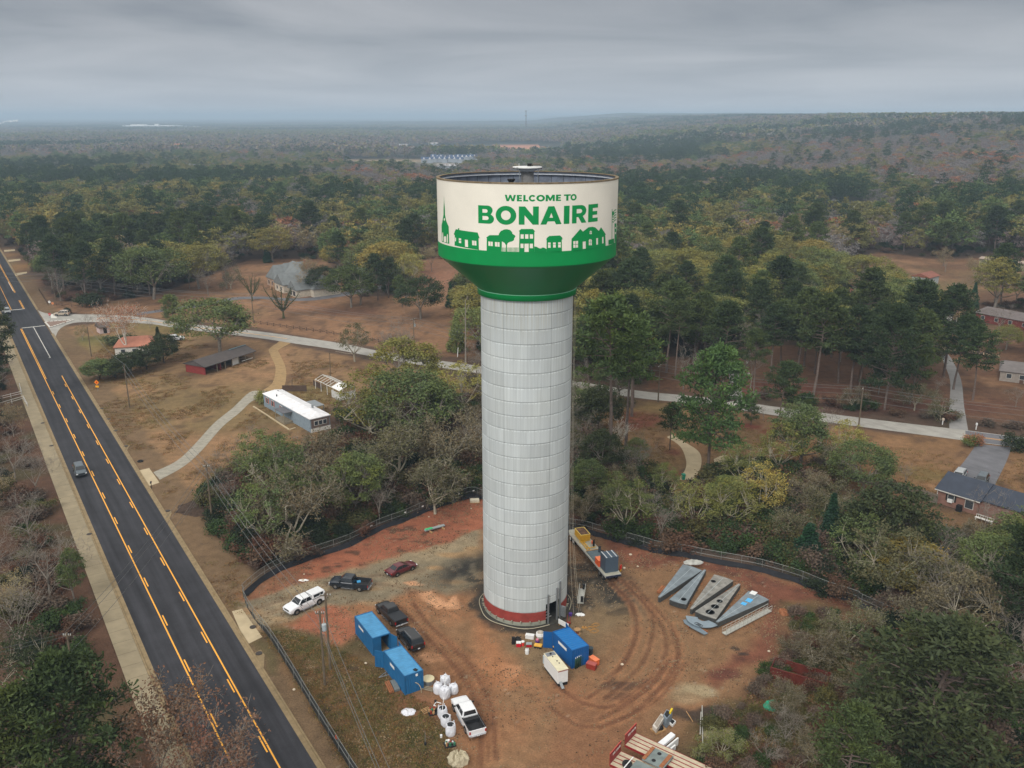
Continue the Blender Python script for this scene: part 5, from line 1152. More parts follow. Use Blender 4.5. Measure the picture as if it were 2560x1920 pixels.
WOOD_L=wp('ov',[(470,1150),(440,1080),(530,1020),(690,985),(760,900),(1040,860),(1040,1060),(760,1150),(560,1240)])
WOOD_R=wp('ov',[(1240,880),(1300,1000),(1400,1030),(1440,1110),(1560,1020),(1800,1030),(1780,1180),(1900,1290),(1600,1190),(1240,1110)])
WOOD_BR=wp('S3',[(1290,620),(1713,640),(2200,900),(2300,1900),(560,1900),(700,1360),(1000,1180),(1230,900)])
WOOD_FR=wp('R1',[(380,760),(640,620),(1100,640),(1300,1700),(300,1800),(420,1250),(560,980)])
for poly,n,pal in((WOOD_L,1150,(0,1,1,2,3,4,0,2,4)),(WOOD_R,900,(0,1,2,3,4,3,0)),(WOOD_BR,330,(2,3,4,3,4,0)),(WOOD_FR,500,(2,3,4,1,0,1))):
 xs=[p[0]for p in poly];ys=[p[1]for p in poly];k=0
 while k<n:
  x,y=crng.uniform(min(xs),max(xs)),crng.uniform(min(ys),max(ys))
  if not inpoly(np.array([x]),np.array([y]),poly)[0]:continue
  k+=1
  s=crng.uniform(.5,1.35)*(.5 if poly is WOOD_BR else 1);pts.append((x,y,th(x,y),s,s*crng.uniform(.6,1.2),crng.uniform(0,6.3),pal[crng.randrange(len(pal))]))
for k in range(7000):
 y=crng.uniform(95,520);x=crng.uniform(-.65,.65)*y
 if clear_of(x,y):continue
 s=crng.uniform(.5,1.3);pts.append((x,y,th(x,y),s,s*crng.uniform(.5,1.1),crng.uniform(0,6.3),crng.choice((0,1,2,2,3,4,4))))
gn_scatter('undergrowth',pts,uprot)
FT=dict(olive=C(104,102,56),yellow=C(126,116,62),green=C(76,92,52),pine=C(46,64,40),dark=C(40,56,40),grey=C(106,102,100),purple=C(112,98,94),rust=C(134,94,66),tan=C(122,110,78))
FM={k:leaf_mat('far_'+k,tuple(v*1.25))for k,v in FT.items()}
def crown_only(seed,pine=False,bare=False):
 if pine:
  rs=np.random.RandomState(seed);n=46;t=rs.rand(n);az=rs.rand(n)*6.28;rr_=4.2*np.sin(np.pi*np.clip(t*.85+.12,0,1))**.7*rs.uniform(.5,1.05,n)
  c=np.stack([rr_*np.cos(az),rr_*np.sin(az),9+t*13],1)[rs.randint(0,n,1100)]+rs.normal(size=(1100,3))*[.8,.8,.4];v,f=cards(rs,c,.38);return v,f
 _,v,f=p_broad(seed,16,14,50,24 if bare else 36,.30 if bare else.40,.15,.3,.8,.2);return v,f
FK=[('oak','olive'),('oak','olive'),('oak','yellow'),('oak','green'),('oak','green'),('pine','pine'),('pine','dark'),('pine','pine'),('bare','grey'),('bare','purple'),('bare','grey'),('oak','rust'),('oak','tan'),('bare','rust')]
fprot=[]
for i,(k,c)in enumerate(FK):
 v,f=crown_only(200+i,k=='pine',k=='bare');fprot.append((k,np_mesh('far_'+k,v,f,[FM[c]])))
IDX=dict(oak_olive=(0,1),oak_yellow=(2,),oak_green=(3,4),pine=(5,6,7),bare=(8,9,10),rusty=(11,13),thin=(12,1))
fp=[]
def far_add(x,y,h,sp_,c_):
 k=sp_ if sp_ in('pine','bare','rusty','thin')else('bare'if sp_=='lichen'else 'oak_'+(c_ if c_ in('olive','yellow','green')else 'olive'))
 w=crng.choice(IDX[k]);s=h/(22 if sp_=='pine'else 16);fp.append((x,y,th(x,y)-.5,s*crng.uniform(.85,1.2),s,crng.uniform(0,6.28),w))
for x,y,h,sp_,c_ in far_pts:far_add(x,y,h*1.08,sp_,c_)
frs=np.random.RandomState(17);y=642.0
CL=[CLEAR_CLAY,CLEAR_ROAD,CLEAR_SUB];LOWZ=[wp('F2',[(150,255),(320,255),(420,290),(415,350),(330,350),(140,300)]),wp('F2',[(530,290),(615,290),(615,365),(530,365)]),wp('F2',[(600,430),(740,430),(740,470),(600,470)])]
while y<1750:
 step=10.5+(y-640)*.006;xs=np.arange(-.60*y,.60*y,step);xs=xs+frs.uniform(-.45,.45,len(xs))*step;ys=y+frs.uniform(-.45,.45,len(xs))*step
 bad=np.zeros(len(xs),bool)
 for c in CL:bad|=inpoly(xs,ys,c)
 n1=fbm(xs*.8,ys,190,3);n2=fbm(xs*.8+900,ys,230,3);u=xs/ys;lowv=np.zeros(len(xs),bool)
 for c in CL+LOWZ:
  for q in(1.0,1.02,1.05,1.09,1.14,1.2):lowv|=inpoly(xs*q,ys*q,c)
 for i in range(len(xs)):
  if bad[i]:continue
  r=frs.rand();rt_=float(ss(.0,.5,u[i]))*.10
  if n1[i]>.575:k='pine'if r<.88 else('bare'if r<.94 else 'oak_green')
  elif n2[i]>.50-rt_:k='bare'if r<.70 else('rusty'if r<.80 else('thin'if r<.94 else 'pine'))
  else:k='oak_olive'if r<.34 else('oak_yellow'if r<.44 else('oak_green'if r<.72 else('bare'if r<.95 else 'pine')))
  h=frs.uniform(12,19)if k!='pine'else frs.uniform(16,24)
  if lowv[i]:h=frs.uniform(4,7)
  s=h/(22 if k=='pine'else 16)*1.05
  fp.append((xs[i],ys[i],th(xs[i],ys[i])-.5,s*frs.uniform(.9,1.3),s,frs.uniform(0,6.28),IDX[k][frs.randint(len(IDX[k]))]))
 y+=step
o=gn_scatter('distant_woods',fp,fprot)
def patch(seed,pal,wts):
 rs=np.random.RandomState(seed);n=190;x=rs.uniform(-75,75,n);y=rs.uniform(-75,75,n);h=rs.uniform(10,19,n);w=rs.uniform(4.5,7.5,n);ci=rs.choice(len(pal),n,p=wts)
 per=26;i=np.repeat(np.arange(n),per);d=rs.normal(size=(n*per,3));d/=np.linalg.norm(d,axis=1)[:,None];d[:,2]=np.abs(d[:,2])
 c=np.stack([x[i]+d[:,0]*w[i],y[i]+d[:,1]*w[i],h[i]*.5+d[:,2]*h[i]*.5],1);v,f=cards(rs,c,2.1)
 cc=np.array(pal)[ci]*rs.uniform(.88,1.12,n)[:,None];return np_mesh('canopy',v,f,[M_canopy],cols=np.repeat(np.repeat(cc,per,0),4,0))
M_canopy=attr_mat('canopy',rough=.9,var=.3,scale=.05,var2=.15,scale2=.4,bump=0)
PA=[FT[k]*1.2 for k in('olive','green','pine','dark','grey','purple','tan')]
pk=[('acre',patch(301,PA,[.05,.05,.60,.25,.03,.01,.01])),('acre',patch(302,PA,[.06,.04,.04,.02,.46,.30,.08])),('acre',patch(303,PA,[.40,.22,.04,.02,.16,.06,.10])),('acre',patch(304,PA,[.22,.10,.06,.02,.36,.16,.08]))]
pts=[];y=1760.0
while y<7600:
 st_=118+(y-1700)*.006;xs=np.arange(-.60*y,.60*y,st_)+frs.uniform(-15,15)
 for x in xs:
  if any(inpoly(np.array([x]),np.array([y]),c)[0]or polydist(np.array([x]),np.array([y]),list(c)+[c[0]])[0]<95 for c in CL)or any(inpoly(np.array([x]),np.array([y]),c)[0]for c in LOWZ):continue
  n1=float(fbm(x*.45,y,480,3));n2=float(fbm(x*.45+5000,y,600,3));w=0 if n1>.56 else(1 if n2>.53 else(2 if n2<.47 else 3))
  pts.append((x+frs.uniform(-20,20),y+frs.uniform(-20,20),th(x,y)-.5,1.0+(y>4000)*.2,1.0+frs.uniform(-.1,.25),frs.randint(4)*1.5708,w))
 y+=st_
gn_scatter('far_canopy',pts,pk)
#  THE AIR
mb=MB().bb(-22000,22000,-300,44000,-16,108)
m=bpy.data.materials.new('air_haze');m.use_nodes=True;nt=m.node_tree;nt.nodes.clear()
ou=nt.nodes.new('ShaderNodeOutputMaterial');pv=nt.nodes.new('ShaderNodeVolumePrincipled');pv.inputs['Color'].default_value=(.62,.81,1.0,1);pv.inputs['Density'].default_value=1.9e-4
pv.inputs['Anisotropy'].default_value=0.0;nt.links.new(pv.outputs[0],ou.inputs['Volume'])
tag(mb.build('haze',m),kind='stuff')
#  VEHICLES
M_glass=mat('dark_glass',C(34,38,42),.12,spec=.6,var=.05);M_tyre=mat('tyre_rubber',C(36,35,34),.85);M_rim=mat('alloy_rim',C(150,150,150),.35,metal=.7)
M_black=mat('black_plastic',C(34,34,36),.6);M_lamp=mat('headlamp',C(222,224,226),.2,spec=.6);M_tail=mat('tail_lamp',C(170,24,24),.3);M_plate=mat('number_plate',C(210,212,214),.5);M_chrome=mat('chrome',C(190,192,196),.25,metal=.8)
def paint(name,c,rough=.28):return mat(name,c,rough,spec=.5,var=.04,coat=.4)
M_pwhite=paint('white_car_paint',C(226,228,230));M_pnavy=paint('dark_navy_paint',C(28,36,46));M_pmar=paint('maroon_paint',C(92,26,34));M_pblk=paint('black_car_paint',C(26,27,30));M_pgrey=paint('grey_blue_paint',C(74,86,94))
M_pbeige=paint('beige_paint',C(168,154,136));M_psilver=paint('silver_paint',C(160,164,166));M_bed=mat('bed_liner',C(40,40,42),.85,var=.2)
def wheel(t,x,y,r,w,rim=M_rim):
 s=1 if y>0 else-1;mb=MB()
 pr_=[(r*.55,-w/2),(r*.93,-w/2),(r,-w*.34),(r,w*.34),(r*.93,w/2),(r*.55,w/2)]
 vs=[];n=18
 for rr_,yy in pr_:
  vs.append([(x+rr_*math.cos(2*math.pi*i/n),y+yy,r+rr_*math.sin(2*math.pi*i/n))for i in range(n)])
 mb.loft(vs);ty=mb.build('wheel',M_tyre,t);mb=MB()
 yo=y+s*(w/2+.004);c=[(x+r*.52*math.cos(2*math.pi*i/12),yo,r+r*.52*math.sin(2*math.pi*i/12))for i in range(12)]
 mb.add(c+[(x,yo+s*.03,r)],[(i,(i+1)%12,12)for i in range(12)]);mb.build('rim',rim,ty)
def body_ring(x,w,zb,zt,crown=.04,tuck=.06):
 h=[(0,zb),(w*.86,zb),(w*.97,zb+.16),(w,(zb+zt)/2),(w-tuck*.6,zt-.12),(w-tuck-.06,zt),(w*.55,zt+crown),(0,zt+crown*1.2)]
 return[(x,y,z)for y,z in h]+[(x,-y,z)for y,z in h[-2:0:-1]]
def cabin(t,x0,x1,fs,rs_,w0,w1,z0,z1,paintm,glass,split=(.5,),rearglass=True):
 """greenhouse: roof panel and pillars in paint, panes laid 6 mm proud"""
 def ring(a,b,w,z):return[(a,-w,z),(b,-w,z),(b,w,z),(a,w,z)]
 xa,xb=x0+rs_,x1-fs;B=ring(x0,x1,w0,z0);Tp=ring(xa,xb,w1,z1);mb=MB()
 top2=ring(xa+.10,xb-.10,w1-.10,z1+.045)
 mb.loft([B,Tp,top2]);o=mb.build('cabin',paintm,t,bevel=.03)
 def pane(a,b,c,d,u0,u1,v0,v1,name):
  P=[Vector(p)for p in(a,b,c,d)];n=(P[1]-P[0]).cross(P[3]-P[0]).normalized()*.012
  q=lambda u,v:(P[0].lerp(P[1],u)).lerp(P[3].lerp(P[2],u),v)+n
  m_=MB().quad(q(u0,v0),q(u1,v0),q(u1,v1),q(u0,v1));m_.build(name,glass,t)
 pane(B[1],B[2],Tp[2],Tp[1],.06,.94,.10,.90,'windscreen')
 if rearglass:pane(B[3],B[0],Tp[0],Tp[3],.08,.92,.22,.88,'rear_window')
 cuts=[.04]+list(split)+[.96]
 for a,b in zip(cuts[:-1],cuts[1:]):
  pane(B[0],B[1],Tp[1],Tp[0],a+.015,b-.015,.14,.88,'side_window');pane(B[2],B[3],Tp[3],Tp[2],1-b+.015,1-a-.015,.14,.88,'side_window')
 return o
def vehicle(kind,name,label,cat,x,y,rz,paintm,z=0.0,group=None,extra=None,glass=M_glass,rim=M_rim):
 t=thing(name,label,cat,(x,y,th(x,y)+z),rz,group)
 if kind=='pickup':
  L,Wd,wb,r=5.9,2.0,3.65,.42;nose=2.85;w=Wd/2
  mb=MB().loft([body_ring(nose,w*.86,.42,.88),body_ring(nose-.12,w*.97,.36,1.04),body_ring(nose-.5,w,.34,1.14),body_ring(1.45,w,.34,1.22),body_ring(-.75,w,.34,1.22)])
  mb.bb(-.75,-3.0,-w+.14,w-.14,.45,.62)
  for s in(-1,1):mb.bb(-3.0,-.74,s*w,s*(w-.11),.42,1.21)
  mb.build('body',paintm,t,bevel=.02);MB().bb(-2.96,-.78,-w+.115,w-.115,.62,.66).build('cargo_bed',M_bed,t)
  MB().bb(-3.04,-2.97,-w+.08,w-.08,.50,1.20).build('tailgate',paintm,t,bevel=.015)
  for s in(-1,1):MB().bb(-2.96,-.80,s*(w-.115),s*(w-.125),.64,1.16).build('bed_side',M_bed,t);MB().bb(-2.95,-.78,s*(w+.005),s*(w-.12),1.212,1.235).build('bed_rail',M_black,t)
  cabin(t,-.80,1.55,.75,.18,w-.07,w-.27,1.20,1.86,paintm,glass,(.47,));wx=(1.86,-1.80)
 elif kind=='suv':
  L,Wd,wb,r=5.0,1.95,2.9,.40;w=Wd/2
  MB().loft([body_ring(2.45,w*.84,.42,.82),body_ring(2.3,w*.96,.34,.98),body_ring(1.9,w,.32,1.06),body_ring(1.0,w,.32,1.12),body_ring(-2.3,w,.32,1.12),body_ring(-2.5,w*.94,.40,1.05)]).build('body',paintm,t,bevel=.02)
  cabin(t,-2.44,1.2,.75,.30,w-.06,w-.25,1.10,1.74,paintm,glass,(.36,.68));wx=(1.45,-1.42)
  for s in(-1,1):MB().tube((-1.7,s*(w-.34),1.83),(.3,s*(w-.34),1.83),.025).build('roof_rail',M_chrome,t)
 else:
  L,Wd,wb,r=4.85,1.84,2.78,.34;w=Wd/2
  MB().loft([body_ring(2.42,w*.74,.34,.58),body_ring(2.25,w*.93,.26,.72),body_ring(1.6,w,.24,.86),body_ring(.95,w,.24,.93),body_ring(-1.5,w,.24,.97),body_ring(-2.2,w*.95,.26,.95),body_ring(-2.42,w*.80,.36,.80)]).build('body',paintm,t,bevel=.02)
  cabin(t,-1.85,1.15,1.0,.85,w-.08,w-.30,.93,1.42,paintm,glass,(.54,));wx=(1.40,-1.38)
 hw=w
 for X in wx:
  for s in(-1,1):
   n=14;arch_=[(X+(r+.09)*math.cos(math.pi*i/n),s*(hw+.006),r+(r+.09)*math.sin(math.pi*i/n))for i in range(n+1)]
   MB().add(arch_,[tuple(range(n+1))]).build('wheel_arch',M_black,t);wheel(t,X,s*(hw-.10),r,.25,rim)
 fx=dict(pickup=2.80,suv=2.40,sedan=2.33)[kind];bx=dict(pickup=-3.05,suv=-2.50,sedan=-2.40)[kind];fz=dict(pickup=.86,suv=.80,sedan=.64)[kind];bz=dict(pickup=.92,suv=.95,sedan=.80)[kind]
 for s in(-1,1):
  MB().box((fx-.02,s*(hw-.22),fz),(.16,.32,.16),tilt=(s*-.0,'Z')).build('headlight',M_lamp,t,bevel=.02);MB().box((bx+.03,s*(hw-.10),bz),(.10,.16,.34 if kind!='sedan'else.14)).build('taillight',M_tail,t,bevel=.01)
  mx_=dict(pickup=1.15,suv=.75,sedan=.5)[kind];mz=dict(pickup=1.30,suv=1.2,sedan=1.0)[kind]
  MB().box((mx_,s*(hw+.10),mz),(.12,.24,.16)).build('wing_mirror',paintm if kind=='sedan'else M_black,t,bevel=.02)
 MB().box((fx+.02,0,.50),(.18,hw*1.8,.20)).build('front_bumper',M_black if kind=='suv'else(M_chrome if kind=='pickup'else paintm),t,bevel=.03);MB().box((bx-.05,0,.50),(.18,hw*1.8,.18)).build('rear_bumper',M_chrome if kind=='pickup'else M_black,t,bevel=.03)
 MB().box((fx+.035,0,fz-.02),(.05,hw*1.05,.22)).build('grille',M_black,t);MB().box((bx-.15,0,.58),(.02,.30,.15)).build('number_plate',M_plate,t)
 if kind!='sedan':
  for s in(-1,1):MB().bb(-.9,1.0,s*(hw-.12),s*(hw+.04),.30,.36).build('side_step',M_chrome,t)
 if extra:extra(t,hw)
 return t
def park(kind,vf,vr,*a,**k):
 """stood by the feet of its two wheels on the camera's side"""
 f_,r_=W(*vf),W(*vr);c=mid(f_,r_);rz=ang(r_,f_);n=Vector((-math.sin(rz),math.cos(rz)))
 if n.dot(Vector(c))<0:n=-n
 c=Vector(c)+n*.88;return vehicle(kind,*a,c.x,c.y,rz,*k.pop('pm'),**k)
def canopy(t,w):
 MB().loft([[(-3.0,-w+.06,1.22),(-.78,-w+.06,1.22),(-.78,w-.06,1.22),(-3.0,w-.06,1.22)],[(-2.86,-w+.26,1.86),(-.84,-w+.26,1.86),(-.84,w-.26,1.86),(-2.86,w-.26,1.86)]]).build('canopy',M_pwhite,t,bevel=.04)
 for s in(-1,1):
  a,b=Vector((0,s*(w-.06),1.22)),Vector((0,s*(w-.26),1.86));q=lambda x,v:(x,a.lerp(b,v).y+s*.015,a.lerp(b,v).z)
  MB().quad(q(-2.6,.25),q(-1.05,.25),q(-1.05,.78),q(-2.6,.78)).build('canopy_window',M_glass,t)
def tonneau(t,w):MB().bb(-2.98,-.80,-w+.10,w-.10,1.225,1.265).build('tonneau_cover',mat('vinyl_cover',C(44,46,50),.7),t,bevel=.01)
def bluebox(t,w):pass
def tools(t,w):
 MB().bb(-1.35,-.86,-w+.15,w-.15,.70,1.18).build('tool_box',M_black,t,bevel=.02)
M_blue_t=mat('blue_tarp',C(84,176,232),.5)
park('pickup',('T2',265,905),('T2',555,770),'pickup_truck','white pickup with a white canopy parked on the gravel entrance','pickup truck',pm=(M_pwhite,),extra=canopy)
nv=park('pickup',('T2',825,540),('T2',1150,575),'pickup_truck','dark navy crew cab pickup with something blue in its open bed','pickup truck',pm=(M_pnavy,))
park('sedan',('T2',1930,270),('T2',1705,365),'parked_car','maroon sedan parked on the gravel left of the shaft','car',pm=(M_pmar,))
park('pickup',('T2',1428,885),('T2',1640,1088),'pickup_truck','black pickup with a covered bed beside the blue container','pickup truck',pm=(M_pblk,),extra=tonneau)
park('suv',('T2',1725,1250),('T2',1888,1440),'parked_suv','black SUV with roof rails parked behind the black pickup','SUV',pm=(M_pblk,))
wp3=park('pickup',('T3',1262,785),('T3',1478,1185),'pickup_truck','white pickup with tools in its black bed beside the white bulk bags','pickup truck',pm=(M_pwhite,),extra=tools)
wp3.scale=(1.1,1.0,1.0)
c=W('L3',690,608,.7);vehicle('suv','moving_car','grey car driving down the big road','car',c[0],c[1],math.atan2(-RD.y,-RD.x),M_pgrey,z=.05)
park('suv',('H5',800,1056),('H5',895,1053),'waiting_suv','beige SUV waiting at the stop line of the side road','SUV',pm=(M_pbeige,),z=.04)
c=W('L1',1520,1005);vehicle('suv','parked_suv','white SUV half hidden behind the big oak near the barn','SUV',c[0],c[1],.5,M_pwhite)
c=W('L1',62,752,.8);vehicle('suv','waiting_suv','pale SUV on the big road half hidden by the left edge pines','SUV',c[0],c[1],math.atan2(-RD.y,-RD.x),M_psilver,z=.05)
hd=ang(W('H4',640,600),W('H4',960,175));a_=W('H4',700,620,1.2);vehicle('suv','parked_suv','silver SUV parked at the back of the asphalt drive, left one of two','SUV',a_[0],a_[1],hd+math.pi,M_psilver,z=.03)
a_=W('H4',1035,680,1.2);vehicle('suv','parked_suv','grey SUV parked against the brick house, right one of two','SUV',a_[0],a_[1],hd+math.pi,M_pgrey,z=.03)
for v,x,y,rz,pm,lb in(('H7',1500,112,.1,M_pwhite,'white SUV on the far lawn in the woods right of the bowl'),('H7',1505,190,1.2,M_pmar,'dark red car on the far orange lawn, left one'),('H7',1690,190,1.4,M_pmar,'dark red car on the far orange lawn, right one'),('R3',1480,330,.2,M_pblk,'dark car in front of the olive trailer home')):
 c=W(v,x,y);
 for _ in range(6):c=W(v,x,y,th(*c))
 vehicle('suv','parked_car',lb,'car',c[0],c[1],rz,pm)
#  SITE CONTAINERS AND GEAR
M_cblue=mat('container_blue',C(30,98,146),.55,var=.12,scale=1.4);M_cblue_r=mat('container_roof_blue',C(74,140,184),.6,var=.16,scale=1.1);M_cb3=mat('clean_container_blue',C(10,84,146),.5,var=.08,scale=1.4);M_cb3r=mat('clean_roof_blue',C(20,106,172),.5,var=.07,scale=1.2)
M_ply=mat('plywood_floor',C(150,128,96),.8)
def container(label,p0,p1,L,rz,mside,mroof,H=2.6,openend=None,door_rz=None):
 t=thing('shipping_container',label,'container',(*p0,0.0),rz);w=1.22;h2=L/2
 mb=MB();dep=.035
 for s in(-1,1):
  n=int(L/.28)*4;xs=[-h2+.1+(L-.2)*i/n for i in range(n+1)];off_=[0,0,dep,dep]
  for i in range(n):
   y0_,y1_=s*(w-off_[i%4]),s*(w-off_[(i+1)%4]);mb.quad((xs[i],y0_,.16),(xs[i+1],y1_,.16),(xs[i+1],y1_,H-.1),(xs[i],y0_,H-.1))
 mb.build('side_wall',mside,t)
 for X in((-h2,h2)if openend is None else((-h2,)if openend>0 else(h2,))):
  mb=MB();n=32;ys=[-w+.1+(2*w-.2)*i/n for i in range(n+1)];sg=1 if X>0 else-1
  for i in range(n):mb.quad((X-sg*off_[i%4],ys[i],.16),(X-sg*off_[(i+1)%4],ys[i+1],.16),(X-sg*off_[(i+1)%4],ys[i+1],H-.1),(X-sg*off_[i%4],ys[i],H-.1))
  mb.build('end_wall',mside,t)
 mb=MB()
 for sx in(-1,1):
  for sy in(-1,1):mb.bb(sx*h2,sx*(h2-.16),sy*w,sy*(w-.16),0,H)
  mb.bb(sx*h2,sx*(h2-.12),-w+.16,w-.16,H-.14,H-.002);mb.bb(sx*h2,sx*(h2-.12),-w+.16,w-.16,0.02,.16)
 for sy in(-1,1):mb.bb(-h2+.16,h2-.16,sy*w,sy*(w-.08),H-.12,H-.003);mb.bb(-h2+.16,h2-.16,sy*w,sy*(w-.08),.02,.17)
 mb.build('frame',mside,t)
 mb=MB();n=int(L/.42)*4;xs=[-h2+.12+(L-.24)*i/n for i in range(n+1)];oz=[0,0,.035,.035]
 for i in range(n):mb.quad((xs[i],-w+.08,H-.05+oz[i%4]),(xs[i+1],-w+.08,H-.05+oz[(i+1)%4]),(xs[i+1],w-.08,H-.05+oz[(i+1)%4]),(xs[i],w-.08,H-.05+oz[i%4]))
 mb.build('roof',mroof,t);MB().bb(-h2+.1,h2-.1,-w+.1,w-.1,.1,.15).build('floor',M_ply,t)
 if openend is not None:
  X=openend*h2
  for s,a in zip((-1,1),door_rz):
   d=MB().box((w/2*.98,0,H/2+.03),(w*.96,.05,H-.28));
   for q in range(4):d.box((w/2,.035,.5+q*.5),(w*.7,.03,.08))
   for q in(.35,.75):d.tube((w*q*1.05,.06,.2),(w*q*1.05,.06,H-.15),.018)
   o_=d.build('door',mside,t);o_.location=(X,s*w,0);o_.rotation_euler=(0,0,a)
 return t
def cont_from(view,pts,H):
 P_=[Vector(W(view,*p,H))for p in pts];c=sum(P_,Vector((0,0)))/4;return(c.x,c.y),ang((P_[0]+P_[1])/2,(P_[2]+P_[3])/2)
c1,r1=cont_from('T2',[(1110,940),(1310,850),(1585,1165),(1365,1270)],2.6);container('weathered blue shipping container nearest the black pickup, its near end open',c1,None,6.06,r1,M_cblue,M_cblue_r,openend=1,door_rz=(math.pi/2+.1,-math.pi/2+math.pi-1.2))
c2,r2=cont_from('S1',[(1130,795),(1245,740),(1405,925),(1290,992)],2.6);k2=container('weathered blue shipping container with a black hatch on its roof, nearer the bulk bags',c2,None,6.06,r2,M_cblue,M_cblue_r,openend=-1,door_rz=(math.pi+.75,math.pi-.1))
MB().box((2.55,.45,2.60),(.5,.38,.10),rz=.3).build('roof_hatch',M_dark,k2);MB().box((3.06,.35,2.25),(.12,.25,.25)).build('flood_lamp',M_white,k2)
c3,r3=cont_from('T6',[(1070,350),(1370,225),(1750,590),(1480,745)],2.6);k3=container('bright clean blue shipping container beside the white generator',c3,None,4.75,r3,M_cb3,M_cb3r,openend=-1,door_rz=(math.pi+.95,math.pi-.2))
for k_,(L0,L1_)in((k2,(-1.1,.2)),(k3,(-.9,1.1))):
 MB().bb(L0,L1_,-1.235,-1.24,1.75,2.15).build('white_name_board',M_white,k_)
MB().bb(-1.6,.0,-1.235,-1.24,1.75,2.1).build('white_name_board',M_white,[o for o in bpy.data.objects if o.name=='shipping_container'][0])
g0,gr=cont_from('T6',[(860,805),(1050,735),(1350,1095),(1165,1195)],2.15);t=thing('generator','white diesel generator in a box housing beside the blue container','generator',g0,gr)
MB().bb(-1.95,1.95,-.68,.68,.35,2.1).build('housing',mat('generator_white',C(222,224,222),.45,var=.05),t,bevel=.03);MB().bb(-1.98,1.98,-.71,.71,2.1,2.15).build('roof',mat('cream_roof',C(214,206,176),.6,var=.1,scale=2),t)
MB().bb(-1.9,-1.15,-.6,.6,2.152,2.165).build('air_grille',mat('grille_grey',C(120,124,130),.6),t);MB().bb(-2.3,-1.96,-.66,-.1,.6,1.7).build('control_box',mat('pale_grey_box',C(176,190,196),.5),t,bevel=.02)
MB().bb(-1.9,2.0,-.6,.6,.0,.34).build('skid',M_dark,t);MB().bb(1.96,2.0,-.66,.66,1.98,2.06).build('red_stripe',M_red,t)
MB().lathe([(.12,2.15),(.12,2.3)],10,(-1.5,0,0)).build('exhaust',M_dark,t)
for q in((.1,.1),(.6,.15),(-.9,0)):MB().box((q[0],q[1],2.19),(.12,.12,.07)).build('lifting_eye',M_dark,t)
MB().box((2.35,-.35,.35),(.9,.35,.1),tilt=(.5,'Y')).build('tow_bar',M_galv,t)
def small(name,label,cat,view,x,y,parts,rz=0,z=0,group=None):
 X,Y=W(view,x,y,z);t=thing(name,label,cat,(X,Y,th(X,Y)+z),rz,group)
 for pn,m,shp in parts:
  mb=MB()
  for s in shp:
   if s[0]=='b':mb.bb(*s[1:])
   elif s[0]=='l':mb.lathe(s[1],14,s[2]if len(s)>2 else(0,0,0))
   elif s[0]=='t':mb.tube(*s[1:])
  mb.build(pn,m,t)
 return t
M_or=mat('orange_paint',C(226,108,58),.5,var=.06);M_brick=mat('brick_red_paint',C(140,50,38),.55);M_redp=mat('red_plastic',C(190,24,44),.4);M_purple=mat('purple_plastic',C(70,40,120),.5);M_yelp=mat('yellow_plastic',C(224,172,72),.5);M_wood=mat('timber',C(170,134,92),.8,var=.2);M_rustw=mat('rusty_timber',C(150,96,62),.85,var=.25)
small('gang_box','orange steel job box behind the blue container','job box','T6',1915,1010,[('box',M_or,[('b',-.6,.6,-.33,.33,0,.72)]),('lid',mat('orange_lid',C(236,132,88),.5),[('b',-.63,.63,-.36,.36,.72,.80)])],rz=-.9)
small('gang_box','dark red steel job box overlapping the orange one','job box','T6',1860,1110,[('box',M_brick,[('b',-.6,.6,-.33,.33,0,.68)]),('lid',mat('faded_red_lid',C(168,84,76),.5),[('b',-.63,.63,-.36,.36,.68,.75)])],rz=-.5)
small('rubbish_bin','dark grey round bin at the corner of the bright blue container','bin','T6',1840,820,[('barrel',mat('bin_grey',C(62,74,80),.6),[('l',[(.26,0),(.32,.95),(.35,.97),(.35,1.0)])]),('bag',M_dark,[('l',[(.29,.98),(.02,.90)])])])
small('cool_box','white cool box on the ground between tower and containers','cool box','T6',550,470,[('body',M_white,[('b',-.55,.55,-.27,.27,0,.45)]),('lid',M_white,[('b',-.57,.57,-.29,.29,.45,.53)])],rz=-.25)
small('rubble_bag','bulging white bag of waste near the open container door','bag','T6',770,440,[('bag',M_white,[('l',[(.5,0),(.62,.3),(.52,.62),(.3,.6)])]),('contents',mat('waste',C(176,168,156),.8,var=.4,scale=6),[('l',[(.42,.6),(.3,.8),(.05,.86)])])])
small('tool_case','upright black tool case at the left of the small things','case','T6',200,590,[('case',M_dark,[('b',-.22,.22,-.2,.2,0,.95)]),('handle',M_galv,[('t',(.2,0,.95),(.2,0,1.3),.02)]),('wheels',M_black,[('b',-.26,.26,.1,.2,0,.14)])])
small('tool_case','black bag slumped beside the upright black case','case','T6',290,525,[('bag',M_dark,[('l',[(.36,0),(.42,.3),(.2,.55),(.05,.6)])]),('strap',M_black,[('t',(.1,0,.5),(.5,.1,.62),.04)])])
small('drinks_cooler','square red cooler with a white top beside the black case','cooler','T6',310,640,[('body',M_redp,[('b',-.3,.3,-.24,.24,0,.5)]),('lid',M_white,[('b',-.31,.31,-.25,.25,.5,.6)])])
small('drinks_cooler','round red drinks cooler with a white lid','cooler','T6',400,625,[('body',mat('orange_red',C(228,62,48),.4),[('l',[(.19,0),(.2,.5)])]),('lid',M_white,[('l',[(.22,.5),(.22,.62),(.1,.66)])])])
small('drinks_cooler','low red cooler with a grey lid in the middle of the small things','cooler','T6',530,645,[('body',mat('crimson',C(168,16,34),.4),[('b',-.35,.35,-.22,.22,0,.36)]),('lid',mat('grey_lid',C(150,160,162),.5),[('b',-.36,.36,-.24,.24,.36,.46)])])
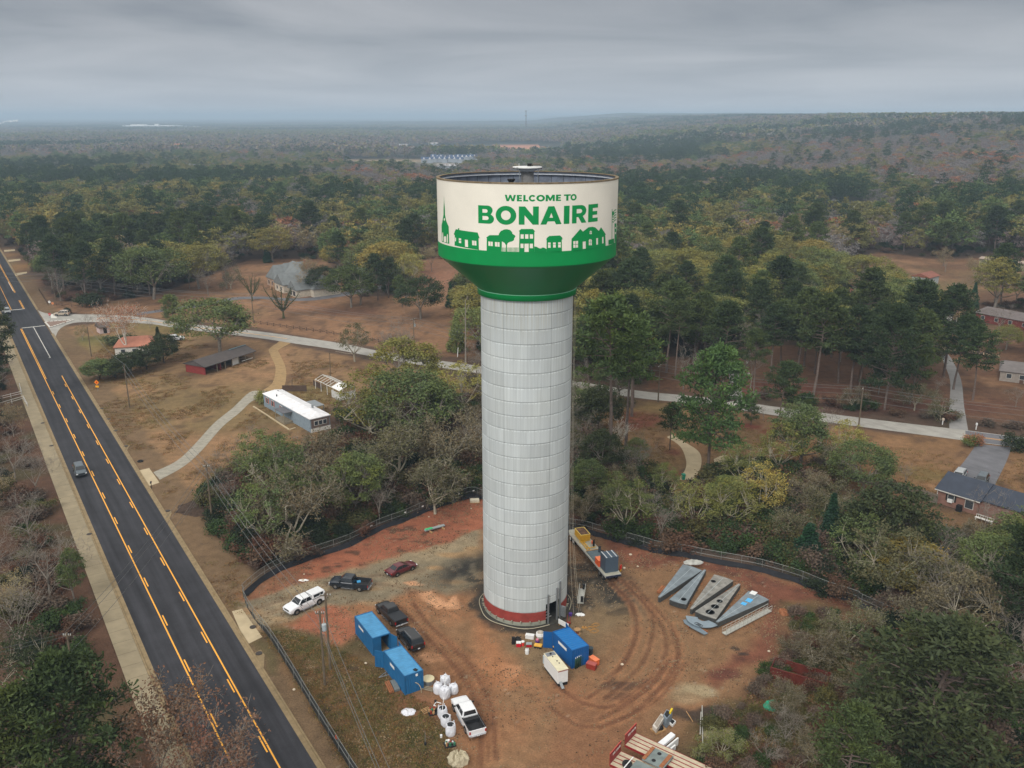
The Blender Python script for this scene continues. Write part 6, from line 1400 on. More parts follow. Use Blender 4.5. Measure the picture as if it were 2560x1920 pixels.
small('drinks_cooler','purple and pink round cooler near the yellow crate','cooler','T6',710,575,[('body',M_purple,[('l',[(.26,0),(.28,.35)])]),('jug',mat('pink_jug',C(206,120,140),.4),[('l',[(.16,.35),(.18,.6),(.1,.66)])])])
small('storage_crate','yellow lidded crate near the generator','crate','T6',725,670,[('body',M_dark,[('b',-.48,.48,-.3,.3,0,.3)]),('lid',M_yelp,[('b',-.5,.5,-.32,.32,.3,.42)])],rz=-.25)
small('plastic_drum','white plastic jerry drum standing alone in front of the coolers','drum','T6',490,800,[('body',M_white,[('l',[(.24,0),(.27,.5),(.2,.72)])]),('cap',M_galv,[('l',[(.08,.72),(.08,.8)])])])
small('yellow_keg','yellow topped pot beside the bright blue container door','pot','T6',1080,720,[('body',M_dark,[('l',[(.22,0),(.22,.45)])]),('lid',M_yelp,[('l',[(.25,.45),(.25,.6),(.1,.64)])])])
small('timber_spool','small wooden cable spool behind the bright blue container','spool','T6',1560,375,[('drum',M_rustw,[('l',[(.22,.05),(.22,.6)])]),('flange',M_wood,[('l',[(.44,.6),(.44,.66)]),('l',[(.44,0),(.44,.05)])])])
small('hand_cart','red frame with a purple tub near the tower door','cart','T6',1375,175,[('frame',M_brick,[('t',(-.2,0,0),(-.2,0,1.4),.04),('t',(.2,0,0),(.2,0,1.2),.04),('b',-.25,.25,-.2,.2,.2,.3)]),('tub',M_purple,[('l',[(.2,1.1),(.26,1.5)],(.25,.3,0))])])
small('sheet_panel','white panel leaning behind the far end of the bright blue container','panel','T6',1265,240,[('panel',M_white,[('b',-.9,.9,-.04,.04,.2,.9)]),('leg',M_wood,[('b',-.8,-.7,-.05,.05,0,.25),('b',.6,.7,-.05,.05,0,.25)])],rz=-.8)
for i in range(6):
 X0,Y0=W('T6',1520+i*36,1122-i*20);rg=thing('gas_cylinder',('green gas cylinder standing against the end of the bright blue container, %s from the left'%['first','second','third','fourth','fifth','sixth'][i]),'gas cylinder',(X0,Y0,0),group='gas cylinders at the container end')
 MB().lathe([(.115,0),(.115,1.2),(.08,1.38),(.035,1.44)],10).build('bottle',mat('cylinder_green',C(44,74,64),.5),rg,smooth=True);MB().lathe([(.05,1.44),(.05,1.56)],8).build('valve',M_white,rg)
def ring_hose(mb,x,y,r,w,n=22):
 p=[(x+r*math.cos(2*math.pi*i/n),y+r*.9*math.sin(2*math.pi*i/n),w+.01)for i in range(n+1)];mb.path(p,w,4)
M_hose=mat('yellow_hose',C(176,128,62),.6)
for k,(x,y,r,lb)in enumerate(((1705,245,.30,'tight coil of yellow hose, the leftmost coil'),(1810,275,.45,'loose loops of yellow hose right of the tight coil'),(1900,330,.5,'thin yellow hose loops farthest from the tower'),(1930,200,.42,'faint yellow hose loop nearest the shaft side'))):
 X,Y=W('T6',x,y);mb=MB()
 for q in range(3 if k else 4):ring_hose(mb,X+q*.12*(k>0),Y+q*.1*(k>0),r-q*(.0 if k else.05),.02 if k else.035)
 tag(mb.build('hose_coil',M_hose),lb,'hose')
dk=[Vector(W('T5',*p,1.35))for p in((185,312),(430,236),(1385,1325),(1108,1405))]
tc_=sum(dk,Vector((0,0)))/4;tr=ang((dk[0]+dk[1])/2,(dk[2]+dk[3])/2);LT=15.6
M_deck=mat('aluminium_deck',C(168,166,150),.6,var=.15,scale=2)
def flatbed(label,c,rz,L,w,deckm,framem,planks=0,head=None,hb=1.25):
 t=thing('flatbed_trailer',label,'trailer',(c[0],c[1],0),rz)
 MB().bb(-L/2,L/2,-w,w,hb-.12,hb).build('deck',deckm,t)
 mb=MB()
 for s in(-1,1):mb.bb(-L/2,L/2,s*(w+.002),s*(w+.06),hb-.24,hb+.012);mb.bb(-L/2+.3,L/2-.2,s*.5,s*.38,hb-.55,hb-.13)
 mb.bb(L/2+.002,L/2+.06,-w-.05,w+.05,hb-.30,hb+.012);mb.build('frame',framem,t)
 if planks:
  for k in range(planks):
   y=-w+2*w*(k+1)/(planks+1);MB().bb(-L/2+.05,L/2-.05,y-.05,y+.05,hb+.002,hb+.03).build('deck_rail',framem,t)
 for X in(L/2-1.2,L/2-2.4):
  for s in(-1,1):wheel(t,X,s*(w-.2),.48,.3)
 MB().bb(-L/2+2.2,-L/2+2.4,-.8,-.6,0,hb-.2).bb(-L/2+2.2,-L/2+2.4,.6,.8,0,hb-.2).build('landing_leg',M_galv,t)
 return t
tb=flatbed('long flatbed trailer loaded with yellow box and grey panels right of the shaft',tc_,tr,LT,1.2,M_deck,mat('trailer_rail',C(176,176,170),.5))
for X in(-5.2,-6.4):
 for s in(-1,1):wheel(tb,X,s*1.0,.48,.3,M_white)
MB().bb(LT/2+.07,LT/2+.16,-1.2,1.2,.95,1.22).build('rear_panel',mat('navy_board',C(36,42,62),.5),tb)
def onbed(u,s):p=tc_+Vector((math.cos(tr),math.sin(tr)))*u+Vector((-math.sin(tr),math.cos(tr)))*s;return(p.x,p.y,1.252)
def load(name,label,cat,u,s,parts,rz=0):
 t=thing(name,label,cat,onbed(u,s),tr+rz)
 for pn,m,shp in parts:
  mb=MB()
  for q in shp:
   if q[0]=='b':mb.bb(*q[1:])
   elif q[0]=='l':mb.lathe(q[1],12,q[2]if len(q)>2 else(0,0,0))
   elif q[0]=='t':mb.tube(*q[1:])
  mb.build(pn,m,t)
 return t
M_yb=mat('yellow_steel',C(214,164,44),.5,var=.12)
load('yellow_steel_box','yellow steel box with a dark rusty top on the flatbed','box',-4.6,.15,[('box',M_yb,[('b',-1.3,1.3,-.78,.78,0,1.1),('b',-1.34,1.34,-.82,.82,.3,.38),('b',-1.34,1.34,-.82,.82,.68,.76)]),('rim',mat('pale_yellow_rim',C(232,200,104),.5),[('b',-1.33,1.33,-.81,-.72,1.1,1.17),('b',-1.33,1.33,.72,.81,1.1,1.17),('b',-1.33,-1.24,-.72,.72,1.1,1.17),('b',1.24,1.33,-.72,.72,1.1,1.17)]),('rusty_top',mat('rust_patch',C(104,76,58),.9,var=.5,scale=1.2),[('b',-1.23,1.23,-.71,.71,1.1,1.13)])])
load('winch_frame','yellow frame bars lying on the middle of the flatbed','frame',-1.7,-.35,[('beam',M_yb,[('b',-1.5,1.5,-.35,-.25,0,.14),('b',-1.5,1.5,.05,.15,0,.14),('b',-1.3,-1.2,-.7,.5,.14,.26),('b',.9,1.0,-.5,1.2,.14,.24)]),('brace',M_yb,[('t',(-1.2,-.3,.2),(.9,.1,.2),.04)])])
load('hand_pallet','dark upright winch with orange hose on the flatbed','winch',-1.4,.75,[('post',M_dark,[('b',-.15,.15,-.12,.12,0,1.0),('t',(.0,.0,1),(.3,.1,1.3),.05)]),('orange_reel',M_or,[('l',[(.26,.3),(.26,.7)],(-.35,0,0))])])
load('steel_plate','grey blue steel plates with two upright drums on the flatbed','plate',1.9,0,[('plate',mat('plate_blue_grey',C(92,108,114),.5,var=.15),[('b',-1.9,1.9,-1.05,1.05,0,.12),('b',-1.2,1.7,-.9,.7,.12,.16)]),('strap',M_wood,[('b',-1.95,-1.8,-1.1,1.1,.12,.2)])])
for k,(u,s)in enumerate(((.9,.75),(2.3,.6))):load('steel_drum',('dark grey upright drum on the flatbed plate, %s'%('nearer the yellow box'if k==0 else 'nearer the grey panels')),'drum',u,s,[('drum',mat('drum_slate',C(62,76,88),.5),[('l',[(.2,.17),(.2,1.0)])]),('rim',M_dark,[('l',[(.23,1.0),(.23,1.06),(.12,1.06)])])])
load('orange_gang_box','bright orange job box on the flatbed edge','job box',4.3,-.72,[('box',mat('bright_orange',C(232,96,44),.5),[('b',-.7,.7,-.42,.42,0,.95)]),('lid',mat('orange_light',C(240,132,84),.5),[('b',-.72,.72,-.44,.44,.95,1.02)])])
load('panel_stack','tall grey stack of ribbed form panels on the flatbed tail','panels',6.0,.1,[('panels',mat('slate_panels',C(70,84,98),.5,var=.1),[('b',-1.0+i*.17,-.86+i*.17,-1.0,1.0,0,2.45)for i in range(12)]),('band',mat('pale_band',C(196,200,200),.5),[('b',-1.01,1.03,-.9+i*.78,-.78+i*.78,2.45,2.49)for i in range(3)]+[('b',-1.03,-1.01,-.9+i*.78,-.80+i*.78,0,2.45)for i in range(3)])])
small('red_yellow_sign','red and yellow reflective board behind the flatbed tail','board','T5',1395,1300,[('board',mat('signal_red',C(222,48,40),.5),[('b',-.3,.3,-.03,.03,.5,1.2)]),('yellow_tip',M_yb,[('b',-.3,.3,-.035,.035,.2,.5)])],rz=1.0)
M_petal=mat('primed_steel_plate',C(118,128,134),.5,var=.30,scale=.8);M_petal2=mat('streaked_steel_plate',C(132,130,124),.5,var=.40,scale=1.1);M_pedge=mat('plate_edge',C(78,78,76),.7,var=.2)
PET=[('petal','T4',[(180,790),(600,235),(850,370)],M_petal,'wedge shaped stack of steel roof plates, first from the left, crumpled sheet at its wide end'),('petal','T4',[(930,340),(350,820),(620,910)],M_petal,'wedge shaped stack of steel roof plates, second from the left, point away from the camera'),('petal','T4',[(700,980),(1110,400),(1360,540)],M_petal2,'streaked wedge shaped stack of steel plates, third from the left'),('petal','T4',[(1490,570),(790,1000),(1085,1160)],M_petal2,'wedge shaped stack of steel plates with three dark rings, fourth from the left'),('petal','T4',[(1120,1190),(1670,670),(1940,845)],M_petal,'wedge shaped stack of steel plates with blue sheets on it, fifth from the left')]
pet=[]
for nm,vw,tri,m,lb in PET:
 a,b,c=[Vector(W(vw,*p,1.0))for p in tri];mid_=(b+c)/2;ax=(mid_-a).normalized();nn=Vector((-ax.y,ax.x));L=(mid_-a).length;hw=(c-b).length/2
 t=thing('steel_roof_section',lb,'steel plates',(a.x,a.y,0),math.atan2(ax.y,ax.x),'steel roof sections stacked on the red earth')
 for k in range(5):
  z=.12+k*.18;o_=[(0,-.16),(L,-hw),(L+.12,-hw*.5),(L+.16,0),(L+.12,hw*.5),(L,hw),(0,.16)]
  MB().prism(o_,z,z+.05).build('plate',m if k==4 else M_pedge,t)
  if k<4:MB().prism([(.1,-.10),(L-.1,-hw+.12),(L-.1,-hw+.04),(.1,-.15)],z+.05,z+.18).prism([(.1,.10),(L-.1,hw-.12),(L-.1,hw-.04),(.1,.15)],z+.05,z+.18).prism([(.1,-.04),(L-.1,-.04),(L-.1,.04),(.1,.04)],z+.05,z+.18).prism([(L-.15,-hw+.1),(L-.08,-hw+.1),(L-.08,hw-.1),(L-.15,hw-.1)],z+.05,z+.18).build('edge_rib',M_pedge,t)
 MB().bb(L*.25,L*.27,-hw*.3-.2,hw*.3+.2,0,.12).bb(L*.8,L*.82,-hw,hw,0,.12).build('bearer',M_rustw,t)
 MB().bb(.3,L-.2,-.02,.02,.895,.91).build('centre_line',mat('chalk_line',C(176,186,190),.7),t);pet.append((t,L,hw,ax,nn,a))
t,L,hw,ax,nn,a=pet[3]
for u,r in((.58,.42),(.74,.55),(.90,.62)):MB().lathe([(r,.896),(r,.93),(r-.14,.93),(r-.14,.896)],20,(L*u,(u-.7)*.8,0)).build('rubber_ring',M_dark,t)
t,L,hw,ax,nn,a=pet[1];MB().lathe([(.38,.896),(.38,.93),(.28,.93),(.28,.896)],18,(L*.9,.45,0)).build('rubber_ring',M_dark,t)
t,L,hw,ax,nn,a=pet[2];MB().lathe([(.36,.896),(.36,.93),(.26,.93),(.26,.896)],18,(L*.82,.75,0)).build('rubber_ring',M_dark,t)
def crumple(name,label,cat,view,x,y,rx,ry,h,m,z=0,seed=1,rz=0):
 X,Y=W(view,x,y,z);rs=np.random.RandomState(seed);mb=MB();n=22;rings=[]
 prof=[(1.0,0),(.97,.45),(.82,.8),(.5,1.0),(.2,.9)]
 for r,zz in prof:rings.append([(X+(rx*r*math.cos(2*math.pi*i/n+rz))*rs.uniform(.86,1.12),Y+ry*r*math.sin(2*math.pi*i/n+rz)*rs.uniform(.86,1.12),z+h*zz*rs.uniform(.6,1.3))for i in range(n)])
 mb.loft(rings);return tag(mb.build(name,m),label,cat)
crumple('crumpled_sheet','crumpled grey white sheet on the wide end of the first steel stack','sheet','T4',740,240,1.5,.8,.25,mat('grey_tarp',C(168,168,162),.7,var=.3,scale=2),z=.92)
for x,y,w_,d_,c,lb in((1715,730,.8,.6,M_white,'pale metal sheet lying on the fifth steel stack'),(1645,850,.8,.55,M_blue_t,'bright blue sheet on the fifth steel stack, larger one'),(1560,905,.6,.5,M_blue_t,'bright blue sheet on the fifth steel stack, smaller one')):
 X,Y=W('T4',x,y,.92);tag(MB().box((X,Y,.925),(w_*1.2,d_*1.4,.04),rz=.9).build('loose_sheet',c),lb,'sheet')
X,Y=W('T2',1145,430,.75);tag(MB().box((X,Y,.76),(.55,.45,.16),rz=.3).build('blue_package',M_blue_t),'bright blue package lying in the bed of the navy pickup','package')
a,b=Vector(W('T4',1270,1440)),Vector(W('T4',2010,1050));d=(b-a).normalized();t=thing('gangway','long pale metal gangway with a handrail lying beside the steel stacks','gangway',(a.x,a.y,0),math.atan2(d.y,d.x));L=(b-a).length
M_alu=mat('aluminium',C(186,186,178),.5,metal=.3,var=.1)
MB().bb(0,L,0,.7,.15,.25).build('walkway',M_alu,t)
for y in(0,.68):
 mb=MB().tube((0,y,1.05),(L,y,1.05),.035).tube((0,y,.65),(L,y,.65),.025)
 for i in range(12):mb.tube((L*i/11,y,.2),(L*i/11,y,1.05),.025);
 for i in range(11):mb.tube((L*i/11,y,.25),(L*(i+1)/11,y,.65),.018)
 mb.build('handrail',M_alu,t)
t=thing('curved_plate_stack','curved grey steel plates stacked near the gangway end','steel plates',W('T4',830,1290),ang(W('T4',570,1200),W('T4',1130,1360)))
def arcplate(r0,r1,a0,a1,n=18):return[(r1*math.cos(a0+(a1-a0)*i/n),r1*math.sin(a0+(a1-a0)*i/n))for i in range(n+1)]+[(r0*math.cos(a1+(a0-a1)*i/n),r0*math.sin(a1+(a0-a1)*i/n))for i in range(n+1)]
MB().prism([(x,y+1.7)for x,y in arcplate(.75,2.3,math.pi+.25,2*math.pi-.25)],.42,.50).build('upper_plate',mat('blue_grey_plate',C(128,142,152),.45,var=.12),t)
MB().prism([(-2.3,.2),(-1.9,.7),(1.6,-1.2),(1.3,-1.75),(-.6,-1.1),(-1.9,-.4)],.22,.30).build('lower_plate',mat('blue_grey_plate2',C(112,126,136),.45),t);MB().bb(-1.5,1.4,-.6,-.5,0,.22).bb(-1.2,-1.1,-1.0,.4,0,.22).build('bearer',M_rustw,t)
mb=MB();[ring_hose(mb,-.3+i*.3,-.1-i*.12,.28,.03)for i in range(3)];mb.build('chain',M_dark,t).location=(0,0,.5)
X,Y=W('T4',200,690);tag(MB().box((X,Y,.2),(1.9,.3,.34),rz=ang(W('T4',140,740),W('T4',260,600))).box((X+.25,Y-.1,.15),(1.9,.3,.26),rz=ang(W('T4',140,740),W('T4',260,600))).build('timber_bundle',M_rustw),'dark timber bearers left of the first steel stack','timber')
M_tred=mat('trailer_red',C(138,40,42),.5,var=.08);M_plank=mat('weathered_planks',C(186,174,150),.8,var=.16,scale=2.5)
def gd_trailer(label,h0,h1,hb=1.35):
 a,b=Vector(W('T1',*h0,hb)),Vector(W('T1',*h1,hb));w=(b-a).length/2*1.02;nn=(a-b).normalized();d=Vector((nn.y,-nn.x))
 if d.y>0:d=-d
 L=12.5;c=(a+b)/2+d*L/2;t=flatbed(label,c,math.atan2(d.y,d.x),L,w,M_plank,M_tred,planks=3,hb=hb)
 o_=MB().bb(-L/2-.08,-L/2-.02,-w-.03,w+.03,hb-.2,hb+1.25).build('headboard',M_tred,t)
 MB().bb(-L/2-.085,-L/2-.015,-w-.05,w+.05,hb+1.25,hb+1.31).build('headboard_cap',mat('cap_red',C(186,74,66),.5),t)
 gl=dict(G=[(0,0,1,.24),(0,0,.27,1),(0,.76,1,1),(.73,0,1,.5),(.5,.38,1,.56)],R=[(0,0,.28,1),(0,.76,.9,1),(.65,.5,.95,.95),(0,.42,.85,.62),(.6,0,.92,.44)],E=[(0,0,.28,1),(0,0,1,.24),(0,.4,.85,.6),(0,.76,1,1)],A=[(0,0,.26,1),(.74,0,1,1),(0,.76,1,1),(0,.34,1,.52)],T=[(.36,0,.64,1),(0,.76,1,1)],D=[(0,0,.28,1),(0,0,.8,.22),(0,.78,.8,1),(.74,.12,1,.88)],N=[(0,0,.26,1),(.74,0,1,1),(.2,.5,.5,.9),(.45,.15,.8,.55)])
 mb=MB();X=-L/2-.012;y=w-.28;hh=.24;z0=hb+.72
 mb.add([(X,y+.16*math.cos(q*.5236),z0+.12+.16*math.sin(q*.5236))for q in range(12)],[tuple(range(12))]);y-=.24
 cw=(2*w-.9)/11.2
 for ch in 'GREAT DANE':
  if ch!=' ':
   for x0,y0,x1,y1 in gl[ch]:mb.bb(X,X+.01,y-x0*cw*.8,y-x1*cw*.8,z0+y0*hh,z0+y1*hh)
  y-=cw
 mb.build('lettering',mat('sign_white',C(224,216,210),.6),t);return t,c,d,w
t1,cA,dA,wA=gd_trailer('red flatbed trailer with a lettered headboard carrying a grey steel plate',(470,1195),(665,985));t2,cB,dB,wB=gd_trailer('red flatbed trailer at the bottom edge with a wheel on its deck',(190,1550),(385,1320))
s0=Vector(W('T1',1060,1400,1.9));q=thing('steel_base_plate','thick grey steel plate with two dark holes on the red trailer','steel plate',(s0.x,s0.y,1.39),math.atan2(dA.y,dA.x))
MB().bb(-1.2,1.25,-1.15,1.15,.12,.32).build('plate',mat('worn_blue_steel',C(116,126,124),.6,var=.25,scale=1.2),q,bevel=.02);MB().bb(-1.2,-.85,-1.1,1.1,.322,.40).bb(.75,1.15,-1.1,1.1,.322,.40).build('timber_packer',M_rustw,q)
for y in(-.62,.62):MB().lathe([(.22,.325),(.22,.345),(.02,.33)],16,(-.1,y,0)).build('hole',M_dark,q)
MB().bb(-1.0,-.9,-1.1,1.1,0,.12).bb(.9,1.0,-1.1,1.1,0,.12).build('runner',M_rustw,q)
s1=Vector(W('T1',500,1560,1.45));q=thing('spare_wheel','spare wheel lying on the bottom edge trailer deck','wheel',(s1.x,s1.y,1.39),0);MB().lathe([(.5,0),(.52,.14),(.5,.28),(.28,.28),(.26,.02)],20).build('tyre',M_tyre,q,smooth=True);MB().lathe([(.26,.05),(.2,.14),(.05,.14)],14).build('hub',M_dark,q)
a,b=W('T1',440,1622,1.7),W('T1',610,1450,1.7);tag(MB().tube((*a,1.70),(*b,1.9),.06).build('white_pole',M_white),'white pole lying across the spare wheel on the trailer','pole')
s2=Vector(W('T1',760,1640,1.6));q=thing('steel_base_plate','blue grey steel plate cut by the bottom edge on the trailer','steel plate',(s2.x,s2.y,1.39),math.atan2(dB.y,dB.x));MB().bb(-1.0,1.4,-.9,.9,.05,.25).build('plate',MATS['worn_blue_steel'],q,bevel=.02);MB().bb(-.9,-.8,-.9,.9,0,.05).build('runner',M_rustw,q)
def box_on(name,label,cat,view,pts,z0,z1,m,top=None,extra=None):
 P_=[Vector(W(view,*p,z1))for p in pts];t=thing(name,label,cat,(P_[0].x,P_[0].y,0));o_=P_[0]
 q=[(p.x-o_.x,p.y-o_.y)for p in P_];MB().prism(q,z0,z1).build('body',m,t);
 if top is not None:cx,cy=sum(p[0]for p in q)/4,sum(p[1]for p in q)/4;MB().prism([(cx+(p[0]-cx)*.72,cy+(p[1]-cy)*.80)for p in q],z1,z1+.012).build('top_panel',top,t)
 return t
box_on('cable_cabinet','long pale cabinet on a pallet of scrap beside the trailers','cabinet','T1',[(1040,910),(970,835),(1125,615),(1200,665)],.45,.95,mat('dirty_white',C(196,190,180),.6,var=.12,scale=2),mat('stained_top',C(150,140,128),.8,var=.2,scale=2))
X,Y=W('T1',1075,920);tag(MB().box((X,Y,.08),(1.5,1.1,.14),rz=.6).build('pallet',M_wood),'wooden pallet under the long pale cabinet','pallet')
q=crumple('cable_heap','black tangle of cable on the pallet under the cabinet','cables','T1',1075,890,.55,.45,.4,M_dark,z=.15,seed=5)
t=box_on('steel_cabinet','open grey steel cabinet with a yellow lever beside the pale cabinet','cabinet','T1',[(1230,720),(1165,640),(1230,540),(1335,595)],0,1.25,mat('blue_grey_cabinet',C(124,136,146),.5),M_dark)
X,Y=W('T1',1310,570,1.4);tag(MB().box((X,Y,1.40),(.2,.75,.26),rz=-.5).build('yellow_lever',mat('yellow_strap',C(216,186,34),.5)),'yellow bundle sticking out of the open grey cabinet','bundle')
box_on('small_frame_box','small white square box with a dark centre beside the grey cabinet','box','T1',[(1270,770),(1330,710),(1400,755),(1340,830)],0,.3,M_white,M_dark)
box_on('steel_channel','long white box section lying beside the steel plate trailer','steel section','T1',[(1020,1190),(1310,955),(1390,1010),(1100,1260)],.7,1.0,mat('clean_white_steel',C(226,228,230),.4,var=.03))
for k,(p0,p1)in enumerate((((1150,1300),(1440,1060)),((1190,1330),(1390,1170)))):
 a,b=W('T1',*p0,.9),W('T1',*p1,.9);tag(MB().box(((a[0]+b[0])/2,(a[1]+b[1])/2,.45),(math.dist(a,b),.16,.9 if k==0 else.6),rz=ang(a,b)).build('white_beam',M_white),('%s white beam leaning beside the long white box section'%('longer'if k==0 else 'shorter')),'beam')
a=W('T1',1150,1265,.9);tag(MB().box((a[0],a[1],.5),(.35,.25,.9),rz=.7).build('orange_jack',M_or),'small orange red block between the white beams','block')
for k,(p0,p1,lb)in enumerate((((1878,540),(1890,1300),'long pale pipe lying in the scrub, the longer of two'),((1858,660),(1842,1060),'shorter pale pipe lying beside the long one'))):
 a,b=W('T1',*p0),W('T1',*p1);tag(MB().tube((*a,.5),(*b,.4),.06,n=7).build('lying_pipe',mat('pale_pipe',C(170,168,160),.6)),lb,'pipe')
a,b=W('T1',1590,590),W('T1',1710,780);tag(MB().tube((*a,.1),(*b,.1),.05,n=6).build('timber_pole',M_wood),'thin tan timber lying beside the burnt patch','timber')
crumple('green_tarpaulin','bright green tarpaulin thrown on the scrub','tarpaulin','S3',1180,1250,1.5,1.0,.5,mat('green_tarp',C(36,140,108),.6,var=.25,scale=3),seed=9)
crumple('brush_heap','heap of cut grey brushwood right of the trailers','brushwood','S3',800,1450,2.0,1.1,.7,mat('brushwood',C(126,116,88),.9,var=.5,scale=5),seed=12)
crumple('orange_spoil','orange netting bundle on the red earth beyond the gangway','netting','S3',1230,620,.7,1.0,.35,mat('orange_net',C(148,96,64),.8,var=.3,scale=4),seed=13)
crumple('white_bin_bag','white scrap lying in the scrub at the bottom right','scrap','S3',1115,1590,.5,.9,.35,M_white,seed=14)
a,b=Vector(W('S3',1140,990,1.5)),Vector(W('S3',1520,1100,1.5));d=(b-a).normalized();t=thing('rusty_skip','long rust red open skip under the pale twiggy trees','skip',(a.x,a.y,0),math.atan2(d.y,d.x));L=(b-a).length
M_rust=mat('rust_red_steel',C(98,42,32),.7,var=.3,scale=1.2)
mb=MB().bb(0,L,0,.08,.15,1.55).bb(0,L,2.3,2.38,.15,1.55).bb(0,.08,.08,2.3,.15,1.55).bb(L-.08,L,.08,2.3,.15,1.55);mb.build('walls',M_rust,t);MB().bb(.08,L-.08,.08,2.3,.15,.2).build('floor',mat('skip_floor',C(72,44,36),.9,var=.4,scale=2),t)
mb=MB();[mb.bb(i*L/9,i*L/9+.1,-.08,-.002,.15,1.45)for i in range(10)];mb.build('ribs',M_rust,t);MB().bb(-.03,L+.03,-.05,.1,1.55,1.63).bb(-.03,L+.03,2.27,2.43,1.55,1.63).build('top_rail',M_rust,t);MB().bb(L-.9,L-.6,-.09,-.082,.9,1.05).build('label_plate',M_white,t)
M_bag=mat('woven_white_bag',C(214,216,222),.6,var=.08,scale=2);M_coal=mat('black_grit',C(38,40,44),.8,var=.5,scale=14)
def bulkbag(label,x,y,r,h,full,rz=0):
 X,Y=W('T3',x,y);t=thing('bulk_bag',label,'bulk bag',(X,Y,0),rz,'white bulk bags beside the white pickup')
 rs=np.random.RandomState(int(x));n=20;rings=[]
 for rr_,z in((.86,0),(1,.18*h),(1.04,.5*h),(.98,.8*h),(.88,h))+(((.55,h*1.10),(.12,h*1.16))if full else()):
  rings.append([(r*rr_*(abs(math.cos(q))**.75*(1 if math.cos(q)>0 else-1))*rs.uniform(.95,1.05),r*rr_*(abs(math.sin(q))**.75*(1 if math.sin(q)>0 else-1))*rs.uniform(.95,1.05),z*rs.uniform(.97,1.03))for q in[2*math.pi*i/n for i in range(n)]])
 MB().loft(rings,cap=True).build('bag',M_bag,t,smooth=False)
 if full:MB().lathe([(.10,h*1.1),(.16,h*1.3),(.06,h*1.34)],9).build('tied_neck',M_bag,t)
 else:
  MB().lathe([(r*.72,h+.012),(r*.3,h+.10),(.03,h+.12)],12).build('black_contents',M_coal,t)
 for q in range(4):
  a=.785+q*1.571;c_,s_=r*.88*math.cos(a),r*.88*math.sin(a);MB().path([(c_,s_,h*.9),(c_*1.15,s_*1.15,h*1.12),(c_*.95,s_*.95,h*1.2),(c_*.8,s_*.8,h*.98)],.035,4).build('lifting_loop',M_bag,t)
 return t
for x,y,r,h,fl,lb in((1145,420,.56,1.05,1,'tied white bulk bag farthest from the camera'),(1040,540,.54,1.1,1,'tied white bulk bag at the left of its group of four'),(1265,540,.56,.95,1,'sagging tied white bulk bag nearest the pickup bonnet'),(1140,610,.60,1.25,1,'tied white bulk bag in the middle, nearest of its group of four'),(1105,900,.54,1.2,0,'open white bulk bag of black grit, farthest of three'),(1155,1020,.54,1.15,0,'open white bulk bag of black grit, middle of three'),(1225,1160,.56,1.3,0,'open white bulk bag of black grit, nearest of three')):
 bulkbag(lb,x,y,r,h,fl,rz=.3+x*.01)
for k,(p0,p1,lb)in enumerate((((1160,270),(1130,440),'white pole laid over the tied bulk bags, upper one'),((1122,620),(1098,830),'pale pole leaning on the open bulk bag'))):
 a,b=W('T3',*p0,1.5),W('T3',*p1,1.4);tag(MB().tube((*a,1.55),(*b,1.42),.035,n=6).build('thin_pole',M_white),lb,'pole')
crumple('white_liner','white plastic liner spread on the grass','liner','T3',600,830,.85,.7,.14,mat('white_plastic',C(218,218,226),.4,var=.08,scale=4),seed=21)
crumple('pale_tarp_heap','big crumpled pale tarpaulin ball near the bottom edge','tarpaulin','T3',1335,1560,1.15,.95,.95,mat('dirty_tarp',C(178,168,142),.7,var=.35,scale=2.5),seed=22)
t=small('water_tank_lid','round cream tub beside the container end','tub','T3',895,395,[('tub',M_galv,[('l',[(.70,0),(.72,.55)])]),('lid',mat('cream_lid',C(212,200,164),.6,var=.06),[('l',[(.74,.55),(.74,.62),(.03,.65)])])])
X,Y=W('T3',870,490);t=thing('pallet','grey slatted pallet beside the round cream tub','pallet',(X,Y,0),-.35);M_gw=mat('grey_timber',C(138,128,110),.8,var=.2)
MB().bb(-.9,.9,-.35,-.2,.1,.16).bb(-.9,.9,-.08,.08,.1,.16).bb(-.9,.9,.2,.35,.1,.16).build('slats',M_gw,t);MB().bb(-.85,-.75,-.35,.35,0,.1).bb(.75,.85,-.35,.35,0,.1).build('bearers',M_gw,t)
X,Y=W('T3',350,470);t=thing('timber_stack','stack of timber and grey planks beside the second container','timber',(X,Y,0),ang(W('T3',240,390),W('T3',320,560)))
for k in range(3):MB().bb(-1.1,1.1,-.55+k*.2,-.40+k*.2,.05,.28+k*.03).build('rusty_plank',M_rustw,t)
MB().bb(-1.0,1.0,.10,.75,.05,.34).build('grey_planks',mat('grey_planks',C(112,118,118),.7,var=.2,scale=5),t)
X,Y=W('T3',260,290);t=thing('a_frame','grey triangular steel frame left of the second container','steel frame',(X,Y,0),.4)
MB().tube((-.9,-.2,.1),(.7,.9,.1),.05).tube((-.9,-.2,.1),(.9,-.1,.1),.05).tube((.7,.9,.1),(.9,-.1,.1),.05).tube((0,-.15,.12),(.2,.5,.12),.04).build('frame',M_galv,t);MB().tube((.3,.6,.1),(.8,1.4,.5),.05).build('tongue',M_galv,t)
X,Y=W('T3',865,815);t=thing('wooden_pallet','tan wooden pallet left of the open bulk bags','pallet',(X,Y,0),.65)
MB().bb(-.5,.5,-.42,-.32,.1,.13).bb(-.5,.5,-.12,-.02,.1,.13).bb(-.5,.5,.12,.22,.1,.13).bb(-.5,.5,.34,.44,.1,.13).build('slats',M_wood,t);MB().bb(-.5,-.42,-.42,.44,0,.1).bb(.42,.5,-.42,.44,0,.1).bb(-.04,.04,-.42,.44,0,.1).build('bearers',M_wood,t)
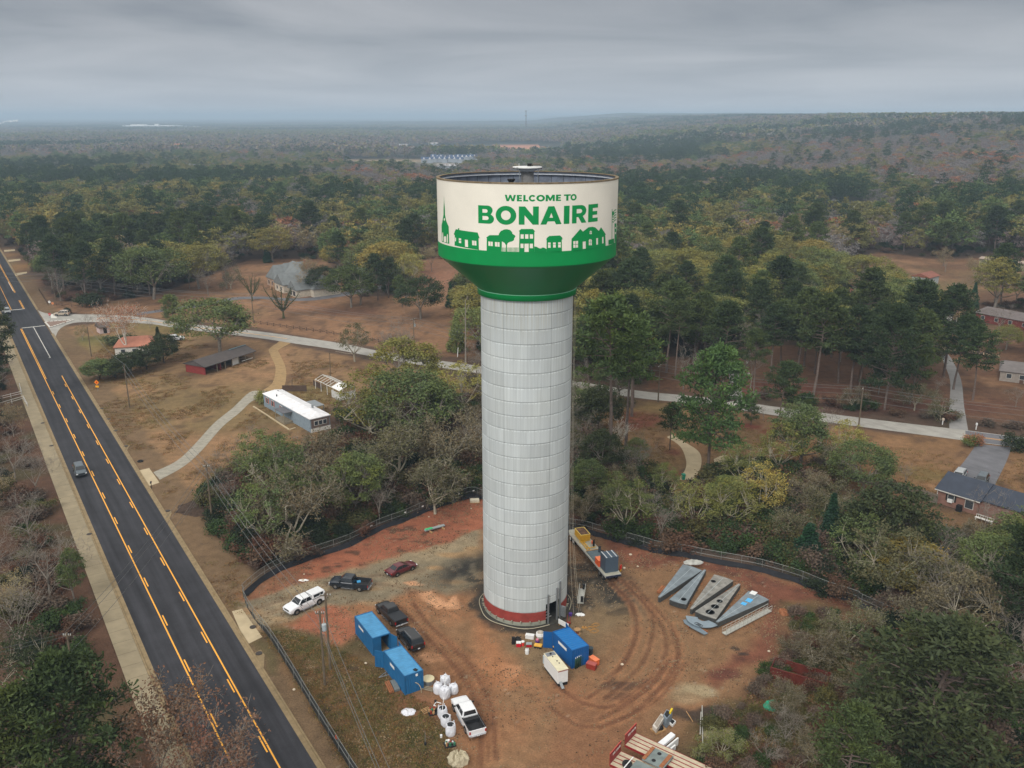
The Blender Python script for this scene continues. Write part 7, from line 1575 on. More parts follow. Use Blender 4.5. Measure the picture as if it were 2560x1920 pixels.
def tool_pallet(label,x,y,seed):
 X,Y=W('T3',x,y);t=thing('loaded_pallet',label,'pallet',(X,Y,0),.4);MB().bb(-.6,.6,-.5,.5,0,.14).build('pallet',M_dark,t);rs=random.Random(seed)
 for k in range(11):
  a,b=rs.uniform(-.45,.45),rs.uniform(-.35,.35);r_=rs.uniform(.09,.16);MB().lathe([(r_,.14),(r_,.14+rs.uniform(.2,.4))],10,(a,b,0)).build('tin',rs.choice([M_white,M_galv,M_dark,M_brick,M_wood,mat('green_tin',C(52,110,84),.5)]),t)
tool_pallet('pallet of paint tins left of the open bulk bags',970,840,3);tool_pallet('pallet crowded with small tins in front of the bulk bags',1210,1320,8)
for k,(p,lb)in enumerate((((1000,690),'small dark tin on the red soil left of the pickup'),((850,1320),'small dark pot at the end of a thin rod on the grass'),((1085,1205),'small white tub beside the loaded pallet'))):
 X,Y=W('T3',*p);tag(MB().lathe([(.13,0),(.13,.3),(.14,.32),(.02,.33)],10,(X,Y,0)).build('small_pot',[M_dark,M_dark,M_white][k]),lb,'pot')
a,b=W('T3',845,1100),W('T3',848,1300);tag(MB().tube((*a,.05),(*b,.2),.02,n=4).build('thin_rod',M_galv),'thin pale rod lying on the grass with a pot at its end','rod')
t=thing('bent_frame','white bent pipe frame between the bulk bags and the tins','frame',W('T3',1040,720),0);p=[(-.5,-.3,.1),(-.25,.35,.1),(.35,.1,.1)];MB().path(p,.05).build('pipe',M_white,t);MB().path([(-.5,-.3,.1),(-.2,-.4,.1)],.05).build('foot',M_white,t)
t=thing('hoop','pale bent hoop standing at the container end','hoop',W('T3',715,530),-.3);MB().path([(.65*math.cos(q*.314),0,.25+1.0*math.sin(q*.314))for q in range(11)],.045).build('bow',mat('tan_pipe',C(176,164,136),.6),t);MB().tube((-.65,0,0),(-.65,0,.25),.045).tube((.65,0,0),(.65,0,.25),.045).build('legs',MATS['tan_pipe'],t)
X,Y=W('S1',770,1455);t=thing('marker_flag','small orange marker cone beside the fence','marker',(X,Y,0));MB().lathe([(.16,0),(.03,.7)],10).build('cone',mat('cone_orange',C(236,92,48),.5),t);MB().bb(-.2,.2,-.2,.2,0,.04).build('foot_plate',M_white,t)
a,b=Vector(W('H3',1160,840)),Vector(W('H3',1475,750));d=b-a;t=thing('pipe_section','grey ribbed pipe with a green wrap lying on the red clay','pipe',(a.x,a.y,.0),math.atan2(d.y,d.x));L=d.length
MB().bb(0,L,-.28,.28,.25,.5).build('body',mat('pale_grey_duct',C(148,156,158),.5),t,bevel=.06);MB().bb(.1,L*.38,-.30,.30,.502,.54).build('green_wrap',mat('green_wrap',C(70,180,120),.6,var=.2),t)
for u in(.22,.85):MB().bb(L*u-.1,L*u+.1,-1.0,1.0,.02,.24).build('timber_bearer',M_wood,t)
X,Y=W('H3',1965,350);t=thing('cable_tray_stack','white slatted stack by the fence left of the shaft','stack',(X,Y,0),.1);MB().bb(-.9,.7,-.5,.5,.1,.5).build('stack',mat('cream_stack',C(206,198,176),.6,var=.1),t);MB().bb(-1.0,.8,-.6,.6,0,.1).build('pallet',M_wood,t);mb=MB();[mb.tube((-1.0+i*.25,.5,.1),(-1.0+i*.25,.5,.75),.025)for i in range(7)];mb.build('upright_rods',M_galv,t)
crumple('torn_sheet','white torn sheet on the edge of the gravel entrance','sheet','T2',345,415,.75,.28,.14,M_white,seed=31,rz=.6)
X,Y=W('S2',1032,800);t=thing('access_cradle','silver access cradle lying right of the shaft foot','cradle',(X,Y,0),ang(W('S2',1020,880),W('S2',1045,720)))
MB().bb(-2.0,2.0,-.4,.4,.1,.18).build('deck',M_alu,t);mb=MB();[mb.tube((-2,s*.42,z),(2,s*.42,z),.035)for s in(-1,1)for z in(.5,1.0)];[mb.tube((x*.8-2,s*.42,.1),(x*.8-2,s*.42,1.0),.03)for s in(-1,1)for x in range(6)];mb.build('guard_rail',M_alu,t)
for x in(-1.6,1.9):MB().bb(x-.15,x+.2,-.45,.0,.2,.95).build('hoist',M_dark,t)
M_rope=mat('pale_rope',C(186,178,160),.8)
for k,(xt,ang_t,pts,lb)in enumerate(((0,.30,[(960,965),(990,975)],'rope hanging from the bowl, left of three, right side of the shaft'),(1,.27,[(1005,940),(1030,955)],'rope hanging from the bowl, middle of three'),(2,.22,[(1020,930),(1040,965)],'rope hanging from the bowl, right of three, beyond the cradle'))):
 aa=-.25+k*.10;zt=Z_CYL-3.4+k*.9;rt_=RS+.12+k*.13
 p0=Vector((TX+rt_*math.cos(aa),TY+rt_*math.sin(aa),zt));p1=Vector((*W('S2',*pts[0]),.05));path=[]
 for i in range(17):
  u=i/16;q_=p0.lerp(p1,u);q_.z=zt*(1-u)**1.0;w_=u**5;q_.x=p0.x+(p1.x-p0.x)*w_;q_.y=p0.y+(p1.y-p0.y)*w_;path.append(tuple(q_))
 mb=MB().path(path,.016,4);tag(mb.build('hanging_rope',M_rope),lb,'rope')
crumple('rope_heap','small white heap of rope ends right of the shaft foot','rope heap','S2',1020,970,.65,.35,.2,M_white,seed=41)
X,Y=RS+.10,0;t=thing('cable_conduit','thin dark conduit running up the right edge of the shaft','conduit',(TX,TY,0));aa=-.12
MB().tube(((RS+.08)*math.cos(aa),(RS+.08)*math.sin(aa),0),((RS+.08)*math.cos(aa),(RS+.08)*math.sin(aa),Z_COLB),.05,n=6).build('conduit',M_dark,t);mb=MB()
for k in range(14):mb.box(((RS+.06)*math.cos(aa),(RS+.06)*math.sin(aa),2+k*3.0),(.12,.2,.1),rz=aa)
mb.build('clips',M_galv,t)
#  SITE FENCE
M_mesh=bpy.data.materials.new('chain_link');M_mesh.use_nodes=True;nt=M_mesh.node_tree;b_=nt.nodes['Principled BSDF'];b_.inputs['Base Color'].default_value=(.16,.17,.16,1);b_.inputs['Metallic'].default_value=.5;b_.inputs['Roughness'].default_value=.5
tc=nt.nodes.new('ShaderNodeTexCoord');sp_=nt.nodes.new('ShaderNodeSeparateXYZ');nt.links.new(tc.outputs['UV'],sp_.inputs[0])
def mm(op,a,b=None):
 n=nt.nodes.new('ShaderNodeMath');n.operation=op
 for i,v in enumerate((a,b)):
  if v is None:continue
  if isinstance(v,(int,float)):n.inputs[i].default_value=v
  else:nt.links.new(v,n.inputs[i])
 return n.outputs[0]
u_=mm('FRACT',mm('MULTIPLY',mm('ADD',sp_.outputs[0],sp_.outputs[1]),12.0));v_=mm('FRACT',mm('MULTIPLY',mm('SUBTRACT',sp_.outputs[0],sp_.outputs[1]),12.0));wire=mm('MAXIMUM',mm('LESS_THAN',u_,.13),mm('LESS_THAN',v_,.13))
nt.links.new(wire,b_.inputs['Alpha'])
M_silt=mat('silt_fabric',C(30,31,36),.8,var=.25,scale=1.0);M_post=mat('fence_post',C(140,142,138),.5,metal=.4)
def chain_fence(label,line,H=1.85,silt=.62,silt_in=.55,inside=1):
 t=thing('chain_link_fence',label,'fence',(*line[0],0));ox,oy=line[0];P_=catmull(line,4);seg=[math.dist(a,b)for a,b in zip(P_[:-1],P_[1:])];tot=sum(seg)
 me_v=[];me_f=[];uv=[];s=0
 for(a,b),L in zip(zip(P_[:-1],P_[1:]),seg):
  n=len(me_v);me_v+=[(a[0]-ox,a[1]-oy,.05),(b[0]-ox,b[1]-oy,.05),(b[0]-ox,b[1]-oy,H),(a[0]-ox,a[1]-oy,H)];me_f.append((n,n+1,n+2,n+3));uv+=[(s,0),(s+L,0),(s+L,H),(s,H)];s+=L
 me=bpy.data.meshes.new('mesh_panel');me.from_pydata(me_v,[],me_f);me.materials.append(M_mesh);ul=me.uv_layers.new(name='UVMap');ul.data.foreach_set('uv',[c for p in uv for c in p]);link('mesh_panel',me,t)
 mb=MB()
 for z in(H,H*.56):mb.path([(p[0]-ox,p[1]-oy,z)for p in P_],.03,4)
 mb.build('rail',M_post,t)
 n=int(tot/3.05);acc=0;k=0
 for(a,b),L in zip(zip(P_[:-1],P_[1:]),seg):
  while k*3.05<acc+L:
   q=mid(a,b,(k*3.05-acc)/L);MB().tube((q[0]-ox,q[1]-oy,0),(q[0]-ox,q[1]-oy,H+.06),.038,n=5).build('post',M_post,t);k+=1
  acc+=L
 mb=MB()
 for i in range(len(P_)-1):
  a,b=Vector(P_[i]),Vector(P_[i+1]);d=(b-a).normalized();n_=Vector((d.y,-d.x))*inside;j=.5+.5*math.sin(i*1.7)
  a1,b1=a+n_*(.06),b+n_*(.06);a2,b2=a+n_*(silt_in+.25*j),b+n_*(silt_in+.25*(.5+.5*math.sin((i+1)*1.7)))
  mb.quad((a1.x-ox,a1.y-oy,silt),(b1.x-ox,b1.y-oy,silt),(b2.x-ox,b2.y-oy,.06),(a2.x-ox,a2.y-oy,.06));mb.quad((a1.x-ox,a1.y-oy,.04),(b1.x-ox,b1.y-oy,.04),(b1.x-ox,b1.y-oy,silt),(a1.x-ox,a1.y-oy,silt))
 mb.build('silt_curtain',M_silt,t);return t,P_
GATE=wp('S1',[(205,625),(150,540),(100,450),(85,395)])
chain_fence('chain link fence with a black silt curtain between the big road and the site',FENCE_L[:6],inside=1)
chain_fence('chain link gate across the gravel entrance',[FENCE_L[5]]+GATE[1:3]+[FENCE_L[7]],silt=.05,silt_in=.1,inside=1)
tF,PF=chain_fence('chain link fence with a black silt curtain along the red clay',FENCE_L[7:],inside=1)
chain_fence('chain link fence with a black silt curtain right of the shaft',FENCE_R,inside=1)
chain_fence('short run of chain link fence hidden behind the shaft',[FENCE_L[-1],(6,146.5),FENCE_R[0]],inside=1)
for k,(x,y)in enumerate(((310,735),(845,520),(1128,420),(1428,305),(1708,220),(1938,172))):
 X,Y=W('H3',x,y,1.3);tag(MB().box((X,Y-.08,1.35),(.42,.02,.24),rz=ang(FENCE_L[12],FENCE_L[15])).build('fence_notice',M_white),'small white notice on the clay side fence, number %s counted from the entrance'%['one','two','three','four','five','six'][k],'notice','white notices on the fence')
SW=('above the white canopy pickup','on the clay edge of the entrance track','near the flatbed tail by the fence','at the fence above the first steel stack','close to the fence above the flatbed','just right of the flatbed tail','farther right of the flatbed tail','on the red earth between flatbed and steel','on the clay beyond the maroon sedan','right of the gangway on red earth','alone inside the wheel tracks','in the grass above the steel frame','beside the road side fence','on the clay near the white slatted stack')
for k,(v,x,y)in enumerate((('S1',525,270),('T2',350,325),('S3',30,120),('S3',518,236),('T5',1040,505),('T5',1480,1205),('T5',1625,895),('T5',1790,1165),('H3',1225,590),('S3',1130,880),('S3',148,968),('S1',990,885),('S1',460,1080),('H3',1900,460))):
 X,Y=W(v,x,y);mb=MB();rs=random.Random(k);s=rs.uniform(.12,.3);mb.lathe([(s*.8,0),(s,s*.3),(s*.6,s*.7),(.02,s*.8)],7,(X,Y,0));tag(mb.build('pale_stone',mat('pale_stone',C(196,182,160),.8,var=.2)),'pale stone lying '+SW[k],'stone','pale stones on the site')
#  LOOSE STONES AND TUFTS
def chip(seed,r=.09):
 mb=MB();rs=random.Random(seed)
 for k in range(7):
  a,b=rs.uniform(-.9,.9),rs.uniform(-.9,.9);q=r*rs.uniform(.5,1.2);mb.lathe([(q*.8,0),(q,q*.4),(q*.4,q)],5,(a,b,0))
 me=mb.build('stone',mat('chip_%d'%seed,(C(140,120,92),C(110,84,60),C(84,66,50))[seed],.9,var=.35,scale=2));m_=me.data;bpy.data.objects.remove(me);return m_
def tuft(seed,c):
 rs=np.random.RandomState(seed);n=34;q=rs.normal(size=(n,3))*[.28,.28,0];q[:,2]=.04;d=rs.normal(size=(n,3))*.5;d[:,2]=1;d*=(rs.uniform(.08,.24,n)/np.linalg.norm(d,axis=1))[:,None];u=rs.normal(size=(n,3))*.03;u[:,2]=0
 return np_mesh('tuft',np.stack([q-u,q+u,q+d],1).reshape(-1,3),np.arange(n*3).reshape(n,3),[leaf_mat('tuft_%d'%seed,tuple(c))])
srs=np.random.RandomState(4)
def spread(n,x0,x1,y0,y1,test,smin,smax,kinds,zs=1.0):
 """n points of a box that pass the test, off the roads and drives"""
 got=[]
 while sum(len(g_)for g_ in got)<n:
  x=srs.uniform(x0,x1,n*2);y=srs.uniform(y0,y1,n*2);ok=test(x,y);sr=(x-RO.x)*RN.x+(y-RO.y)*RN.y;ok&=(sr>RR+1)|(sr<RL-4)
  x,y=x[ok],y[ok]
  for ln,hw_ in DRIVES:
   if len(x):k_=polydist(x,y,ln)>hw_+.3;x,y=x[k_],y[k_]
  s=srs.uniform(smin,smax,len(x));got.append(np.stack([x,y,x*0+.01,s,s*zs,srs.uniform(0,6.3,len(x)),srs.choice(kinds,len(x))],1))
 return np.concatenate(got)[:n]
gn_scatter('loose_stones',spread(3200,-40,55,72,148,lambda x,y:inpoly(x,y,SITE)&(np.hypot(x-TX,y-TY)>6.6)&(srs.rand(len(x))<.15+3.2*np.clip(fbm(x,y,6,2)-.42,0,1)),.4,1.2,[0,0,1,2]),[('stone',chip(i))for i in range(3)])
GR=wp('S1',[(215,650),(430,650),(800,780),(1180,1000),(1280,1110),(1500,1190),(1600,1450),(1640,1900),(960,1900),(600,1230),(440,960)])
pts=np.concatenate([spread(2600,-36,0,72,112,lambda x,y:inpoly(x,y,GR),.5,1.3,[0,1,1,3],.6),spread(5500,-120,-10,85,262,lambda x,y:inpoly(x,y,YARD_L)&(fbm(x,y,7,2)>.47),.6,1.7,[0,1,1,2],.55),spread(1300,5,50,72,100,lambda x,y:inpoly(x,y,WOOD_BR),.8,2,[0,1,2,3],.8),spread(2600,10,110,110,205,lambda x,y:inpoly(x,y,YARD_R)|inpoly(x,y,BACKYARD_R),.6,1.7,[0,1,1,2],.5)])
gn_scatter('grass_tufts',pts,[('tuft',tuft(i,c))for i,c in enumerate((C(112,104,58),C(132,104,66),C(96,74,52),C(84,84,46)))])
#  HOUSES AND SHEDS
def Wt(view,x,y,dz=0.0):
 c=W(view,x,y,dz)
 for _ in range(8):c=W(view,x,y,th(*c)+dz)
 return c
M_win=mat('window_pane',C(60,66,72),.2,spec=.6);M_trim=mat('white_trim',C(206,204,198),.6);M_chim=mat('chimney_brick',C(140,92,74),.85)
def hmat(kind,c,sc_=1.5):return mat('%s_%d_%d_%d'%(kind,*c),C(*c),.85,var=.16,scale=sc_)
def block(t,x0,x1,y0,y1,hw,hr,wall,roof,hip=0.0,axis='x',ov=.4,z0=0.0):
 """a wing: walls with gable ends, and a roof with thickness over them"""
 MB().bb(x0,x1,y0,y1,z0-.4,hw).build('wall',wall,t);mb=MB()
 if axis=='x':a0,a1,b0,b1=x0,x1,y0,y1
 else:a0,a1,b0,b1=y0,y1,x0,x1
 bm_=(b0+b1)/2;P_=lambda a,b,z:(a,b,z)if axis=='x'else(b,a,z)
 hi=(b1-b0)/2*hip;e=[P_(a0-ov,b0-ov,hw),P_(a1+ov,b0-ov,hw),P_(a1+ov,b1+ov,hw),P_(a0-ov,b1+ov,hw)];r=[P_(a0-ov+hi,bm_,hr),P_(a1+ov-hi,bm_,hr)]
 mb.add(e+r+[tuple(Vector(p)+Vector((0,0,.16)))for p in e+r],[(6,7,11,10),(8,9,10,11),(7,8,11),(9,6,10),(0,1,7,6),(1,2,8,7),(2,3,9,8),(3,0,6,9),(0,3,2,1)]);mb.build('roof',roof,t)
 if hip==0:
  mb=MB()
  for a in(a0+.02,a1-.02):mb.add([P_(a,b0,hw-.02),P_(a,b1,hw-.02),P_(a,bm_,hr-.1),P_(a+.04,b0,hw-.02),P_(a+.04,b1,hw-.02),P_(a+.04,bm_,hr-.1)],[(0,1,2),(3,5,4),(0,2,5,3),(1,4,5,2)])
  mb.build('gable',wall,t)
def windows(t,side,x0,x1,n,y,z0=1.0,z1=2.1,w=1.0,shutter=None):
 for k in range(n):
  x=x0+(x1-x0)*(k+.5)/n;f=MB()
  if side=='y':f.bb(x-w/2-.08,x+w/2+.08,y-.05,y+.02,z0-.08,z1+.08);g_=MB().bb(x-w/2,x+w/2,y-.06,y-.052,z0,z1)
  else:f.bb(y-.02,y+.05,x-w/2-.08,x+w/2+.08,z0-.08,z1+.08);g_=MB().bb(y+.052,y+.06,x-w/2,x+w/2,z0,z1)
  fo=f.build('window',M_trim,t);g_.build('pane',M_win,fo)
  if shutter:
   for s in(-1,1):
    if side=='y':MB().bb(x+s*(w/2+.1),x+s*(w/2+.38),y-.04,y+.01,z0-.05,z1+.05).build('shutter',shutter,fo)
def house(name,label,pl,pr_,depth,hw,hr,wall,roof,hip=0.0,nwin=3,cat='house',chim=False,door=True,shutter=None,extra=None,ov=.4):
 """pl, pr_: ground points (world) of the face towards the camera, left and right"""
 rz=ang(pl,pr_);L=math.dist(pl,pr_);t=thing(name,label,cat,pl,rz)
 block(t,0,L,0,depth,hw,hr,wall,roof,hip,ov=ov)
 if nwin:windows(t,'y',.6,L-.6,nwin,-.02,w=min(1.1,L/nwin*.4),shutter=shutter)
 if door:MB().bb(L*.5-.45,L*.5+.45,-.05,.0,0,2.05).build('door',mat('door_paint',C(96,72,60),.6),t)
 if chim:MB().bb(L*.6,L*.6+.9,depth*.5-.4,depth*.5+.4,hw,hr+1.0).build('chimney',M_chim,t)
 if extra:extra(t,L)
 return t
p0=W('L2',520,600);t=thing('estate_house','large grey roofed house with many gables beyond the side road','house',p0,ang(W('L2',345,530),W('L2',520,600)))
er=hmat('shingle',(112,116,116),.6);ew=hmat('stucco',(188,178,162));eb=hmat('brick',(164,140,122))
block(t,-24,-3,4,19,3.2,9.2,eb,er,.9);block(t,-9,0,0,12,3.0,6.8,ew,er,0,'y');block(t,-21.5,-13,1.6,12,3.2,8.2,eb,er,.4,'y');block(t,-2.2,14,6,17,2.9,7.4,ew,er,.35,'x');block(t,3.5,11,.5,10,2.7,6.0,ew,er,.0,'y');block(t,-27,-22,9,20,3.0,7.4,eb,er,.6,'y')
windows(t,'y',-8.5,-.5,2,-.02,.9,2.2,1.2);windows(t,'y',4,10.5,2,.48,.4,2.2,2.4);windows(t,'y',-21,-13.5,2,1.58,.8,2.3,1.3)
MB().bb(-8,-6.9,12,13.1,6,11).build('chimney',M_chim,t);MB().bb(-12.6,-9.4,1.2,1.5,0,2.9).bb(-12.8,-12.4,-.6,-.3,0,2.9).bb(-9.6,-9.2,-.6,-.3,0,2.9).build('porch',hmat('sandstone',(170,140,110)),t)
h=W('L1',985,1130);h2=W('L1',1170,1150)
house('pink_roofed_house','low white house with a salmon pink roof near the road junction',W('L1',1000,1150),W('L1',1335,1130),9,2.7,4.6,hmat('whitewash',(206,204,196)),hmat('pink_shingle',(176,118,96),.5),.5,3)
house('garden_shed','small white garden shed with an open dark doorway',W('L1',868,950),W('L1',950,938),3.6,1.9,3.1,hmat('shed_white',(190,172,170)),hmat('shed_roof',(92,82,76)),0,0,'shed',door=False,extra=lambda t,L:MB().bb(L*.35,L*.72,-.03,0,0,1.7).build('door_opening',M_dark,t))
a,b=W('L1',1775,1305),W('L1',2200,1165);rz=ang(a,b);L=math.dist(a,b);t=thing('old_barn','long low barn with a dark roof and red end wall in the yard','barn',a,rz)
broof=hmat('barn_shingle',(82,76,74),.6);M_bred=hmat('barn_red',(128,48,44))
block(t,0,.2,0,7,2.2,3.4,M_bred,broof,0);MB().bb(0,L,6.8,7,0,2.2).bb(L*.30,L*.31,0,7,0,2.2).build('rear_wall',M_bred,t)
MB().add([(-.5,-.6,2.15),(L+.3,-.6,2.15),(L+.3,3.5,3.5),(-.5,3.5,3.5),(-.5,7.5,2.2),(L+.3,7.5,2.2),(-.5,-.6,2.3),(L+.3,-.6,2.3),(L+.3,3.5,3.65),(-.5,3.5,3.65),(-.5,7.5,2.35),(L+.3,7.5,2.35)],[(0,1,2,3),(3,2,5,4),(6,9,8,7),(9,10,11,8),(0,6,7,1),(4,5,11,10)]).build('roof',broof,t)
MB().add([(0.02,0,2.2),(0.02,7,2.2),(0.02,3.5,3.4),(-.02,0,2.2),(-.02,7,2.2),(-.02,3.5,3.4)],[(0,1,2),(3,5,4)]).build('gable',hmat('grey_board',(120,116,118)),t)
for u in(.22,.38,.52,.66,.80,.98):MB().bb(L*u-.08,L*u+.08,-.3,-.14,0,2.3).build('post',M_gw,t)
MB().bb(L*.56,L*.70,.4,.45,0,2.1).build('white_panel',M_white,t);MB().bb(L*.66,L+.2,3.0,3.3,3.66,3.72).build('ridge_sheet',hmat('blue_sheet',(110,140,150)),t);MB().bb(L*.72,L*.95,-.25,-.2,.5,.7).build('rail',M_trim,t)
a,b=W('H1',1070,1200,.3),W('H1',365,760,0.3);rm=[Vector(W('H1',*p,3.3))for p in((355,625),(1075,1020),(1335,935))];rz=ang(rm[0],rm[1]);L=(rm[1]-rm[0]).length;wd=(rm[2]-rm[1]).length
t=thing('mobile_home','long mobile home with a bright white roof and blue grey walls','mobile home',(rm[0].x,rm[0].y,0),rz);mw=hmat('blue_grey_siding',(128,142,152));mrf=hmat('white_coating',(222,222,224),.8)
block(t,0,L,0,wd,3.0,3.75,mw,mrf,.6,ov=.15);windows(t,'y',.6,6.5,2,-.02,1.3,2.5,.9,mat('red_shutter',C(170,66,54),.6));windows(t,'y',7,12,1,-.02,1.5,2.4,.8,MATS['red_shutter'])
MB().bb(L+.002,L+.06,.2,wd-.2,.9,2.9).build('end_porch',hmat('porch_brown',(108,92,86)),t);windows(t,'x',.8,wd-.8,3,L+.07,1.5,2.4,.8);MB().bb(L+.07,L+.12,0,wd,0,.85).build('skirting',M_trim,t)
MB().bb(L*.45,L*.64,-2.2,-.02,2.5,2.62).build('porch_roof',hmat('porch_roof',(96,96,100)),t);MB().bb(L*.45,L*.46,-2.1,-2.0,0,2.5).bb(L*.63,L*.64,-2.1,-2.0,0,2.5).bb(L*.45,L*.64,-2.0,-.1,0,.5).build('porch',M_gw,t);MB().lathe([(.25,3.6),(.25,4.2),(.35,4.3),(.1,4.4)],8,(L*.78,wd*.7,0)).build('flue',M_galv,t)
for x,y in((2.5,2.6),(5.2,1.0)):MB().lathe([(.14,3.2),(.14,3.95)],8,(x,y,0)).build('roof_vent',M_dark,t)
MB().bb(L*.42,L*.62,wd+.3,wd+3.4,2.3,2.4).bb(L*.42,L*.43,wd+3.2,wd+3.3,0,2.3).bb(L*.61,L*.62,wd+3.2,wd+3.3,0,2.3).build('rear_awning',M_galv,t)
a,b=Vector(W('H1',1250,610)),Vector(W('H1',1430,700));d=(b-a).normalized();t=thing('frame_shelter','roofless white metal frame shelter with one sheeted end behind the mobile home','shelter',(a.x,a.y,0),math.atan2(d.y,d.x));L=12.5;dp=4.2
mb=MB()
for i in range(10):x=-3+i*(L/9);mb.tube((x,0,2.5),(x,dp/2,3.3),.07,n=4).tube((x,dp/2,3.3),(x,dp,2.5),.07,n=4)
for y,z in((0,2.5),(dp/2,3.3),(dp,2.5)):mb.tube((-3,y,z),(L-3,y,z),.08,n=4)
mb.build('roof_frame',M_trim,t);mb=MB();[mb.tube((x,y,0),(x,y,2.5),.08,n=4)for x in(-3,0,3.2,6.4,9.5)for y in(0,dp)];mb.build('post',M_trim,t)
MB().quad((5.6,-.05,2.56),(9.5,-.05,2.56),(9.5,dp/2,3.38),(5.6,dp/2,3.38)).quad((5.6,dp/2,3.38),(9.5,dp/2,3.38),(9.5,dp,2.56),(5.6,dp,2.56)).build('roof_sheet',M_white,t);MB().bb(5.6,9.5,-.1,-.05,0.1,1.9).bb(9.5,9.55,0,dp,.1,1.9).build('side_sheet',hmat('white_sheet2',(196,196,192)),t);MB().bb(-5.6,-1,.6,.7,.2,1.6).build('board_screen',hmat('dark_board',(84,68,58)),t)
X,Y=W('H1',840,610);tag(MB().box((X,Y,.9),(6,.1,1.5),rz=rz+.9).build('board_screen',hmat('dark_board',(84,68,58))),'dark board screen behind the mobile home','screen')
ea,eb_=Vector(W('H4',345,835,2.7)),Vector(W('H4',965,1025,2.7));rz=ang(ea,eb_);t=thing('brick_house','pink brick house with a dark slate blue roof at the right edge','house',(ea.x,ea.y,0),rz);brk=hmat('pink_brick',(138,104,92));nav=hmat('navy_shingle',(58,64,76),.8)
block(t,.4,7.2,.4,8.6,2.6,4.6,brk,nav,0,ov=.45);block(t,7.2,16.5,1.2,8.2,2.6,4.45,brk,nav,0,ov=.4);windows(t,'y',1.2,4.2,1,.38,1.1,2.2,1.0,M_dark);windows(t,'y',4.8,6.8,1,.38,.8,2.2,1.3)
MB().bb(2.3,3.1,-.1,.32,.95,1.5).build('window_air_unit',M_white,t);MB().box((.35,.3,1.35),(.1,.1,2.6)).build('downpipe',M_trim,t);MB().bb(-.05,7.6,-.12,.0,2.52,2.68).build('gutter',M_trim,t);MB().bb(4.1,4.9,-.6,.2,0,1.1).build('heat_pump',M_dark,t)
P1=W('H4',1060,1330);t=thing('picnic_bench','white slatted garden bench behind the brick house','bench',(*P1,0),rz);MB().bb(-1.4,1.4,-.3,.3,.42,.5).build('seat',M_trim,t);mb=MB().bb(-1.4,1.4,.3,.36,.85,.95);[mb.bb(-1.4+i*.35,-1.34+i*.35,.3,.36,.5,.85)for i in range(9)];mb.build('backrest',M_trim,t);MB().bb(-1.3,-1.2,-.3,.36,0,.42).bb(1.2,1.3,-.3,.36,0,.42).build('leg',M_trim,t)
for nm,lb,v,pa,pb,dp,hw,hr,wc,rc,hip,nw,ct in(('red_roofed_cottage','white cottage with a red roof in the woods right of the tower collar','R2',(715,305),(835,318),7,2.8,4.8,(216,214,208),(176,58,56),0,2,'house'),('grey_cottage','small grey cottage just behind the red roofed cottage','R2',(690,245),(742,250),5,2.5,3.6,(176,170,160),(98,88,84),0,1,'house'),('trailer_home','olive trailer home with white trimmed windows at the right edge','R3',(1335,300),(1760,350),5,3.3,4.0,(132,128,104),(158,142,128),0,4,'mobile home'),('shed_house','small pale blue house with a rusty roof under big trees','R3',(975,445),(1045,425),7,3.2,4.6,(168,174,178),(132,84,70),0,1,'house'),('ruined_house','white gabled house with a dark roof and debris beside it','R3',(285,660),(350,672),8,3.0,4.8,(200,202,200),(96,98,104),0,1,'house'),('ruined_house','collapsed rust roofed house left of the dark green cedars','R3',(260,590),(480,545),8,2.2,3.6,(150,132,122),(128,78,64),0,0,'house'),('porch_house','white house with a grey roof and dark red porch steps','R3',(1000,730),(1140,720),8,3.2,5.0,(196,194,188),(88,92,98),.8,2,'house'),('long_brick_house','long dark red brick house with a grey roof at the right edge','R3',(1300,690),(1720,770),9,2.7,4.4,(116,56,50),(108,100,98),.4,4,'house'),('grey_roofed_house','plain grey roofed house at the right edge beyond the side road','R3',(1480,1120),(1800,1160),10,2.6,4.2,(150,142,134),(118,112,110),.2,3,'house'),('pink_roofed_bungalow','long bungalow with a faded pink roof on the wooded slope','H7',(1430,330),(1700,350),12,2.6,5.2,(196,200,204),(206,130,122),.2,5,'house'),('blue_grey_house','blue grey roofed house half hidden right of the bowl','H7',(950,540),(1065,545),11,3.0,6.2,(152,158,162),(132,142,146),.4,2,'house'),('white_cottage','small white gabled cottage in the woods right of the bowl','H7',(600,515),(655,512),7,3.0,4.8,(208,208,206),(120,112,108),0,1,'house'),('dark_roofed_house','dark roofed house below the pale feathery tree','H7',(535,420),(640,425),10,2.8,5.0,(90,80,74),(110,98,92),.4,0,'house'),('brown_roofed_house','brown roofed house below the pink roofed bungalow','H7',(1665,450),(1770,455),9,2.7,4.8,(128,80,70),(150,106,90),.3,1,'house'),('lawn_trailer','cream trailer home on the far orange lawn','H7',(1655,165),(1780,170),5,3.0,3.6,(206,204,190),(176,172,164),0,3,'mobile home'),('yellow_house','yellow walled house with a red roof on the right slope','F3',(1580,800),(1690,800),9,3.0,5.4,(196,160,96),(176,66,66),0,2,'house'),('estate_outbuilding','white outbuilding half hidden behind the pines of the estate','L2',(1155,455),(1230,455),6,2.6,3.8,(196,198,192),(176,182,176),0,1,'outbuilding'),('wood_house','grey gabled house hidden in the woods left of the estate','L1',(1060,175),(1180,190),11,3.2,8,(110,104,100),(118,116,116),.2,1,'house')):
 house(nm,lb,Wt(v,*pa),Wt(v,*pb),dp,hw,hr,hmat('wall',wc),hmat('roof',rc,.6),hip,nw,ct,door=nw>1)
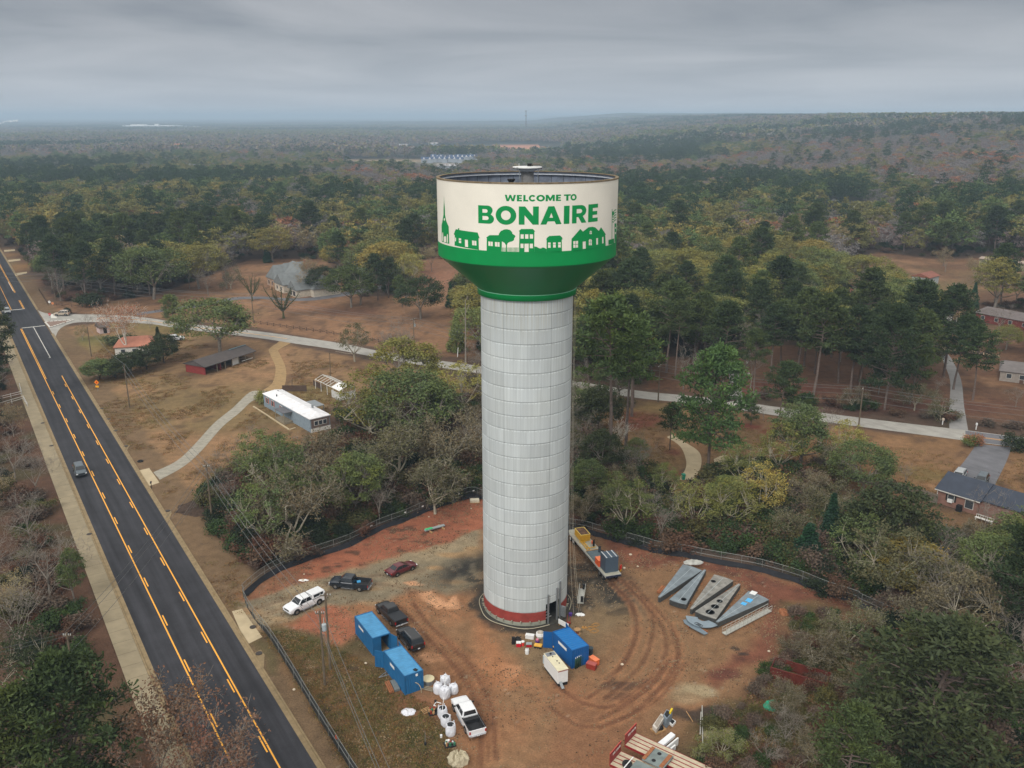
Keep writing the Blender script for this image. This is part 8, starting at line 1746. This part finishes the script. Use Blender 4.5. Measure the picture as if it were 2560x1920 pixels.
t=[o for o in bpy.data.objects if o.name=='porch_house'][0];L=math.dist(Wt('R3',1000,730),Wt('R3',1140,720));MB().add([(L-3,-.1,1.1),(L-1.6,-.1,1.1),(L-1.6,-3.2,0),(L-3,-3.2,0)],[(0,1,2,3)]).build('steps',mat('red_step',C(120,34,38),.6),t)
mb=MB();[mb.bb(x-.06,x+.06,-2.0,-1.88,0,2.8)for x in(.5,2.5,L-3.1,L-1.5,L)];mb.tube((L-3.05,-.1,2.0),(L-3.05,-3.2,.9),.06).tube((L-1.55,-.1,2.0),(L-1.55,-3.2,.9),.06);mb.build('porch_rail',M_trim,t)
FARH=[('F1',270,410,470,(150,150,152),(126,122,122),'large grey roofed house at the far left above the woods'),('F1',470,522,470,(176,168,150),(140,134,130),'smaller tan house right of the large grey roofed one'),('F1',572,650,472,(186,172,140),(134,128,124),'tan gabled house on the far left, third in its row'),('F1',5,80,485,(180,178,172),(110,112,118),'pale house at the far left edge above the woods'),('F1',1205,1285,466,(206,208,204),(152,158,162),'white two storey house with a grey roof above the olive woods'),('F1',1110,1190,334,(190,150,130),(176,110,84),'wide house with an orange roof in the hazy woods'),('F1',1235,1275,325,(200,196,184),(150,142,128),'pointed cream house in the hazy woods'),('F1',1840,1890,425,(200,196,180),(186,176,150),'low cream building in the woods left of the bowl'),('F3',1420,1490,522,(206,206,204),(180,180,182),'pale grey building in the woods of the right slope'),('F3',1600,1680,580,(210,212,214),(186,188,190),'white roofed building on the right slope'),('F3',1770,1840,262,(190,180,176),(150,132,124),'pale house high on the right hill, left one'),('F3',1860,1960,262,(196,186,182),(158,140,130),'pale house high on the right hill, middle one'),('F3',2010,2090,262,(200,192,190),(160,142,134),'pale house high on the right hill, right one')]
for v,xa,xb,yb,wc,rc,lb in FARH:
 dz=9.0;yb-=0
 a,b=Wt(v,xa,yb,dz),Wt(v,xb,yb,dz);L=math.dist(a,b);z0=0
 t=house('far_house',lb,a,b,L*.6,8.5+L*.10,10+L*.28,hmat('wall',wc),hmat('roof',rc,.2),.3,3,'house',door=False)
hr_=random.Random(8);k=0
WORDS=['first','second','third','fourth','fifth','sixth','seventh','eighth','ninth','tenth','eleventh','twelfth']
for row,(xa,xb,y,n,dark)in enumerate(((735,850,380,5,1),(560,850,396,11,1),(500,760,410,8,1),(165,310,276,9,0),(340,410,300,5,0),(345,405,325,4,0),(545,600,310,4,0),(550,600,338,4,0),(1190,1280,380,4,0),(600,730,455,4,0))):
 for i in range(n):
  x=xa+(xb-xa)*(i+.5)/n+hr_.uniform(-3,3);p=Wt('F2',x,y+hr_.uniform(-3,3),5);w=(xb-xa)/n*.62/2.572/FOC*p[1]*.98;w=min(max(w*.85,9),16)
  nm='suburb_house';t=thing(nm,'%s %s from the left, %s'%(WORDS[i],'navy roofed house'if dark else 'pale house',('top distant navy row','middle distant navy row','lowest distant navy row','top left distant suburb row','distant suburb second row','distant suburb third row','distant row by the clay clearing','distant row below the clay clearing','distant row right of the mast','distant row just left of the bowl')[row]),'house',p,hr_.uniform(-.3,.3),'houses of the distant suburb')
  wl=hmat('far_wall',(150,158,168));rf=hmat('far_navy',(66,84,112))if dark else hmat('far_grey',(148,142,140))
  MB().bb(-w/2,w/2,0,w*.7,0,6.5).build('wall',wl,t);MB().add([(-w/2-.5,-.5,6.5),(w/2+.5,-.5,6.5),(w/2+.5,w*.7,6.5),(-w/2-.5,w*.7,6.5),(-w/2-.5,w*.35,10.0),(w/2+.5,w*.35,10.0)],[(0,1,5,4),(2,3,4,5),(1,2,5),(3,0,4),(0,3,2,1)]).build('roof',rf,t)
  wl=hmat('far_gable',(214,214,218));MB().add([(-w*.22,-.6,6.3),(w*.22,-.6,6.3),(0,-.6,9.6),(-w*.22,w*.3,6.3),(w*.22,w*.3,6.3),(0,w*.3,9.6)],[(0,1,2),(0,2,5,3),(1,4,5,2)]).build('gable',wl,t)
a,b=Wt('F1',790,203,14),Wt('F1',1235,203,14);t=thing('warehouse','long white roofed warehouse in the hazy distance on the left','warehouse',a,ang(a,b));L=math.dist(a,b)
MB().bb(0,L*.72,0,160,0,22).bb(L*.78,L,20,160,0,18).build('walls',hmat('warehouse_grey',(150,160,168)),t);MB().bb(-2,L*.725,-2,162,22,25).bb(L*.775,L+2,18,162,18,20).build('roof',hmat('warehouse_white',(232,236,238)),t);MB().bb(L*.1,L*.3,10,60,25,31).bb(L*.45,L*.5,10,30,25,35).build('roof_plant',M_white,t)
X,Y=(2208 and W('F2',1167,183,16));Y=3000;X=(860+1167/2.572-1280)/FOC*Y*CP*1.03;t=thing('radio_mast','lattice radio mast on the horizon above the tower','mast',(X,Y,0));mb=MB();Hm=83
for i in range(3):
 a_=i*2.094;mb.tube((3.2*math.cos(a_),3.2*math.sin(a_),0),(1.1*math.cos(a_),1.1*math.sin(a_),Hm),.45,n=4)
for k in range(16):
 for i in range(3):
  a_,b_=i*2.094,(i+1)*2.094;r0,r1=3.2-2.1*k/16,3.2-2.1*(k+1)/16;mb.tube((r0*math.cos(a_),r0*math.sin(a_),Hm*k/16),(r1*math.cos(b_),r1*math.sin(b_),Hm*(k+1)/16),.22,n=3)
mb.build('lattice',mat('mast_grey',C(110,116,126),.6),t)
for z in(81,66):MB().lathe([(3.6,z),(3.6,z+2.5),(1,z+2.5)],8).build('antenna_ring',mat('antenna_grey',C(150,156,164),.6),t)
Y=1900;X=(1700+1702/2.572-1280)/FOC*Y*CP*1.03;zt=height_at('F3',0,135,0,Y);t=thing('distant_water_tank','white domed water tank showing over the far right hill','water tank',(X,Y,th(X,Y)));zb=zt-th(X,Y);MB().lathe([(2,0),(2,zb-16),(7,zb-12),(15,zb-8),(15.5,zb-5),(11,zb-1.2),(4,zb)],24).build('tank',hmat('tank_cream',(236,234,214)),t,smooth=True);MB().lathe([(1,zb),(1,zb+1)],8).build('hatch',M_galv,t)
#  POLES AND WIRES
M_pole=mat('pole_timber',C(104,92,76),.9,var=.25,scale=2);M_wire=mat('wire',C(96,98,98),.5);M_ins=mat('insulator',C(190,192,188),.4)
def base_for(view,x,y,h):
 """foot of a pole of height h whose tip shows there"""
 return W(view,x,y,h)
def pole(label,p,h=10.2,arm=1.2,az=0.0,trans=False,arms=1):
 t=thing('utility_pole',label,'utility pole',(p[0],p[1],th(*p)),az);MB().tube((0,0,0),(0,0,h),.17,.11,n=8).build('pole',M_pole,t)
 for k in range(arms):
  if arm:MB().bb(-arm,arm,-.05,.05,h-.45-k*.9,h-.33-k*.9).build('crossarm',M_pole,t)
  for x in((-arm,-arm*.45,arm*.45,arm)if arm else()):MB().lathe([(.05,h-.33-k*.9),(.06,h-.15-k*.9)],6,(x,0,0)).build('insulator',M_ins,t)
 if trans:MB().lathe([(.24,h-2.6),(.27,h-2.5),(.27,h-1.75),(.2,h-1.7)],12,(.42,-.1,0)).build('transformer',mat('transformer_grey',C(168,178,182),.5),t);MB().tube((.42,-.1,h-1.7),(.42,-.1,h-.9),.04).build('bushing',M_ins,t)
 return t
PS={}
def addp(k,label,p,h=10.2,**kw):PS[k]=(p[0],p[1],h+th(*p));pole(label,p,h,**kw)
az_s=ang(W('L2',360,935),W('L2',1660,1155))+math.pi/2
addp('jct','utility pole with several arms at the road junction',W('H5',770,850),az=az_s,arms=3)
addp('oak','utility pole beside the left topped oak',base_for('L2',235,603,9.8),9.8,az=az_s);addp('mid','utility pole with a grey transformer beside the side road left of the shaft',W('L2',1645,1100),9.8,az=az_s,trans=True)
addp('r2','utility pole on the near side of the side road behind the big pine',W('R2',692,1060),9.3,az=az_s+.1);addp('r3','utility pole carrying two white insulators at the right of the side road',base_for('R3',510,1165,9.6),9.6,arm=.5,az=az_s)
addp('l1','bare utility pole in the yard beside the orange warning sign',W('L1',1120,1585),10.4,arm=0);addp('guy','guyed utility pole at the left end of the wood',W('L3',1835,1055),10.4,arm=.5)
addp('site','utility pole with a hanging transformer in the rough grass of the site',W('S1',688,1045),10.1,arm=.5,trans=True);addp('site2','second brown utility pole just behind the transformer pole on the site',base_for('T2',655,592,10.6),10.6,arm=.6)
addp('bl','utility pole in the dark trees left of the pavement',base_for('L4',575,490,9.5),9.5,arm=.4);addp('shed','short utility pole with a lamp in front of the small garden shed',W('L1',790,1145),8.6,arm=0)
for v,x,y,tv,ty,lb in(('H1',800,600,'H1',420,'dark bare pole behind the mobile home'),('L2',920,1330,'L2',1110,'thin bare pole beside the sandy track yard'),('L2',2088,1230,'L2',665,'tall dead tree trunk with a broken top left of the shaft'),('L2',2018,1148,'L2',1068,'short white post beside the lane left of the shaft')):
 p=W(v,x,y);h_=height_at(tv,0,ty,*p);dead='dead'in lb;t=thing('dead_trunk'if dead else 'bare_pole',lb,'dead tree'if dead else 'pole',(*p,0));MB().tube((0,0,0),(.2,0,h_),.24 if dead else.12,.10,n=7).build('stem',M_bgrey if dead else(M_white if 'white'in lb else M_pole),t)
 if dead:MB().tube((.15,0,h_*.8),(1.2,.3,h_*.95),.06).tube((.1,0,h_*.7),(-1.0,-.2,h_*.86),.05).tube((.2,0,h_),(.8,.1,h_+1.2),.05).build('branches',M_bpale,t)
def wire(label,a,b,sag=.9,r=.022):
 p=[];n=12
 for i in range(n+1):
  u=i/n;p.append((a[0]+(b[0]-a[0])*u,a[1]+(b[1]-a[1])*u,a[2]+(b[2]-a[2])*u-sag*4*u*(1-u)))
 tag(MB().path(p,r,3).build('overhead_wire',M_wire),label,'wire','overhead wires')
def run(ka,kb,offs,words):
 a,b=PS.get(ka,ka),PS.get(kb,kb)
 for k,(dx_,dz_)in enumerate(offs):
  n_=Vector((b[1]-a[1],-(b[0]-a[0]))).normalized()*dx_;wire('%s overhead wire %s'%(('upper left','upper right','middle','low','lowest')[k],words),(a[0]+n_.x,a[1]+n_.y,a[2]+dz_),(b[0]+n_.x,b[1]+n_.y,b[2]+dz_),sag=.5+math.dist(a[:2],b[:2])*.012,r=.02+.00006*a[1])
O4=((-1.1,-.2),(1.1,-.2),(0,-1.6),(0,-3.0));O3=((-.4,-.2),(.4,-.2),(0,-2.6))
off_l=(PS['jct'][0]*1.55,PS['jct'][1]*1.12,10);run(off_l,'jct',O4,'leaving the junction pole to the left');run('jct','oak',O4,'from the junction pole to the topped oak');run('oak','mid',O4,'from the topped oak to the transformer pole');run('mid','r2',O4,'passing behind the shaft')
run('r2','r3',O4,'along the side road right of the big pine');e_=PS['r3'];run('r3',(e_[0]+62,e_[1]-24,10),O4,'running off the right edge');run('shed','l1',O3[:1],'from the shed pole');run('l1','guy',O3,'over the yard');run('guy','site',O3,'over the fence corner to the site pole')
s_=PS['site'];run('site',(s_[0]+15,s_[1]-34,10),O3,'running to the bottom edge');run('guy','bl',O3,'crossing the big road');run('bl',(PS['bl'][0]-26,PS['bl'][1]-8,9),O3,'leaving to the left edge');g_=PS['guy'];wire('guy wire of the pole at the wood end',(g_[0],g_[1],6.5),(*W('L3',1650,965),.1),0);wire('second overhead wire drop at the guyed pole',(g_[0],g_[1],7.2),(*W('L3',1550,1090),.1),0)
#  SIGNS, FENCES, SMALL THINGS
p=W('H5',700,1125);t=thing('stop_sign','red stop sign on the island at the junction','sign',(*p,0),.2);oc=[(.46*math.cos(math.pi/8+i*math.pi/4),.46*math.sin(math.pi/8+i*math.pi/4))for i in range(8)]
MB().add([(x,-.02,2.4+z)for x,z in oc]+[(x,.02,2.4+z)for x,z in oc],[tuple(range(8)),tuple(range(15,7,-1))]+[(i,(i+1)%8,(i+1)%8+8,i+8)for i in range(8)]).build('sign_plate',mat('sign_red',C(196,34,36),.5),t);MB().tube((0,.04,0),(0,.04,2.8),.035).build('post',M_galv,t)
SG=dict(S=[(0,0,1,.2),(0,.4,1,.6),(0,.8,1,1),(0,.5,.25,.9),(.75,.1,1,.5)],T=[(.38,0,.62,1),(0,.8,1,1)],O=[(0,0,.25,1),(.75,0,1,1),(0,0,1,.2),(0,.8,1,1)],P=[(0,0,.25,1),(0,.8,1,1),(0,.4,1,.6),(.75,.4,1,1)]);mb=MB()
for i,ch in enumerate('STOP'):
 for x0,z0,x1,z1 in SG[ch]:mb.bb(-.34+i*.18+x0*.14,-.34+i*.18+x1*.14,-.035,-.022,2.27+z0*.26,2.27+z1*.26)
mb.build('lettering',M_white,t)
for k,(x,y)in enumerate(((690,905),(735,925))):
 p=W('H5',x,y);t=thing('verge_sign',('pale round sign'if k==0 else 'small white and orange board')+' on the verge at the rail fence corner','sign',(*p,0));MB().lathe([(.45,0),(.45,.05)],12).build('disc',M_white if k==0 else mat('sign_orange',C(204,130,84),.6),t).rotation_euler=(math.pi/2,0,0);t.children[0].location=(0,0,1.3);MB().tube((0,.06,0),(0,.06,1.5),.04).build('post',M_galv,t)
p=W('L1',845,1445);t=thing('warning_sign','orange diamond signal warning sign with a yellow plate beside the big road','sign',(*p,0),-.1);M_os=mat('sign_bright_orange',C(250,140,20),.5);zz=2.3;MB().add([(0,-.02,zz-.62),(.62,-.02,zz),(0,-.02,zz+.62),(-.62,-.02,zz),(0,.02,zz-.62),(.62,.02,zz),(0,.02,zz+.62),(-.62,.02,zz)],[(0,1,2,3),(7,6,5,4),(0,4,5,1),(1,5,6,2),(2,6,7,3),(3,7,4,0)]).build('diamond',M_os,t)
MB().bb(-.42,.42,-.02,.02,1.0,1.45).build('plate',mat('sign_yellow',C(244,176,20),.5),t);MB().tube((0,.05,0),(0,.05,2.8),.04).build('post',M_galv,t);MB().bb(-.10,.10,-.04,-.022,zz-.25,zz+.25).bb(-.22,.22,-.04,-.022,zz-.06,zz+.06).build('symbol',mat('symbol_red',C(206,30,30),.5),t)
def rail_fence(label,line,H=1.1,gap=2.6,m=None,x_=True,cat='fence',nm='rail_fence',rails=(.45,.95)):
 t=thing(nm,label,cat,(*line[0],0));ox,oy=line[0];m=m or hmat('rail_brown',(78,60,50));tot=[math.dist(a,b)for a,b in zip(line[:-1],line[1:])];pm=MB();rl=MB()
 for(a,b),L in zip(zip(line[:-1],line[1:]),tot):
  n=max(1,int(L/gap))
  for i in range(n+(b==line[-1])):q=mid(a,b,i/n);pm.tube((q[0]-ox,q[1]-oy,0),(q[0]-ox,q[1]-oy,H),.09,n=4)
  for i in range(n):
   q0,q1=mid(a,b,i/n),mid(a,b,(i+1)/n);c0,c1=(q0[0]-ox,q0[1]-oy),(q1[0]-ox,q1[1]-oy)
   if x_:rl.tube((*c0,H*.85),(*c1,H*.25),.06,n=4).tube((*c0,H*.25),(*c1,H*.85),.06,n=4)
   else:
    for z in rails:rl.tube((*c0,z),(*c1,z),.06,n=4)
 pm.build('posts',m,t);rl.build('rails',m,t);return t
rail_fence('brown crossed rail fence along the estate side of the road junction',wp('H5',[(540,700),(660,890),(780,905),(860,912),(990,922),(1140,930),(1340,940),(1430,945)]));rail_fence('brown crossed rail fence along the estate lawn',wp('L2',[(265,860),(600,905),(1010,965)]));rail_fence('brown crossed rail fence behind the purplish bare tree',wp('L2',[(1230,1000),(1440,1045),(1620,1085)]));rail_fence('brown rail fence by the estate drive',wp('L1',[(1340,760),(1420,772),(1600,790),(1680,795)]))
M_wf=hmat('fence_white',(196,194,188));rail_fence('white rail fence left of the pavement, farther one',wp('L1',[(-120,1540),(0,1525),(190,1478),(172,1410)]),m=M_wf,x_=False,gap=2.0);rail_fence('white rail fence left of the pavement, nearer one',wp('L1',[(-120,1610),(0,1580),(205,1520),(240,1580)]),m=M_wf,x_=False,gap=2.0)
def board_fence(label,line,H=1.8,c=(116,108,96)):
 t=thing('board_fence',label,'fence',(*line[0],0));ox,oy=line[0];mb=MB();pm=MB()
 for a,b in zip(line[:-1],line[1:]):
  L=math.dist(a,b);n=int(L/.3);r_=ang(a,b)
  for i in range(n):q=mid(a,b,(i+.5)/n);mb.box((q[0]-ox,q[1]-oy,H/2+.03*((i*7)%3)),(.26,.04,H),rz=r_)
  for z in(.4,H-.35):q=mid(a,b);pm.box((q[0]-ox+.06*math.sin(r_),q[1]-oy-.06*math.cos(r_),z),(L,.06,.1),rz=r_)
 mb.build('boards',hmat('boards',c),t);pm.build('rails',hmat('board_rail',(96,90,80)),t)
board_fence('grey board fence running to the brick house',wp('R1',[(268,335),(330,372),(480,405),(600,440),(690,470)]));board_fence('brown board fence behind the right end of the site fence',wp('R1',[(170,775),(260,800),(400,850)]),c=(92,80,68));board_fence('short grey fence run near the bottom right corner',wp('R1',[(780,1659),(850,1560)]),1.2,(140,134,122))
p=W('L3',1310,765);t=thing('mailbox','black mailbox on a post by the concrete drive apron','mailbox',(*p,0),.3);MB().bb(-.05,.05,-.05,.05,0,1.1).build('post',M_dark,t);MB().bb(-.14,.14,-.35,.35,1.1,1.36).build('box',M_dark,t,bevel=.05);MB().bb(.14,.16,.1,.2,1.2,1.45).build('flag',M_redp,t)
for v,x,y,w_,lb in(('R3',1315,1470,.3,'white mailbox on a white post beside the long grey drive'),('R3',1075,1435,.5,'pale stone pillar at the mouth of the long grey drive'),('R2',1372,790,.4,'white box on a dark post beside the side street'),('R2',1385,880,.4,'white sign on a post at the side street mouth')):
 p=W(v,x,y);t=thing('mailbox'if 'mail'in lb else 'marker_post',lb,'mailbox'if 'mail'in lb else 'post',(*p,0));MB().bb(-.08,.08,-.08,.08,0,1.0).build('post',M_dark if 'dark'in lb else M_white,t);MB().bb(-w_/2,w_/2,-.2,.2,1.0,1.5).build('box',M_white if 'stone'not in lb else hmat('pale_pillar',(186,172,156)),t,bevel=.03)
p=W('L3',1213,533);t=thing('discarded_tyre','old tyre lying in the grass beside the big road','tyre',(*p,0));MB().lathe([(.42,.02),(.55,.06),(.58,.14),(.55,.22),(.42,.26),(.36,.2),(.36,.06)],22,cap=False).build('tread',M_tyre,t,smooth=True);MB().lathe([(.40,.25),(.46,.262),(.5,.25)],22,cap=False).build('sidewall',M_black,t)
p=W('R2',885,1655);t=thing('wheelie_bin','green wheelie bin at the end of the curved driveway','bin',(*p,0),.2);MB().loft([[(-.24,-.26,.05),(.24,-.26,.05),(.24,.26,.05),(-.24,.26,.05)],[(-.30,-.34,1.05),(.30,-.34,1.05),(.30,.34,1.05),(-.30,.34,1.05)]]).build('body',mat('bin_green',C(28,128,104),.5),t);MB().bb(-.32,.32,-.37,.37,1.05,1.13).build('lid',MATS['bin_green'],t,bevel=.02)
t=thing('leaf_heap_board','dark heap of leaves edged with a pale board beside the guyed pole','leaf heap',W('L3',1750,930));rs=np.random.RandomState(5);n=24;MB().loft([[((4.6 if z==0 else 4.6-z*2.6)*r_[0]*math.cos(2*math.pi*i/n),(4.6-z*2.6)*.8*r_[0]*math.sin(2*math.pi*i/n),z)for i,r_ in enumerate(rs.uniform(.85,1.1,(n,1)))]for z in(0,.35,.7)]).build('leaves',mat('dark_leaves',C(66,52,42),.95,var=.5,scale=2.5),t);a,b=W('L3',1612,925),W('L3',1645,985);c_=t.location;MB().tube((a[0]-c_.x,a[1]-c_.y,.1),(b[0]-c_.x,b[1]-c_.y,.1),.12,n=4).build('board',M_wf,t)
crumple('smoke_plume','x','smoke','F1',115,150,1,1,1,M_white);o_=bpy.data.objects['smoke_plume'];bpy.data.objects.remove(o_)
mb=MB();Y=6200;rs=np.random.RandomState(3)
for k in range(26):
 u=k/25;X=((65+105*u)/2.572-1280)/FOC*Y*CP*1.02;z=20+16*u**.6+rs.uniform(-4,4);r_=4+5*u*rs.uniform(.5,1.2);mb.lathe([(r_*.3,z-r_),(r_,z-r_*.5),(r_*1.15,z),(r_*.9,z+r_*.6),(r_*.2,z+r_)],9,(X,Y+rs.uniform(-20,20),0))
tag(mb.build('smoke',mat('smoke_white',C(236,236,236),1.0),smooth=True),kind='stuff')
for v,pts,lb in(('H1',[(205,840),(760,1200),(850,1170)],'pale low kerb beside the mobile home'),):
 q=wp(v,pts);mb=MB();[mb.box(((a[0]+b[0])/2,(a[1]+b[1])/2,.08),(math.dist(a,b),.35,.2),rz=ang(a,b))for a,b in zip(q[:-1],q[1:])];tag(mb.build('low_kerb',M_conc2),lb,'kerb')
for v,x,y,s,c_,lb in(('H1',380,790,1.1,'olive','clipped hedge in front of the mobile home'),('H4',880,200,.8,'green','small bush left of the asphalt drive mouth'),('H4',960,190,.9,'rust','reddish bush beside the asphalt drive mouth'),('H4',1560,280,1.3,'dark','dark low bush right of the asphalt drive mouth'),('H1',320,700,.6,'rust','small reddish shrub at the corner of the mobile home'),('R3',1210,700,1.3,'tan','pinkish twiggy bush beside the porch house'),('L2',2010,560,1.6,'dark','dark bush under the bowl by the lane')):
 p=W(v,x,y);tree('shrub0',p[0],p[1],2.6*s,lb,'bush',col=c_)
